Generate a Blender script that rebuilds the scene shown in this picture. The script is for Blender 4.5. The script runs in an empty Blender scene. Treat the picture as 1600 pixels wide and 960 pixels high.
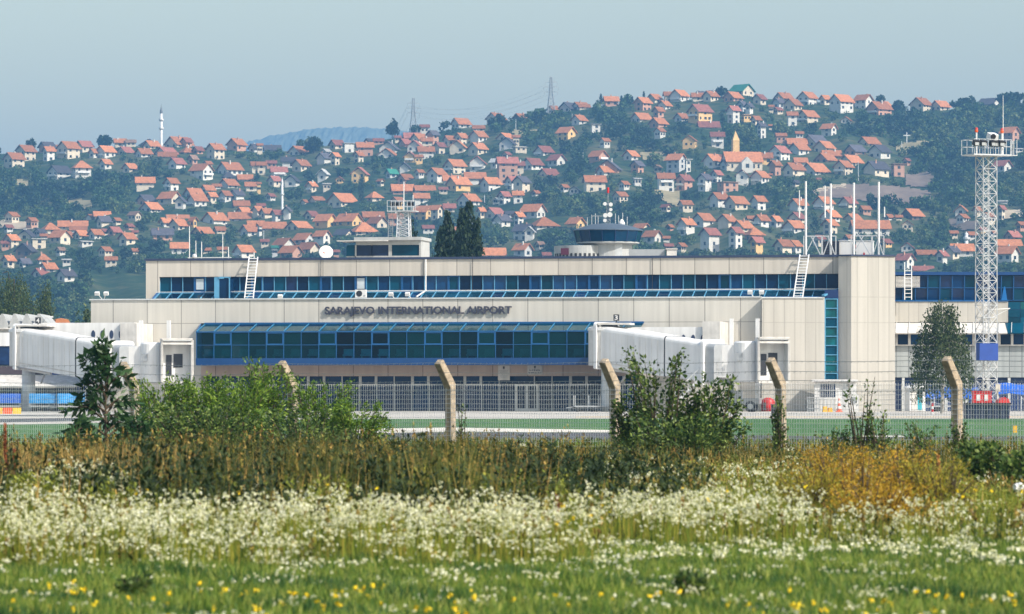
EXPOSURE, SKY, SUN_E, HAZE, HAZE_C = 0.42, 0.15, 4.6, 0.00016, (0.20, 0.48, 0.88)
import bpy, bmesh, math, random
import numpy as np
from mathutils import Vector, Matrix

random.seed(7)
rng = np.random.default_rng(11)
PI = math.pi
R = math.radians
F = 6667.0            # focal length in photograph pixels (150 mm on a 36 mm frame, 1600 px wide)
HOR = 618.0           # photograph row of the horizon
EYE = 1.5
SC = bpy.context.scene
COL = SC.collection


def W(px, py, Y):
    """the point of the world at depth Y that the photograph shows at (px, py)"""
    return Vector(((px - 800.0) / F * Y, Y, EYE + (HOR - py) / F * Y))


# ------------------------------------------------------------------ render / world / camera
SC.render.engine = 'CYCLES'
SC.view_settings.view_transform = 'Standard'
SC.view_settings.look = 'None'
SC.view_settings.gamma = 1.0
SC.view_settings.use_curve_mapping = False
SC.view_settings.exposure = EXPOSURE
cy = SC.cycles
cy.use_denoising = True
cy.max_bounces = 6
cy.diffuse_bounces = 2
cy.glossy_bounces = 2
cy.transmission_bounces = 4
cy.transparent_max_bounces = 12
cy.volume_bounces = 0
cy.caustics_reflective = False
cy.caustics_refractive = False

SUN = Vector((0.63, -0.42, 0.65)).normalized()
world = bpy.data.worlds.new('World')
SC.world = world
world.use_nodes = True
wn = world.node_tree
sky = wn.nodes.new('ShaderNodeTexSky')
sky.sky_type = 'NISHITA'
sky.sun_disc = False
sky.sun_elevation = math.asin(SUN.z)
sky.sun_rotation = math.atan2(SUN.x, SUN.y)
sky.air_density = 1.6
sky.dust_density = 2.4
sky.ozone_density = 0.0
bg = wn.nodes['Background']
wn.links.new(sky.outputs[0], bg.inputs[0])
bg.inputs[1].default_value = SKY

sl = bpy.data.lights.new('sun', 'SUN')
sl.energy = SUN_E
sl.angle = R(0.5)
sl.color = (1.0, 0.94, 0.84)
so = bpy.data.objects.new('sun', sl)
COL.objects.link(so)
so.rotation_euler = (-SUN).to_track_quat('-Z', 'Y').to_euler()
so.location = (0, 0, 300)

cam = bpy.data.cameras.new('camera')
cam.sensor_width = 36.0
cam.lens = 36.0 * F / 1600.0
cam.shift_y = (HOR - 480.0) / 1600.0
cam.clip_start = 0.5
cam.clip_end = 30000.0
cam.dof.use_dof = True
cam.dof.focus_distance = 260.0
cam.dof.aperture_fstop = 5.6
camo = bpy.data.objects.new('camera', cam)
COL.objects.link(camo)
camo.location = (0, 0, EYE)
camo.rotation_euler = (PI / 2, 0, 0)
SC.camera = camo


# ------------------------------------------------------------------ materials
def new_mat(name):
    m = bpy.data.materials.new(name)
    m.use_nodes = True
    return m, m.node_tree, m.node_tree.nodes['Principled BSDF']


def mat(name, col, rough=0.7, metal=0.0, spec=0.5, noise=0.12, scale=1.5, var=0.0, streak=0.0, bump=0.0, coat=0.0):
    """plain surface with a little procedural wear; var = difference from object to object, streak = rain streaks"""
    m, nt, b = new_mat(name)
    N, L = nt.nodes, nt.links
    b.inputs['Roughness'].default_value = rough
    b.inputs['Metallic'].default_value = metal
    b.inputs['Specular IOR Level'].default_value = spec
    if coat:
        b.inputs['Coat Weight'].default_value = coat
    tc = N.new('ShaderNodeTexCoord')
    nz = N.new('ShaderNodeTexNoise')
    nz.inputs['Scale'].default_value = scale
    nz.inputs['Detail'].default_value = 5
    L.new(tc.outputs['Object'], nz.inputs['Vector'])
    mr = N.new('ShaderNodeMapRange')
    mr.inputs['From Min'].default_value = 0.3
    mr.inputs['From Max'].default_value = 0.7
    mr.inputs['To Min'].default_value = 1 - noise
    mr.inputs['To Max'].default_value = 1 + noise
    L.new(nz.outputs['Fac'], mr.inputs['Value'])
    val = mr.outputs[0]
    if streak:
        mp = N.new('ShaderNodeMapping')
        mp.inputs['Scale'].default_value = (2.2, 2.2, 0.12)
        L.new(tc.outputs['Object'], mp.inputs['Vector'])
        n2 = N.new('ShaderNodeTexNoise')
        n2.inputs['Scale'].default_value = 1.0
        n2.inputs['Detail'].default_value = 6
        L.new(mp.outputs[0], n2.inputs['Vector'])
        m2 = N.new('ShaderNodeMapRange')
        m2.inputs['From Min'].default_value = 0.35
        m2.inputs['From Max'].default_value = 0.75
        m2.inputs['To Min'].default_value = 1.0
        m2.inputs['To Max'].default_value = 1 - streak
        L.new(n2.outputs['Fac'], m2.inputs['Value'])
        mu = N.new('ShaderNodeMath')
        mu.operation = 'MULTIPLY'
        L.new(val, mu.inputs[0])
        L.new(m2.outputs[0], mu.inputs[1])
        val = mu.outputs[0]
    if var:
        oi = N.new('ShaderNodeObjectInfo')
        m3 = N.new('ShaderNodeMapRange')
        m3.inputs['To Min'].default_value = 1 - var
        m3.inputs['To Max'].default_value = 1 + var
        L.new(oi.outputs['Random'], m3.inputs['Value'])
        mu = N.new('ShaderNodeMath')
        mu.operation = 'MULTIPLY'
        L.new(val, mu.inputs[0])
        L.new(m3.outputs[0], mu.inputs[1])
        val = mu.outputs[0]
    vm = N.new('ShaderNodeVectorMath')
    vm.operation = 'SCALE'
    vm.inputs[0].default_value = col[:3]
    L.new(val, vm.inputs['Scale'])
    L.new(vm.outputs[0], b.inputs['Base Color'])
    if bump:
        bp = N.new('ShaderNodeBump')
        bp.inputs['Strength'].default_value = bump
        bp.inputs['Distance'].default_value = 0.05
        L.new(nz.outputs['Fac'], bp.inputs['Height'])
        L.new(bp.outputs[0], b.inputs['Normal'])
    return m


def leaf_mat(name, cols, trans=0.25, rough=0.6):
    """leaves: every leaf takes its own tone between the given colours; part of the light passes through"""
    m, nt, b = new_mat(name)
    N, L = nt.nodes, nt.links
    ge = N.new('ShaderNodeNewGeometry')
    rp = N.new('ShaderNodeValToRGB')
    el = rp.color_ramp.elements
    el[0].color = (*cols[0], 1)
    el[1].color = (*cols[-1], 1)
    for i, c in enumerate(cols[1:-1]):
        e = el.new((i + 1) / (len(cols) - 1))
        e.color = (*c, 1)
    L.new(ge.outputs['Random Per Island'], rp.inputs[0])
    L.new(rp.outputs[0], b.inputs['Base Color'])
    b.inputs['Roughness'].default_value = rough
    b.inputs['Specular IOR Level'].default_value = 0.25
    if trans:
        t = N.new('ShaderNodeBsdfTranslucent')
        L.new(rp.outputs[0], t.inputs['Color'])
        mx = N.new('ShaderNodeMixShader')
        mx.inputs[0].default_value = trans
        L.new(b.outputs[0], mx.inputs[1])
        L.new(t.outputs[0], mx.inputs[2])
        L.new(mx.outputs[0], N['Material Output'].inputs[0])
    return m


def glass_mat(name, tint, gloss=0.5, rough=0.05, body=(0, 0, 0), fb=0.0):
    """tinted see-through pane: passes tinted light, mirrors some of the surroundings"""
    m, nt, b = new_mat(name)
    N, L = nt.nodes, nt.links
    t = N.new('ShaderNodeBsdfTransparent')
    t.inputs[0].default_value = (*tint, 1)
    g = N.new('ShaderNodeBsdfGlossy')
    g.inputs['Roughness'].default_value = rough
    g.inputs['Color'].default_value = (0.8, 0.9, 1, 1)
    fr = N.new('ShaderNodeFresnel')
    fr.inputs['IOR'].default_value = 1.5
    mu = N.new('ShaderNodeMath')
    mu.operation = 'MULTIPLY'
    mu.inputs[1].default_value = gloss * 2
    L.new(fr.outputs[0], mu.inputs[0])
    mx = N.new('ShaderNodeMixShader')
    df = N.new('ShaderNodeBsdfDiffuse')
    df.inputs[0].default_value = (*body, 1)  # diffuse body colour imitates reflections in the dark tinted panes
    m2 = N.new('ShaderNodeMixShader')
    m2.inputs[0].default_value = fb
    oi = N.new('ShaderNodeObjectInfo')
    mf = N.new('ShaderNodeMath')
    mf.operation = 'MULTIPLY'
    mf.inputs[1].default_value = fb * 2
    L.new(oi.outputs['Random'], mf.inputs[0])  # share differs per pane to imitate varied reflections
    L.new(mf.outputs[0], m2.inputs[0])
    L.new(t.outputs[0], m2.inputs[1])
    L.new(df.outputs[0], m2.inputs[2])
    L.new(mu.outputs[0], mx.inputs[0])
    L.new(m2.outputs[0], mx.inputs[1])
    L.new(g.outputs[0], mx.inputs[2])
    L.new(mx.outputs[0], N['Material Output'].inputs[0])
    return m


def panel_mat(name, col, step, off=0.0, hz=(), streak=0.18, line=0.5):
    """cast concrete cladding: joints every `step` metres and at the heights hz, panels of slightly different tone"""
    m, nt, b = new_mat(name)
    N, L = nt.nodes, nt.links
    b.inputs['Roughness'].default_value = 0.85
    b.inputs['Specular IOR Level'].default_value = 0.2
    tc = N.new('ShaderNodeTexCoord')
    sx = N.new('ShaderNodeSeparateXYZ')
    L.new(tc.outputs['Object'], sx.inputs[0])

    def math_(op, a, bb=None, c=None):
        n = N.new('ShaderNodeMath')
        n.operation = op
        for i, v in enumerate((a, bb, c)):
            if v is None:
                continue
            if isinstance(v, (int, float)):
                n.inputs[i].default_value = v
            else:
                L.new(v, n.inputs[i])
        return n.outputs[0]
    u = math_('DIVIDE', math_('ADD', sx.outputs['X'], off), step)
    fl = math_('FLOOR', u)
    fr = math_('FRACT', u)
    w = 0.022 / step * 2
    lamt = line
    line = math_('LESS_THAN', math_('ABSOLUTE', math_('SUBTRACT', fr, 0.5)), 0.5 - w)   # 1 inside the panel
    for h in hz:
        hline = math_('GREATER_THAN', math_('ABSOLUTE', math_('SUBTRACT', sx.outputs['Z'], h)), 0.03)
        line = math_('MINIMUM', line, hline)
    wn_ = N.new('ShaderNodeTexWhiteNoise')
    wn_.noise_dimensions = '1D'
    L.new(fl, wn_.inputs['W'])
    tone = math_('MULTIPLY_ADD', wn_.outputs['Value'], 0.10, 0.95)
    mp = N.new('ShaderNodeMapping')
    mp.inputs['Scale'].default_value = (2.0, 2.0, 0.10)
    L.new(tc.outputs['Object'], mp.inputs['Vector'])
    nz = N.new('ShaderNodeTexNoise')
    nz.inputs['Scale'].default_value = 1.0
    nz.inputs['Detail'].default_value = 7
    L.new(mp.outputs[0], nz.inputs['Vector'])
    st = N.new('ShaderNodeMapRange')
    st.inputs['From Min'].default_value = 0.4
    st.inputs['From Max'].default_value = 0.8
    st.inputs['To Min'].default_value = 1.0
    st.inputs['To Max'].default_value = 1 - streak
    L.new(nz.outputs['Fac'], st.inputs['Value'])
    n2 = N.new('ShaderNodeTexNoise')
    n2.inputs['Scale'].default_value = 14
    n2.inputs['Detail'].default_value = 4
    L.new(tc.outputs['Object'], n2.inputs['Vector'])
    sp = math_('MULTIPLY_ADD', n2.outputs['Fac'], 0.16, 0.92)
    val = math_('MULTIPLY', math_('MULTIPLY', tone, st.outputs[0]), sp)
    val = math_('MULTIPLY', val, math_('MULTIPLY_ADD', line, lamt, 1 - lamt))
    vm = N.new('ShaderNodeVectorMath')
    vm.operation = 'SCALE'
    vm.inputs[0].default_value = col
    L.new(val, vm.inputs['Scale'])
    L.new(vm.outputs[0], b.inputs['Base Color'])
    return m


def ground_mat(name, c1, c2, c3=None, scale=0.4, fine=6.0, bump=0.3):
    m, nt, b = new_mat(name)
    N, L = nt.nodes, nt.links
    b.inputs['Roughness'].default_value = 0.95
    b.inputs['Specular IOR Level'].default_value = 0.1
    tc = N.new('ShaderNodeTexCoord')
    n1 = N.new('ShaderNodeTexNoise')
    n1.inputs['Scale'].default_value = scale
    n1.inputs['Detail'].default_value = 6
    n2 = N.new('ShaderNodeTexNoise')
    n2.inputs['Scale'].default_value = fine
    n2.inputs['Detail'].default_value = 4
    for n in (n1, n2):
        L.new(tc.outputs['Object'], n.inputs['Vector'])
    ad = N.new('ShaderNodeMath')
    ad.operation = 'MULTIPLY_ADD'
    ad.inputs[1].default_value = 0.45
    L.new(n2.outputs['Fac'], ad.inputs[0])
    mu = N.new('ShaderNodeMath')
    mu.operation = 'MULTIPLY'
    mu.inputs[1].default_value = 0.6
    L.new(n1.outputs['Fac'], mu.inputs[0])
    L.new(mu.outputs[0], ad.inputs[2])
    rp = N.new('ShaderNodeValToRGB')
    el = rp.color_ramp.elements
    el[0].position, el[0].color = 0.36, (*c1, 1)
    el[1].position, el[1].color = 0.66, (*c2, 1)
    if c3:
        e = el.new(0.5)
        e.color = (*c3, 1)
    L.new(ad.outputs[0], rp.inputs[0])
    L.new(rp.outputs[0], b.inputs['Base Color'])
    if bump:
        bp = N.new('ShaderNodeBump')
        bp.inputs['Strength'].default_value = bump
        bp.inputs['Distance'].default_value = 0.1
        L.new(n2.outputs['Fac'], bp.inputs['Height'])
        L.new(bp.outputs[0], b.inputs['Normal'])
    return m


def tile_mat(name, col, var=0.32):
    """clay tile roof: rows of tiles and patches of weathering"""
    m, nt, b = new_mat(name)
    N, L = nt.nodes, nt.links
    b.inputs['Roughness'].default_value = 0.8
    b.inputs['Specular IOR Level'].default_value = 0.2
    tc = N.new('ShaderNodeTexCoord')
    nz = N.new('ShaderNodeTexNoise')
    nz.inputs['Scale'].default_value = 0.9
    nz.inputs['Detail'].default_value = 8
    L.new(tc.outputs['Object'], nz.inputs['Vector'])
    wv = N.new('ShaderNodeTexWave')
    wv.bands_direction = 'Z'
    wv.inputs['Scale'].default_value = 1.6
    wv.inputs['Distortion'].default_value = 0.6
    L.new(tc.outputs['Object'], wv.inputs['Vector'])
    oi = N.new('ShaderNodeObjectInfo')
    m1 = N.new('ShaderNodeMapRange')
    m1.inputs['To Min'].default_value = 1 - var
    m1.inputs['To Max'].default_value = 1 + var
    L.new(oi.outputs['Random'], m1.inputs['Value'])
    m2 = N.new('ShaderNodeMapRange')
    m2.inputs['From Min'].default_value = 0.3
    m2.inputs['From Max'].default_value = 0.7
    m2.inputs['To Min'].default_value = 0.72
    m2.inputs['To Max'].default_value = 1.2
    L.new(nz.outputs['Fac'], m2.inputs['Value'])
    m3 = N.new('ShaderNodeMapRange')
    m3.inputs['To Min'].default_value = 0.88
    m3.inputs['To Max'].default_value = 1.06
    L.new(wv.outputs['Fac'], m3.inputs['Value'])
    a = N.new('ShaderNodeMath')
    a.operation = 'MULTIPLY'
    L.new(m1.outputs[0], a.inputs[0])
    L.new(m2.outputs[0], a.inputs[1])
    c = N.new('ShaderNodeMath')
    c.operation = 'MULTIPLY'
    L.new(a.outputs[0], c.inputs[0])
    L.new(m3.outputs[0], c.inputs[1])
    vm = N.new('ShaderNodeVectorMath')
    vm.operation = 'SCALE'
    vm.inputs[0].default_value = col
    L.new(c.outputs[0], vm.inputs['Scale'])
    L.new(vm.outputs[0], b.inputs['Base Color'])
    return m


M = {}
M['white'] = mat('white_paint', (0.74, 0.74, 0.74), 0.45, noise=0.06, scale=0.6, streak=0.2)
M['offwhite'] = mat('weathered_white', (0.62, 0.60, 0.57), 0.6, noise=0.12, streak=0.25)
M['grey'] = mat('grey_metal', (0.34, 0.36, 0.38), 0.5, metal=0.2, noise=0.1)
M['lightgrey'] = mat('light_grey_metal', (0.55, 0.57, 0.58), 0.5, noise=0.1, streak=0.1)
M['dark'] = mat('dark_metal', (0.02, 0.02, 0.025), 0.5, noise=0.2)
M['letter'] = mat('letter_grey', (0.045, 0.045, 0.07), 0.5, noise=0.1)
M['rubber'] = mat('rubber', (0.018, 0.018, 0.02), 0.8)
M['steelwhite'] = mat('galvanised_white', (0.50, 0.52, 0.55), 0.5, noise=0.08)
M['wire'] = mat('galvanised_wire', (0.74, 0.75, 0.76), 0.5, metal=0.0, noise=0.1)
M['bluefr'] = mat('blue_frame', (0.004, 0.085, 0.25), 0.4, noise=0.1)
M['lbluefr'] = mat('light_blue_frame', (0.10, 0.31, 0.50), 0.4, noise=0.12)
M['bluefascia'] = mat('blue_fascia', (0.002, 0.046, 0.17), 0.4, noise=0.08, streak=0.12)
M['bluedark'] = mat('dark_blue_panel', (0.008, 0.03, 0.12), 0.5, noise=0.1)
M['bluebox'] = mat('blue_box', (0.006, 0.045, 0.26), 0.5, noise=0.1)
M['tarp'] = mat('blue_tarpaulin', (0.008, 0.10, 0.50), 0.6, noise=0.2, scale=3)
M['tealpaint'] = mat('teal_plastic', (0.02, 0.33, 0.42), 0.4)
M['red'] = mat('red_paint', (0.50, 0.015, 0.015), 0.4, noise=0.12)
M['orange'] = mat('orange_plastic', (0.75, 0.10, 0.02), 0.5)
M['yellow'] = mat('yellow_paint', (0.75, 0.42, 0.02), 0.5)
M['coping'] = mat('dark_blue_coping', (0.025, 0.04, 0.09), 0.5)
M['concrete'] = mat('post_concrete', (0.33, 0.27, 0.20), 0.95, noise=0.28, scale=9, bump=0.6)
M['paving'] = mat('apron_concrete', (0.43, 0.40, 0.36), 0.9, noise=0.22, scale=0.12)
M['cabinwall'] = mat('cabin_shaded_white_grey', (0.42, 0.43, 0.43), 0.6, noise=0.1, streak=0.2)  # grey tone includes the shade on the cabin's less lit front
M['asphalt'] = mat('asphalt', (0.055, 0.055, 0.065), 0.9, noise=0.25, scale=0.6)
M['kerb'] = mat('pale_concrete_edge', (0.58, 0.54, 0.48), 0.9, noise=0.2, scale=1.2)
M['wood'] = mat('dark_bark', (0.055, 0.042, 0.030), 0.9, noise=0.3, scale=6)
M['birch'] = mat('pale_bark', (0.42, 0.40, 0.37), 0.9, noise=0.4, scale=4)
M['glassdark'] = mat('dark_blue_glass', (0.003, 0.028, 0.085), 0.14, spec=0.2, noise=0.25, scale=0.5, var=0.5)
M['glassteal'] = mat('teal_glass', (0.002, 0.055, 0.10), 0.14, spec=0.2, noise=0.3, scale=0.4, var=0.35)
M['glassblue'] = mat('bright_blue_pane', (0.002, 0.05, 0.15), 0.15, spec=0.5, noise=0.2)
M['skirtglass'] = mat('skirt_glass', (0.002, 0.032, 0.062), 0.25, spec=.08, noise=.35, scale=.6, var=.4)
M['glassnavy'] = mat('navy_glass', (0.006, 0.022, 0.07), 0.1, spec=0.4, noise=0.3, var=.4)
M['glassgreen'] = mat('green_glass', (0.002, 0.11, 0.13), 0.1, spec=0.5, noise=0.45, scale=0.7)
M['blind'] = mat('pale_blind', (0.55, 0.60, 0.63), 0.7)
M['pane'] = glass_mat('conservatory_glass', (0.10, 0.58, 0.74), 0.25, body=(0.0, 0.045, 0.055), fb=.28)
M['panesky'] = glass_mat('conservatory_roof_glass', (0.30, 0.80, 0.85), 0.4, body=(0.0, 0.065, 0.075), fb=.28)
M['innerwall'] = mat('inner_wall', (0.06, 0.12, 0.20), 0.8, noise=0.3, scale=0.5)
M['bench'] = mat('pale_seat', (0.50, 0.62, 0.55), 0.6)


# ------------------------------------------------------------------ mesh helpers
class MB:
    def __init__(self, org=(0, 0, 0)):
        self.v, self.f, self.o = [], [], Vector(org)

    def add(self, vs, fs):
        n = len(self.v)
        self.v += [tuple(p) for p in vs]
        self.f += [tuple(i + n for i in f) for f in fs]
        return self

    def box(self, x0, x1, y0, y1, z0, z1):
        vs = [(x, y, z) for x in (x0, x1) for y in (y0, y1) for z in (z0, z1)]
        return self.add(vs, [(0, 1, 3, 2), (4, 6, 7, 5), (0, 4, 5, 1), (2, 3, 7, 6), (0, 2, 6, 4), (1, 5, 7, 3)])

    def obox(self, c, ax, ay, az):
        c, ax, ay, az = Vector(c), Vector(ax), Vector(ay), Vector(az)
        vs = [c + ax * i + ay * j + az * k for i in (-1, 1) for j in (-1, 1) for k in (-1, 1)]
        return self.add(vs, [(0, 1, 3, 2), (4, 6, 7, 5), (0, 4, 5, 1), (2, 3, 7, 6), (0, 2, 6, 4), (1, 5, 7, 3)])

    def bar(self, p, q, w, h=None):
        p, q = Vector(p), Vector(q)
        h = w if h is None else h
        d = q - p
        u = d.normalized()
        s = u.cross(Vector((0, 0, 1)))
        if s.length < 1e-3:
            s = Vector((1, 0, 0))
        s.normalize()
        t = s.cross(u).normalized()
        return self.obox((p + q) / 2, d / 2, s * (w / 2), t * (h / 2))

    def tube(self, p, q, r0, r1=None, n=8, caps=True):
        p, q = Vector(p), Vector(q)
        r1 = r0 if r1 is None else r1
        u = (q - p).normalized()
        s = u.cross(Vector((0, 0, 1)))
        if s.length < 1e-3:
            s = Vector((1, 0, 0))
        s.normalize()
        t = s.cross(u).normalized()
        vs = []
        for c, r in ((p, r0), (q, r1)):
            for i in range(n):
                a = 2 * PI * i / n
                vs.append(c + s * (r * math.cos(a)) + t * (r * math.sin(a)))
        fs = [(i, (i + 1) % n, n + (i + 1) % n, n + i) for i in range(n)]
        if caps:
            fs += [tuple(range(n - 1, -1, -1)), tuple(range(n, 2 * n))]
        return self.add(vs, fs)

    def path(self, pts, r, n=5):
        """a tube along several points, radius tapering when r is a pair"""
        r0, r1 = r if isinstance(r, tuple) else (r, r)
        k = len(pts) - 1
        for i in range(k):
            self.tube(pts[i], pts[i + 1], r0 + (r1 - r0) * i / k, r0 + (r1 - r0) * (i + 1) / k, n, caps=(i in (0, k - 1)))
        return self

    def lathe(self, c, prof, n=16, a0=0.0):
        c = Vector(c)
        vs, fs = [], []
        for r, z in prof:
            for i in range(n):
                a = a0 + 2 * PI * i / n
                vs.append(c + Vector((r * math.cos(a), r * math.sin(a), z)))
        for k in range(len(prof) - 1):
            for i in range(n):
                j = (i + 1) % n
                fs.append((k * n + i, k * n + j, (k + 1) * n + j, (k + 1) * n + i))
        fs.append(tuple(range(n - 1, -1, -1)))
        fs.append(tuple(range((len(prof) - 1) * n, len(prof) * n)))
        return self.add(vs, fs)

    def prism(self, poly, z0, z1):
        """vertical prism over a plan polygon given counter-clockwise"""
        n = len(poly)
        vs = [(x, y, z0) for x, y in poly] + [(x, y, z1) for x, y in poly]
        fs = [(i, (i + 1) % n, n + (i + 1) % n, n + i) for i in range(n)]
        fs += [tuple(range(n - 1, -1, -1)), tuple(range(n, 2 * n))]
        return self.add(vs, fs)

    def extrude(self, ring, vec):
        """prism from a 3D ring along a vector"""
        n = len(ring)
        vec = Vector(vec)
        vs = [Vector(p) for p in ring] + [Vector(p) + vec for p in ring]
        fs = [(i, (i + 1) % n, n + (i + 1) % n, n + i) for i in range(n)]
        fs += [tuple(range(n - 1, -1, -1)), tuple(range(n, 2 * n))]
        return self.add(vs, fs)

    def quad(self, *p):
        return self.add(p, [tuple(range(len(p)))])

    def slab(self, p, t):
        """quad p (four points) thickened by t against its normal"""
        p = [Vector(x) for x in p]
        nrm = (p[1] - p[0]).cross(p[2] - p[1]).normalized()
        return self.extrude(p, -nrm * t)

    def build(self, name, m, parent=None, smooth=False):
        me = bpy.data.meshes.new(name)
        ox, oy, oz = self.o
        me.from_pydata([(x - ox, y - oy, z - oz) for x, y, z in self.v], [], self.f)
        bm = bmesh.new()
        bm.from_mesh(me)
        bmesh.ops.recalc_face_normals(bm, faces=bm.faces)
        bm.to_mesh(me)
        bm.free()
        if smooth:
            for p in me.polygons:
                p.use_smooth = True
        me.materials.append(M[m] if isinstance(m, str) else m)
        o = bpy.data.objects.new(name, me)
        COL.objects.link(o)
        if parent:
            o.parent = parent
        return o


def tag(o, label=None, cat=None, group=None, kind=None):
    if label:
        o['label'] = label
    if cat:
        o['category'] = cat
    if group:
        o['group'] = group
    if kind:
        o['kind'] = kind
    return o


def empty(name, loc=(0, 0, 0), rz=0.0, label=None, cat=None, group=None):
    o = bpy.data.objects.new(name, None)
    COL.objects.link(o)
    o.location = loc
    o.rotation_euler = (0, 0, rz)
    return tag(o, label, cat, group)


def copy_tree(o, parent=None):
    c = o.copy()
    COL.objects.link(c)
    if parent:
        c.parent = parent
    for ch in list(o.children):
        copy_tree(ch, c)
    return c


def np_mesh(name, V, Fc, m, parent=None, org=None):
    """V (N,3) and Fc (K,4) arrays to a mesh object"""
    V = np.asarray(V, np.float32)
    Fc = np.asarray(Fc, np.int32)
    if org is not None:
        V = V - np.asarray(org, np.float32)
    me = bpy.data.meshes.new(name)
    k = Fc.shape[1]
    me.vertices.add(len(V))
    me.vertices.foreach_set('co', np.ascontiguousarray(V).ravel())
    me.loops.add(Fc.size)
    me.loops.foreach_set('vertex_index', np.ascontiguousarray(Fc).ravel())
    me.polygons.add(len(Fc))
    me.polygons.foreach_set('loop_start', np.arange(0, Fc.size, k, dtype=np.int32))
    me.polygons.foreach_set('loop_total', np.full(len(Fc), k, np.int32))
    me.update(calc_edges=True)
    me.materials.append(M[m] if isinstance(m, str) else m)
    o = bpy.data.objects.new(name, me)
    COL.objects.link(o)
    if parent:
        o.parent = parent
    return o


def leaves(C, A, B):
    """quads from centres and half axes, each array (N,3)"""
    V = np.stack([C - A - B, C + A - B * 0.6, C + A * 1.05 + B, C - A * 0.7 + B], 1).reshape(-1, 3)
    return V, np.arange(len(V), dtype=np.int32).reshape(-1, 4)


def blades(C, A, B):
    """pointed leaves: diamond from base C along A with half width B"""
    V = np.stack([C, C + A * 0.45 + B, C + A, C + A * 0.45 - B], 1).reshape(-1, 3)
    return V, np.arange(len(V), dtype=np.int32).reshape(-1, 4)


def unit(n):
    v = rng.normal(size=(n, 3))
    return v / np.linalg.norm(v, axis=1, keepdims=True)


def joinq(parts):
    Vs, Fs, n = [], [], 0
    for v, f in parts:
        Vs.append(v)
        Fs.append(f + n)
        n += len(v)
    return np.concatenate(Vs), np.concatenate(Fs)
# ------------------------------------------------------------------ the hill
DF, DR = 1300.0, 2500.0
RX = np.array([-1500, 0, 100, 200, 300, 400, 470, 520, 560, 620, 700, 760, 800, 850, 900, 960, 1040, 1090, 1150, 1200, 1280, 1350, 1420, 1480, 1530, 1600, 3100.])
RY = np.array([250, 241, 234, 229, 229, 238, 236, 226, 223, 216, 204, 196, 188, 180, 172, 163, 160, 154, 149, 155, 160, 165, 174, 172, 168, 160, 190.])


def relief(px, Y):
    return (4.5 * np.sin(px * 0.021 + Y * 0.006) * np.sin(Y * 0.0135 + px * 0.004)
            + 3.0 * np.sin(px * 0.047 + 1.3 + Y * 0.011) + 1.6 * np.sin(px * 0.11 + Y * 0.03))


def hill_z(px, Y):
    """height of the hill where the sight line through column px reaches depth Y"""
    px = np.asarray(px, float)
    Y = np.asarray(Y, float)
    er = HOR - np.interp(px, RX, RY)
    u = (Y - DF) / (DR - DF)
    up = np.clip(u, 0, 1)
    e = -7.7 + (er + 7.7) * up ** 0.96 + relief(px, Y) * np.clip(up * 5, 0, 1) * np.clip((1.02 - up) * 6, 0.15, 1)
    z = EYE + e * np.minimum(Y, DR) / F
    z = z - np.clip(Y - DR, 0, None) * 0.10
    return np.where(u < 0, 0.0, z)


def on_hill(px, py):
    """depth at which the sight line through (px, py) meets the hill"""
    Ys = np.arange(DF, DR + 1, 4.0)
    z = hill_z(np.full_like(Ys, px), Ys)
    e = HOR - (z - EYE) * F / Ys
    k = np.argmax(e <= py)
    return float(Ys[k]) if e[k] <= py else DR - 3.0


def hill_mesh():
    pxs = np.arange(-1400, 3001, 9.0)
    Ys = np.concatenate([np.linspace(DF - 60, DR, 180), np.linspace(DR + 20, DR + 900, 18)])
    P, Yg = np.meshgrid(pxs, Ys)
    Z = hill_z(P, Yg)
    Z[Yg < DF] = -1.5
    X = (P - 800) / F * Yg
    V = np.stack([X, Yg, Z], -1).reshape(-1, 3)
    n, m_ = len(Ys), len(pxs)
    i = np.arange(n - 1)[:, None] * m_ + np.arange(m_ - 1)[None]
    Fc = np.stack([i, i + 1, i + m_ + 1, i + m_], -1).reshape(-1, 4)
    return V, Fc


M['hill'] = ground_mat('hill_meadow', (0.010, 0.028, 0.013), (0.10, 0.10, 0.05), (0.024, 0.048, 0.019), scale=0.018, fine=0.14, bump=0.2)
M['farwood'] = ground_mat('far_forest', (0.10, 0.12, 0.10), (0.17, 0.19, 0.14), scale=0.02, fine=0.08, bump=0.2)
V_, F_ = hill_mesh()
hill = np_mesh('hill', V_, F_, 'hill')
tag(hill, kind='structure')
for p in hill.data.polygons:
    p.use_smooth = True

# second, far wooded ridge
pxs = np.arange(-800, 2400, 2.5)
top = np.interp(pxs, [-800, 330, 395, 430, 470, 500, 560, 600, 640, 760, 2400], [260, 238, 222, 212, 206, 201, 199, 201, 205, 225, 260])
m_ = len(pxs)


def bumps():
    k_ = np.exp(-np.linspace(-2, 2, 7) ** 2)
    return np.convolve(rng.normal(0, 1, m_), k_ / k_.sum(), 'same') * 2.2 + np.convolve(rng.normal(0, 1, m_), np.ones(25) / 25, 'same') * 6


rows = []
for Yf in np.linspace(7000, 8200, 26):
    k = math.sin((Yf - 7000) / 1200 * PI / 2) ** .8
    zr_ = EYE + (HOR - top - 2.5) / F * 8200
    rows.append(np.stack([(pxs - 800) / F * 8200 + rng.normal(0, 1, m_), np.full(m_, Yf) + rng.normal(0, 8, m_), zr_ * k + bumps() * min(k * 2, 1) - (5 if k == 0 else 0)], -1))
rows.append(np.stack([(pxs - 800) / F * 8200, np.full(m_, 9100.), zr_ * .4], -1))
V_ = np.concatenate(rows)
i = np.arange(len(rows) - 1)[:, None] * m_ + np.arange(m_ - 1)[None]
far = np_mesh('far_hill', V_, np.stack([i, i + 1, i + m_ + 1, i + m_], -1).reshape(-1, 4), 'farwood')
tag(far, kind='structure')


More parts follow.
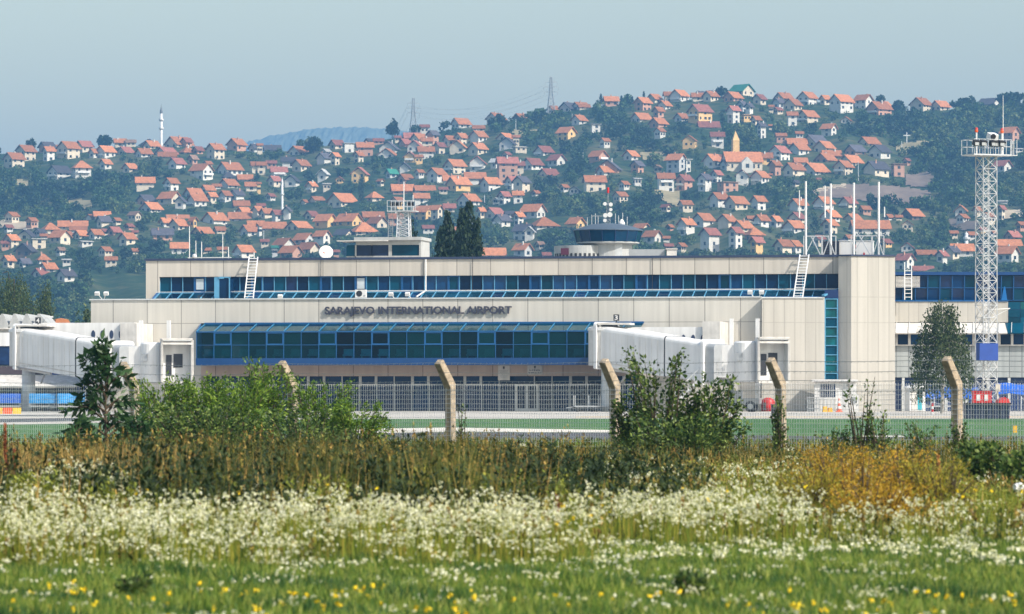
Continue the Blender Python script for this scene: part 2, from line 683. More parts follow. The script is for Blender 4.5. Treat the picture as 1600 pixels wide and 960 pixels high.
def drape(name, poly, m, lift=0.5, step=4.0):
    """a field laid on the hill: polygon in photograph pixels"""
    xs = [p[0] for p in poly]
    ys = [p[1] for p in poly]
    gx = np.arange(min(xs), max(xs) + step, step)
    gy = np.arange(min(ys), max(ys) + step * 0.6, step * 0.6)
    idx, V, Fq = {}, [], []

    def inside(x, y):
        c = False
        for k in range(len(poly)):
            (x1, y1), (x2, y2) = poly[k], poly[k - 1]
            if (y1 > y) != (y2 > y) and x < (x2 - x1) * (y - y1) / (y2 - y1) + x1:
                c = not c
        return c

    def vert(a, b):
        if (a, b) not in idx:
            Y = on_hill(gx[a], gy[b])
            idx[(a, b)] = len(V)
            V.append(((gx[a] - 800) / F * Y, Y, float(hill_z(gx[a], Y)) + lift))
        return idx[(a, b)]
    for a in range(len(gx) - 1):
        for b in range(len(gy) - 1):
            if inside(gx[a] + step / 2, gy[b] + step * 0.3):
                Fq.append((vert(a, b + 1), vert(a + 1, b + 1), vert(a + 1, b), vert(a, b)))
    return tag(np_mesh(name, V, Fq, m), kind='structure')


M['slopegrass'] = ground_mat('slope_grass', (0.07, 0.085, 0.05), (0.14, 0.14, 0.085), scale=0.05, fine=0.4)
M['ploughed'] = ground_mat('ploughed_earth', (0.13, 0.10, 0.085), (0.20, 0.155, 0.125), scale=0.05, fine=0.4)
M['drygrass'] = ground_mat('dry_grass', (0.20, 0.17, 0.09), (0.33, 0.28, 0.17), scale=0.05, fine=0.4)
M['bareearth'] = ground_mat('bare_earth', (0.33, 0.26, 0.18), (0.45, 0.38, 0.28), scale=0.05, fine=0.4)
FIELDS = [
    ('ploughed_field', [(1258, 302), (1300, 294), (1330, 290), (1400, 293), (1450, 300), (1462, 312), (1448, 322), (1380, 322), (1330, 312), (1290, 312)], 'ploughed'),
    ('hill_field', [(1415, 276), (1455, 270), (1462, 296), (1415, 292)], 'ploughed'),
    ('grass_field', [(800, 206), (842, 205), (838, 215), (805, 217)], 'drygrass'),
    ('grass_field', [(1000, 240), (1040, 240), (1042, 254), (1005, 252)], 'drygrass'),
    ('grass_field', [(1010, 300), (1062, 296), (1062, 326), (1040, 318)], 'drygrass'),
    ('grass_field', [(1400, 228), (1455, 220), (1452, 236), (1404, 246)], 'drygrass'),
    ('earth_bank', [(0, 346), (58, 349), (62, 357), (40, 362), (2, 358)], 'bareearth'),
    ('earth_bank', [(1258, 300), (1320, 289), (1322, 295), (1262, 306)], 'bareearth'),
    ('earth_bank', [(20, 282), (46, 284), (40, 298), (22, 296)], 'drygrass'),
    ('earth_bank', [(100, 310), (146, 316), (140, 330), (108, 324)], 'drygrass'),
    ('earth_bank', [(1570, 330), (1600, 330), (1600, 342), (1572, 344)], 'bareearth'),
    ('hill_field', [(1480, 345), (1530, 348), (1524, 362), (1484, 360)], 'ploughed'),
]
for n_, p_, m_2 in FIELDS:
    drape(n_, p_, m_2)

# ------------------------------------------------------------------ houses
HOUSES = {
 (0, 80): """
10 150 640 740 C o c;85 220 590 690 C o c;230 345 570 640 C d k;255 345 600 690 C o w;345 495 570 680 C o c b;460 580 565 640 C r c;330 400 565 600 S o k;545 620 615 675 C o w
590 720 595 675 C o w b;705 790 550 605 S o c;780 850 555 600 S k c;860 990 525 575 H d p;885 1000 560 615 C o c;1020 1200 535 605 C o c;1120 1205 530 590 C r k;720 835 600 650 C r c
835 950 610 670 C o w;960 1105 600 655 C r w;985 1100 632 670 S o c;1110 1225 600 650 H o c;1195 1275 600 650 C r k;1280 1405 580 680 C o c;1410 1540 550 630 C o k;1545 1640 585 640 C d w
435 570 690 800 H o w b;285 440 720 810 C d w b;610 700 680 745 C o w;755 860 705 765 C o c;1040 1160 670 740 C r w;1165 1240 655 715 C k k;1175 1330 710 810 D o w b;1265 1330 690 740 C o c
1350 1515 695 780 C o w;1375 1470 755 800 H d p;1475 1580 775 820 S o w;1560 1640 695 770 S o c;840 965 795 880 S o c;1015 1120 795 875 C o w b;1360 1490 800 860 C o w;1525 1610 820 880 S o c
1245 1345 840 890 C o w;1320 1385 835 870 S o w;1140 1270 862 920 C o w;1160 1295 900 980 C o w b;1280 1360 885 955 C o c;1360 1450 880 955 C o w b;1425 1530 870 935 C d w;975 1130 885 965 D o c
845 970 900 970 C d k;865 1010 945 1010 C o w;1085 1165 915 990 G d w;1450 1560 940 980 S o c""",
 (0, 260): """
1470 1570 258 320 C o c;1565 1650 255 330 C o c;575 690 282 320 S o c;530 610 305 340 C o w;590 695 315 385 C d c;1255 1420 290 365 C o w;1420 1565 292 350 S o p;1030 1180 302 335 S o c
985 1075 325 385 C o w;1045 1175 335 410 C o c;1170 1240 320 385 D o y;1190 1330 380 430 C o y;1330 1415 380 425 H o c;1490 1620 370 445 C o w;1540 1650 345 400 S o c;245 370 355 425 H o c
358 540 345 395 S o c;430 540 375 410 S o w;290 440 405 485 D o c;365 460 408 450 C o c;450 550 405 460 C o c;540 645 395 460 C o w;615 680 395 440 C r c;660 760 385 440 C r k
730 850 420 500 C o c;820 865 405 440 S r c;940 1080 395 470 S d k;100 220 400 455 G d c;205 290 395 440 C d w;10 120 430 520 C o c;0 60 470 530 S r k;85 220 485 570 G d d
170 290 455 520 F p c;245 300 425 460 S o c;770 840 360 400 C r k;215 315 550 610 H o w;235 355 605 670 C o w;190 310 640 690 C r w;0 95 560 640 C o c;100 195 580 640 C d w
340 470 650 730 C d w;380 445 585 630 F p w;1060 1180 482 555 S o w;1260 1320 515 550 S o c;1355 1420 508 545 S o c;1450 1590 495 580 C o w b;480 580 470 510 F p w""",
 (400, 80): """
0 45 585 655 S o c;45 155 575 620 S d p;195 330 595 655 C o w;450 555 555 615 C r c;530 620 580 640 F p w;620 735 575 665 S o k;405 470 615 660 C p w;370 475 640 710 C d w;455 530 640 720 C o c
155 245 668 735 S d w;215 340 680 760 C o c;0 65 695 775 S o c;60 130 690 740 S r k;85 195 728 790 S r w b;375 460 745 820 G p w;590 705 730 830 G r y;65 160 785 855 C r c;170 275 780 855 G d w
305 385 820 890 C o c b;410 470 830 880 F p c;0 35 825 900 S o y;675 740 548 580 C d k;730 800 550 590 S r k;765 895 570 650 G d w;755 890 610 670 G o w;600 680 630 700 C o c;860 910 535 580 S r c
1020 1085 455 515 S r w;920 1030 512 560 S r c;960 1080 520 600 C o c;885 990 550 600 C r k;1060 1150 500 590 C d k;940 1050 560 630 G r w;1030 1105 545 600 S o c;1005 1115 602 680 S o w;920 1010 630 700 G r y b
985 1045 650 710 S o y;1105 1190 575 650 C r c;1165 1250 530 600 C o c;1235 1330 515 590 C o c;1205 1320 560 645 G o c;1320 1450 575 655 C o c;1330 1450 500 575 C o w;1350 1430 465 510 S o c;1435 1565 390 460 C o w
1215 1345 420 485 C o w;1500 1620 515 560 C o c;1515 1630 545 620 G d p;1330 1440 660 750 G r w b;1455 1530 675 740 D p w;1170 1315 680 770 C o c b;1060 1195 735 830 C o w;990 1055 745 800 C o w;890 970 700 760 G d w
875 990 770 825 C o k;1300 1435 760 840 S o w;1165 1280 780 840 S o w;1185 1345 790 880 C o y;1395 1535 790 880 C o w;1500 1640 675 840 S r k;1550 1660 785 870 C r w b;1535 1600 635 680 C r c;840 985 835 900 S o k
985 1120 843 885 S o w;440 630 890 980 C o c;330 430 910 945 H o c;275 330 930 960 C o c;680 795 880 945 H o c;1255 1405 895 975 C o w;980 1085 890 960 S o w;1475 1530 920 960 G p w;1505 1600 880 960 C r w b
800 890 740 800 C g p;1140 1200 855 900 S r c""",
 (400, 260): """
15 110 265 330 C o c;85 170 275 350 C r w;160 225 260 340 G d w;295 395 280 335 C r c;0 60 235 290 S r k;0 185 350 405 S o c;180 345 345 400 C o c;0 45 365 440 C o w;355 505 305 395 D o y
490 665 300 380 D o y;660 800 285 330 S o c;680 825 320 390 D o c;580 760 355 435 H o c;480 610 395 440 D d c;225 370 420 485 D o p;350 470 405 495 D o w;95 245 450 510 D o w;250 400 480 555 D o c
135 290 500 580 D o k;475 525 525 575 S r k;90 140 500 570 S g p;820 920 300 380 S o k;975 1110 255 345 D o y;1080 1175 250 340 D o c;1165 1250 235 290 S r c;1375 1440 260 330 C o c;1420 1560 260 330 C r w
1475 1600 305 385 C d w b;1405 1560 515 575 S o c;1550 1620 285 330 S d p""",
 (800, 80): """
0 115 365 405 C o d;215 300 330 385 C o w;290 425 320 380 C d p;370 490 295 345 C o w;410 490 335 370 S o c;570 670 285 350 S o k;365 475 400 465 C o w;275 405 480 565 D o y;485 560 460 515 F p w;740 880 390 450 C o w
760 880 290 375 C o k;840 945 270 330 C o c;945 1020 245 310 S o c;985 1115 245 325 C o w b;905 1005 310 370 C o w;875 960 350 420 C o k;855 980 420 485 C o k;1010 1115 390 445 C o w;1120 1205 265 320 S o c;1140 1225 220 270 C d w
1190 1300 255 325 C o c;1215 1295 215 260 C d p;1100 1260 340 470 C r y b;1160 1300 440 490 S r p;1240 1330 512 610 S r w b;1360 1520 210 280 D g c;1320 1450 255 320 C o k;1500 1600 275 345 C r c;1400 1480 320 390 C d p
1450 1520 330 400 C d w;1340 1435 350 460 C r w b;1430 1500 400 450 F k y;1490 1565 410 470 C o c;1525 1600 450 550 C d w;0 50 530 600 S o c;0 95 600 640 F p c;135 265 595 660 C r w b;475 605 625 695 D o k b
690 800 625 690 C o w;215 340 650 725 D r w;60 200 670 745 C r w;160 300 735 790 C r c;0 80 700 785 S r c;525 690 685 775 G d k;525 645 720 785 C o w;735 835 690 770 C d k;960 1095 650 770 D o p;1070 1130 680 760 F p w
1195 1340 645 735 C o w;1520 1630 640 715 S o y;1295 1400 680 750 C d p;445 590 785 885 S o c;295 360 840 890 C o w;355 430 850 900 G d w;0 120 790 900 C d c;0 75 880 955 S o w;905 1020 770 885 S o w b;1020 1140 780 880 C r k b
1155 1260 775 885 C d w b;1240 1325 750 830 C r w b;1280 1425 820 885 F k k;1395 1490 750 850 G r w;1490 1620 755 840 C o w b;750 815 800 850 F p w;1230 1365 890 985 C o w;1330 1485 910 1000 C o c;1490 1600 910 1000 C o w""",
 (800, 260): """
50 215 240 330 D o w;105 295 320 395 H o w;335 465 322 390 D o y;0 150 370 470 D d w;0 85 290 370 C o w;70 150 385 475 G p w;0 135 485 570 D o p;750 870 362 400 D o c;815 945 405 490 D o w;940 990 440 480 S o w
1030 1155 335 440 C o w b;1125 1275 300 390 C o w;1280 1415 305 390 C o c;1370 1520 340 410 C o c;1465 1540 310 350 S o c;1505 1620 305 380 C o w b;1170 1310 395 550 C r w;1345 1455 390 525 C r w;1450 1585 390 480 H o k;1480 1585 445 550 C r y
185 260 545 575 S r w""",
 (1200, 80): """
40 165 260 310 C o c;25 115 300 370 C d p;95 225 300 375 C o c;185 320 258 345 C o w b;320 400 280 345 C o c;385 545 275 395 C o w;430 560 262 290 S o c;540 665 275 370 D o w;665 790 285 335 C o c;620 785 320 410 C o k b
890 1040 292 380 C o c;1020 1150 310 375 C o c;1320 1465 280 335 D d w;115 190 385 475 S o w;185 325 370 455 C o c b;0 40 340 395 S o c;30 100 355 400 C r c;330 440 460 540 D o w;170 225 505 555 S o w;215 385 525 600 C d c
285 430 565 640 C o c;120 245 550 610 S o c;130 270 580 660 C o w;5 150 595 690 C r w b;340 460 625 680 S o k;295 440 640 700 C o k;445 605 650 730 C o c;565 710 540 600 C o c;480 625 585 650 C d k;630 780 590 680 C d w
600 770 695 790 C d c;765 865 715 795 F k k;410 545 690 785 C o c b;0 95 690 785 C o k;95 240 700 785 C o c;205 395 700 780 C o w;160 250 670 720 S o w;1455 1585 480 575 D o k;1410 1535 690 765 D r w;1535 1600 610 640 F p w
0 30 465 500 S o c;300 335 795 815 S r c;0 30 770 800 S o c""",
 (1200, 260): """
130 260 210 290 C o w;285 425 195 280 C o w b;445 570 195 265 C r c b;125 245 290 365 C r c;0 100 315 390 C o p;90 245 340 425 C o w b;330 465 280 350 C o w;335 450 340 435 C o c;470 600 300 350 C o c;525 765 340 430 S o w
720 795 305 345 C o w;795 845 310 345 S o c;835 985 270 345 C o d;1165 1265 245 300 G o w;1275 1345 255 320 C o c;1430 1500 250 340 C r c;1430 1505 215 235 F p p;35 165 460 545 C o c;115 225 465 550 C o w;470 545 430 470 C o w
1480 1595 405 460 C r k;1145 1290 490 570 S o w;1430 1590 460 510 S o c;1430 1585 510 610 D o w;1100 1215 505 590 C d c;925 1060 525 560 S o c;1045 1140 530 610 C r w;795 930 550 650 D r w;905 1040 625 660 S r c""",
}
ROOFN = {'o': 'orange', 'r': 'maroon', 'd': 'charcoal', 'g': 'green', 'k': 'brown', 'p': 'pale'}
WALLN = {'w': 'white', 'c': 'cream', 'y': 'ochre', 'k': 'brick', 'p': 'grey', 'd': 'dark'}
SHAPEN = {'C': 'gable', 'D': 'gable', 'S': 'pitched', 'G': 'gable', 'H': 'hipped', 'F': 'flat'}
for k_, c_ in {'w': (0.63, 0.61, 0.565), 'c': (0.62, 0.54, 0.42), 'y': (0.72, 0.47, 0.20), 'k': (0.48, 0.27, 0.19), 'p': (0.52, 0.52, 0.52), 'd': (0.13, 0.09, 0.07)}.items():
    M['hw_' + k_] = mat('house_render_' + WALLN[k_].replace(' ', '_'), c_, 0.9, noise=0.10, scale=0.5, var=0.10, streak=0.12)
for k_, c_ in {'o': (0.37, 0.145, 0.065), 'r': (0.27, 0.10, 0.075), 'd': (0.075, 0.07, 0.085), 'g': (0.03, 0.17, 0.12), 'k': (0.28, 0.17, 0.12), 'p': (0.45, 0.44, 0.43)}.items():
    M['hr_' + k_] = tile_mat('roof_' + ROOFN[k_].replace(' ', '_'), c_)
M['houseglass'] = mat('house_window', (0.02, 0.028, 0.04), 0.25, noise=0.3, var=0.5)
M['balc'] = mat('balcony_white', (0.72, 0.71, 0.69), 0.8, noise=0.1)

# things on and before the hill that labels can point at (photograph pixels)
LANDMARKS = [('the tall white minaret', 252, 205), ('the short white minaret', 441, 300), ('the left power pylon', 646, 180), ('the right power pylon', 861, 150),
             ('the ochre bell tower', 1157, 225), ('the white hillside cross', 1418, 217), ('the control tower', 950, 365), ('the roof cabin', 600, 385),
             ('the dark poplars', 714, 365), ('the roof mast array', 1315, 320), ('the lattice mast', 1540, 300), ('the big round skyline tree', 613, 205),
             ('the large brick block', 792, 270), ('the ploughed field', 1370, 305), ('the willow', 45, 445), ('the satellite dish', 508, 398),
             ('the green roofed house', 1160, 141), ('the roof antenna row', 320, 392), ('the slope poplar', 564, 300), ('the stubby minaret', 1510, 372),
             ('the skyline spruces', 970, 155), ('the bare earth bank', 30, 352), ('the ochre gabled house', 1105, 183)]
ORD = ['nearest', 'second-nearest', 'third-nearest', 'fourth-nearest', 'fifth-nearest', 'sixth-nearest', 'seventh-nearest', 'eighth-nearest', 'ninth-nearest',
       'tenth-nearest', 'eleventh-nearest', 'twelfth-nearest', 'thirteenth-nearest', 'fourteenth-nearest', 'fifteenth-nearest', 'sixteenth-nearest', 'seventeenth-nearest', 'eighteenth-nearest', 'nineteenth-nearest', 'twentieth-nearest']
DIRS = ['right of', 'above-right of', 'above', 'above-left of', 'left of', 'below-left of', 'below', 'below-right of']


def sector(dx, dy):
    a = math.degrees(math.atan2(dy, dx)) % 360
    return int(((a + 22.5) % 360) // 45)


def place_words(items, noun):
    """for items [(px, py)] a phrase each that points at one item only"""
    ranks = {}
    for li, (ln, lx, ly) in enumerate(LANDMARKS):
        by = {}
        for k, (x, y) in enumerate(items):
            by.setdefault(sector(x - lx, ly - y), []).append((math.hypot(x - lx, y - ly), k))
        for s, lst in by.items():
            lst.sort()
            for r_, (d, k) in enumerate(lst):
                if r_ < len(ORD):
                    ranks.setdefault(k, []).append((r_ + d / 60.0, r_, ln, s))
    out = []
    for k in range(len(items)):
        _, r_, ln, s = min(ranks[k])
        out.append(f'{ORD[r_]} {DIRS[s]} {ln}')
    return out


HL = []
for (tx, ty), txt in HOUSES.items():
    for ent in txt.replace('\n', ';').split(';'):
        e = ent.split()
        if not e:
            continue
        l, r_, t, b = (float(q) / 4 for q in e[:4])
        l, r_, t = l - .06 * (r_ - l), r_ + .06 * (r_ - l), t - .07 * (b - t)
        HL.append((tx + l, tx + r_, ty + t, ty + b, e[4], e[5], e[6], 'b' in e[7:]))
# further small houses that the listed ones leave room for, set between them
_r = random.Random(21)
_zones = [((10, 1430), (225, 330)), ((220, 860), (230, 400)), ((0, 240), (345, 420)), ((860, 1420), (165, 300)), ((1000, 1420), (320, 398)), ((1480, 1600), (350, 400))]
EXTRA = []
for _k in range(5200):
    (xa, xb), (ya, yb_) = _r.choice(_zones)
    cx_, by_ = _r.uniform(xa, xb), _r.uniform(ya, yb_)
    w2 = _r.uniform(15, 29)
    h2 = w2 * _r.uniform(.55, .85)
    if by_ - h2 < np.interp(cx_, RX, RY) + 3:
        continue
    if (860 < cx_ < 1100 and 195 < by_ < 330 and _r.random() < .85) or (cx_ < 200 and by_ < 345) or any(abs(cx_ - q[0]) < q[2] and abs(by_ - q[1]) < q[3] for q in ((1157, 245, 30, 50), (1362, 308, 110, 28), (252, 200, 12, 40), (441, 300, 12, 30), (564, 300, 12, 30), (1417, 222, 30, 25))):
        continue
    box_ = (cx_ - w2 / 2, cx_ + w2 / 2, by_ - h2, by_)
    bad = 0.0
    for q in HL:
        ox = min(box_[1], q[1]) - max(box_[0], q[0])
        oy = min(box_[3], q[3]) - max(box_[2], q[2])
        if ox > 0 and oy > 0:
            bad += ox * oy
    for q in EXTRA:
        ox = min(box_[1], q[1]) - max(box_[0], q[0])
        oy = min(box_[3], q[3]) - max(box_[2], q[2])
        if ox > 0 and oy > 0:
            bad += ox * oy * 1.5
    if bad < .16 * w2 * h2:
        EXTRA.append((*box_, _r.choice('CCCCDSSGH'), _r.choice('oooooorrrdk'), _r.choice('wwcccky'), False))
    if len(EXTRA) >= 50:
        break
HL.sort(key=lambda h: -(h[1] - h[0]) * (h[3] - h[2]))

winmb = MB().box(-0.5, 0.5, -0.05, 0.03, -0.5, 0.5)
_win = winmb.build('window', 'houseglass')
WIN_ME = _win.data
bpy.data.objects.remove(_win)


def house_geo(h, rnd):
    x0, x1, yt, yb, typ, rc, wc, bal = h
    pc = (x0 + x1) / 2
    Y = on_hill(pc, yb)
    s = Y / F
    wt = (x1 - x0) * s
    H = (yb - yt) * s
    th = {'C': R(rnd.uniform(38, 56)), 'D': R(rnd.uniform(-50, -34)), 'S': R(rnd.uniform(4, 14)), 'G': R(rnd.uniform(72, 84)), 'H': R(rnd.uniform(18, 40)), 'F': R(rnd.uniform(10, 35))}[typ]
    c_, s_ = abs(math.cos(th)), abs(math.sin(th))
    asp = {'C': 1.15, 'D': 1.25, 'S': 1.5, 'G': 1.0, 'H': 1.1, 'F': 1.3}[typ]
    Wd = wt / (asp * c_ + s_)
    if typ == 'S':
        Wd = min(Wd, 9.5)
        L_ = (wt - Wd * s_) / c_
    else:
        L_ = asp * Wd
    rh = min(0.36 * Wd, 0.62 * H)
    if typ == 'F':
        rh = 0.25
    return pc, Y, s, th, L_, Wd, H, rh


def house(h, label, rnd):
    x0, x1, yt, yb, typ, rc, wc, bal = h
    pc, Y, s, th, L_, Wd, H, rh = house_geo(h, rnd)
    zb = float(hill_z(pc, Y))
    ev = 0.95
    root = empty('house', ((pc - 800) / F * Y, Y + 0.5 * (abs(L_ * math.sin(th)) + abs(Wd * math.cos(th))), zb), th, label, 'house', 'houses on the hillside')
    hw = max(H - rh, 0.8)
    a, b = L_ / 2 - ev, Wd / 2 - ev
    m = MB()
    if typ in 'HF':
        m.box(-a, a, -b, b, -5, hw)
    else:
        kz = hw + (rh - 0.25) * (b / (b + ev))
        m.extrude([(-a, -b, -5), (-a, -b, hw), (-a, 0, kz), (-a, b, hw), (-a, b, -5)], (2 * a, 0, 0))
    m.build('wall', 'hw_' + wc, root)
    q = MB()
    A, B = L_ / 2, Wd / 2
    dz = rh * ev / (B)
    if typ == 'F':
        q.box(-A + .2, A - .2, -B + .2, B - .2, hw + 0.003, hw + 0.3)
    elif typ == 'H':
        g = max(A - B, 0.0) + 0.15
        z0, z1 = hw - dz, hw + rh
        vs = [(-A, -B, z0), (A, -B, z0), (A, B, z0), (-A, B, z0), (-g, 0, z1), (g, 0, z1), (-A, -B, z0 - .2), (A, -B, z0 - .2), (A, B, z0 - .2), (-A, B, z0 - .2)]
        q.add(vs, [(0, 1, 5, 4), (1, 2, 5), (2, 3, 4, 5), (3, 0, 4), (0, 6, 7, 1), (1, 7, 8, 2), (2, 8, 9, 3), (3, 9, 6, 0), (6, 9, 8, 7)])
    else:
        z0, z1 = hw - dz, hw + rh
        t = 0.28
        ring = [(-A, -B, z0), (-A, 0, z1), (-A, B, z0), (-A, B, z0 - t), (-A, 0, z1 - t * 1.1), (-A, -B, z0 - t)]
        n = 6
        vs = [Vector(p) for p in ring] + [Vector(p) + Vector((2 * A, 0, 0)) for p in ring]
        fs = [(i, (i + 1) % n, n + (i + 1) % n, n + i) for i in range(n)] + [(0, 5, 4, 1), (1, 4, 3, 2), (6, 7, 10, 11), (7, 8, 9, 10)]
        q.add(vs, fs)
    roof = q.build('roof', 'hr_' + rc, root)
    if typ != 'F' and rnd.random() < 0.55:
        cx, cy_ = rnd.uniform(-.5, .5) * a, rnd.choice((-0.28, 0.28)) * b
        MB().box(cx - .3, cx + .3, cy_ - .3, cy_ + .3, hw + rh * .4, hw + rh + rnd.uniform(.35, .9)).build('chimney', 'hw_k' if rnd.random() < .5 else 'hw_w', roof)

    def win(px_, py_, pz, rz, w, hh):
        o = bpy.data.objects.new('window', WIN_ME)
        COL.objects.link(o)
        o.parent = root
        o.location = (px_, py_, pz)
        o.rotation_euler = (0, 0, rz)
        o.scale = (w, 1, hh)
    # which two faces the photograph shows: the long side at -b always, and one gable end
    end = -1 if th > 0 else 1
    fl = max(1, int((hw + 0.4) // 2.6))
    fh = hw / fl if hw > 2 else hw
    cnt = 0
    if hw > 1.4:
        nside = max(1, min(3, int(2 * a / 3.4)))
        nend = max(1, min(2, int(2 * b / 3.4)))
        for f_ in range(fl - 1, -1, -1):
            z = f_ * fh + fh * 0.52
            if abs(math.cos(th)) > 0.35:
                for k in range(nside):
                    if cnt < 7 and rnd.random() < 0.85:
                        win((k + 0.5) / nside * 2 * a - a + rnd.uniform(-.3, .3), -b, z, 0, rnd.uniform(1.1, 1.8), 1.5)
                        cnt += 1
            if abs(math.sin(th)) > 0.3:
                for k in range(nend):
                    if cnt < 7 and rnd.random() < 0.85:
                        win(end * a, (k + 0.5) / nend * 2 * b - b, z, PI / 2 * end, rnd.uniform(1.1, 1.8), 1.5)
                        cnt += 1
    if bal and hw > 2.5:
        z = (fl - 1) * fh if fl > 1 else hw * 0.45
        p = MB()
        if typ in 'SHF':
            y0, y1 = -b - 1.3, -b - 0.005
            p.box(-a * .8, a * .8, y0, y1, z - .15, z).box(-a * .8, a * .8, y0, y0 + .1, z + .003, z + .95).box(-a * .8, -a * .8 + .1, y0 + .103, y1, z + .003, z + .95).box(a * .8 - .1, a * .8, y0 + .103, y1, z + .003, z + .95)
        else:
            xa, xb = sorted((end * (a + 1.3), end * (a + .005)))
            xo = xa if end < 0 else xb - .1
            p.box(xa, xb, -b * .85, b * .85, z - .15, z).box(xo, xo + .1, -b * .85, b * .85, z + .003, z + .95)
        p.build('balcony', 'balc', root)
    return root


def house_lab(h, w):
    return f'{WALLN[h[6]]} house with {ROOFN[h[5]]} {SHAPEN[h[4]]} roof, {w}'


rnd_h = random.Random(5)
NH = 300
words = place_words([((h[0] + h[1]) / 2, (h[2] + h[3]) / 2) for h in HL], 'house')
for h, w_ in list(zip(HL, words))[:NH]:
    house(h, house_lab(h, w_), rnd_h)
# the smallest ones beyond three hundred, as one mass
mats_ = ['hw_w', 'hw_c', 'hw_y', 'hw_k', 'hw_p', 'hw_d', 'hr_o', 'hr_r', 'hr_d', 'hr_g', 'hr_k', 'hr_p', 'houseglass']
rest, midx = MB(), []
for h in HL[NH:] + EXTRA:
    pc, Y, s, th, L_, Wd, H, rh = house_geo(h, rnd_h)
    o3 = Vector(((pc - 800) / F * Y, Y + Wd / 2, float(hill_z(pc, Y))))
    rot = Matrix.Rotation(th, 3, 'Z')
    hw = max(H - rh, .8)
    a, b = L_ / 2 - .6, Wd / 2 - .6

    def put(tmp, m_):
        n0 = len(rest.f)
        rest.add([rot @ Vector(p) + o3 for p in tmp.v], tmp.f)
        midx.extend([mats_.index(m_)] * (len(rest.f) - n0))
    put(MB().extrude([(-a, -b, -4), (-a, -b, hw), (-a, 0, hw + rh * .8), (-a, b, hw), (-a, b, -4)], (2 * a, 0, 0)), 'hw_' + h[6])
    A, B = L_ / 2, Wd / 2
    put(MB().extrude([(-A, -B, hw - .2), (-A, 0, hw + rh), (-A, B, hw - .2), (-A, B, hw - .45), (-A, 0, hw + rh - .28), (-A, -B, hw - .45)], (2 * A, 0, 0)), 'hr_' + h[5])
    end = -1 if th > 0 else 1
    for q in range(2):
        if hw > 1.6:
            xq = (-.45 + .9 * q) * a
            put(MB().box(xq - .6, xq + .6, -b - .05, -b + .02, hw * .45, hw * .45 + 1.2), 'houseglass')
            yq = (-.4 + .8 * q) * b
            put(MB().box(*sorted((end * a - .02 * end, end * a + .05 * end)), yq - .5, yq + .5, hw * .45, hw * .45 + 1.2), 'houseglass')
ob = rest.build('small_houses', mats_[0])
for q in mats_[1:]:
    ob.data.materials.append(M[q])
ob.data.polygons.foreach_set('material_index', np.array(midx, np.int32))
tag(ob, 'smallest far houses and sheds scattered between the larger hillside houses', 'houses', kind='stuff')

# ------------------------------------------------------------------ landmarks on the hill
def hill_pt(px, py):
    Y = on_hill(px, py)
    return Vector(((px - 800) / F * Y, Y, float(hill_z(px, Y)))), Y / F


def minaret(px, pb, pt, r_px, label, rings, org=None, cap='dark'):
    p, s = org if org else hill_pt(px, pb)
    z1 = (pb - pt) * s
    r_ = r_px * s
    root = empty('minaret', p, 0, label, 'minaret')
    MB().lathe((0, 0, -2), [(r_ * 1.25, 0), (r_ * 1.25, 2 + z1 * .06), (r_, 2 + z1 * .1), (r_ * .9, 2 + z1 * .78)], 12).build('shaft', 'white', root, True)
    for f_ in rings:
        MB().lathe((0, 0, z1 * f_), [(r_, -r_ * .9), (r_ * 1.7, 0), (r_ * 1.75, .15), (r_ * 1.75, r_), (r_ * 1.55, r_)], 12).build('balcony', 'white', root)
    MB().lathe((0, 0, z1 * .78 + .005), [(r_ * 1.05, 0), (r_ * .95, z1 * .06), (r_ * .3, z1 * .14), (0.04, z1 * .22)], 12).build('spire', cap, root)
    return root


M['lead'] = mat('lead_grey', (0.12, 0.13, 0.15), 0.5)
minaret(252, 222, 155, 2.2, 'tall white minaret with grey pointed spire and two balconies on the ridge', (0.42, 0.62), cap='lead')
minaret(441, 328, 276, 1.8, 'short white minaret rising among houses on the mid slope', (0.45,), cap='white')
minaret(1510, 386, 362, 3.0, 'stubby white minaret above an orange roof left of the lattice mast', (0.5,), cap='white')


def pylon(px, pb, pt, label):
    p, s = hill_pt(px, pb)
    H = (pb - pt) * s
    root = empty('power_pylon', p, R(8), label, 'pylon', 'power pylons on the skyline')
    m = MB()
    w0, w1, w2 = H * .105, H * .042, H * .022
    lev = [0, .12, .24, .36, .47, .57, .66, .75, .83, .91, 1.0]

    def hw(f_):
        return w0 + (w1 - w0) * f_ / .57 if f_ < .57 else w1 + (w2 - w1) * (f_ - .57) / .43
    for k in range(len(lev) - 1):
        a, b = hw(lev[k]), hw(lev[k + 1])
        za, zb = lev[k] * H - (2 if k == 0 else 0), lev[k + 1] * H
        for (sx, sy), (tx, ty) in (((-1, -1), (1, -1)), ((1, -1), (1, 1)), ((1, 1), (-1, 1)), ((-1, 1), (-1, -1))):
            m.bar((sx * a, sy * a, za), (sx * b, sy * b, zb), .26)
            m.bar((sx * a, sy * a, za), (tx * b, ty * b, zb), .13)
            m.bar((tx * a, ty * a, za), (sx * b, sy * b, zb), .13)
            m.bar((sx * b, sy * b, zb), (tx * b, ty * b, zb), .11)
    m.build('lattice', 'grey', root)
    tips = []
    for f_, l_ in ((.60, .17), (.73, .20), (.86, .16)):
        c = MB()
        for sg in (-1, 1):
            tip = (sg * l_ * H, 0, f_ * H)
            c.bar((0, -hw(f_), f_ * H), tip, .16).bar((0, hw(f_), f_ * H), tip, .16).bar((0, 0, (f_ + .045) * H), tip, .14)
            c.tube(tip, (tip[0], 0, tip[2] - 1.6), .12, n=5)
            tips.append((Vector(tip) - Vector((0, 0, 1.6))))
        c.build('cross_arm', 'grey', root)
    rot = Matrix.Rotation(R(8), 3, 'Z')
    return [p + rot @ t for t in tips]


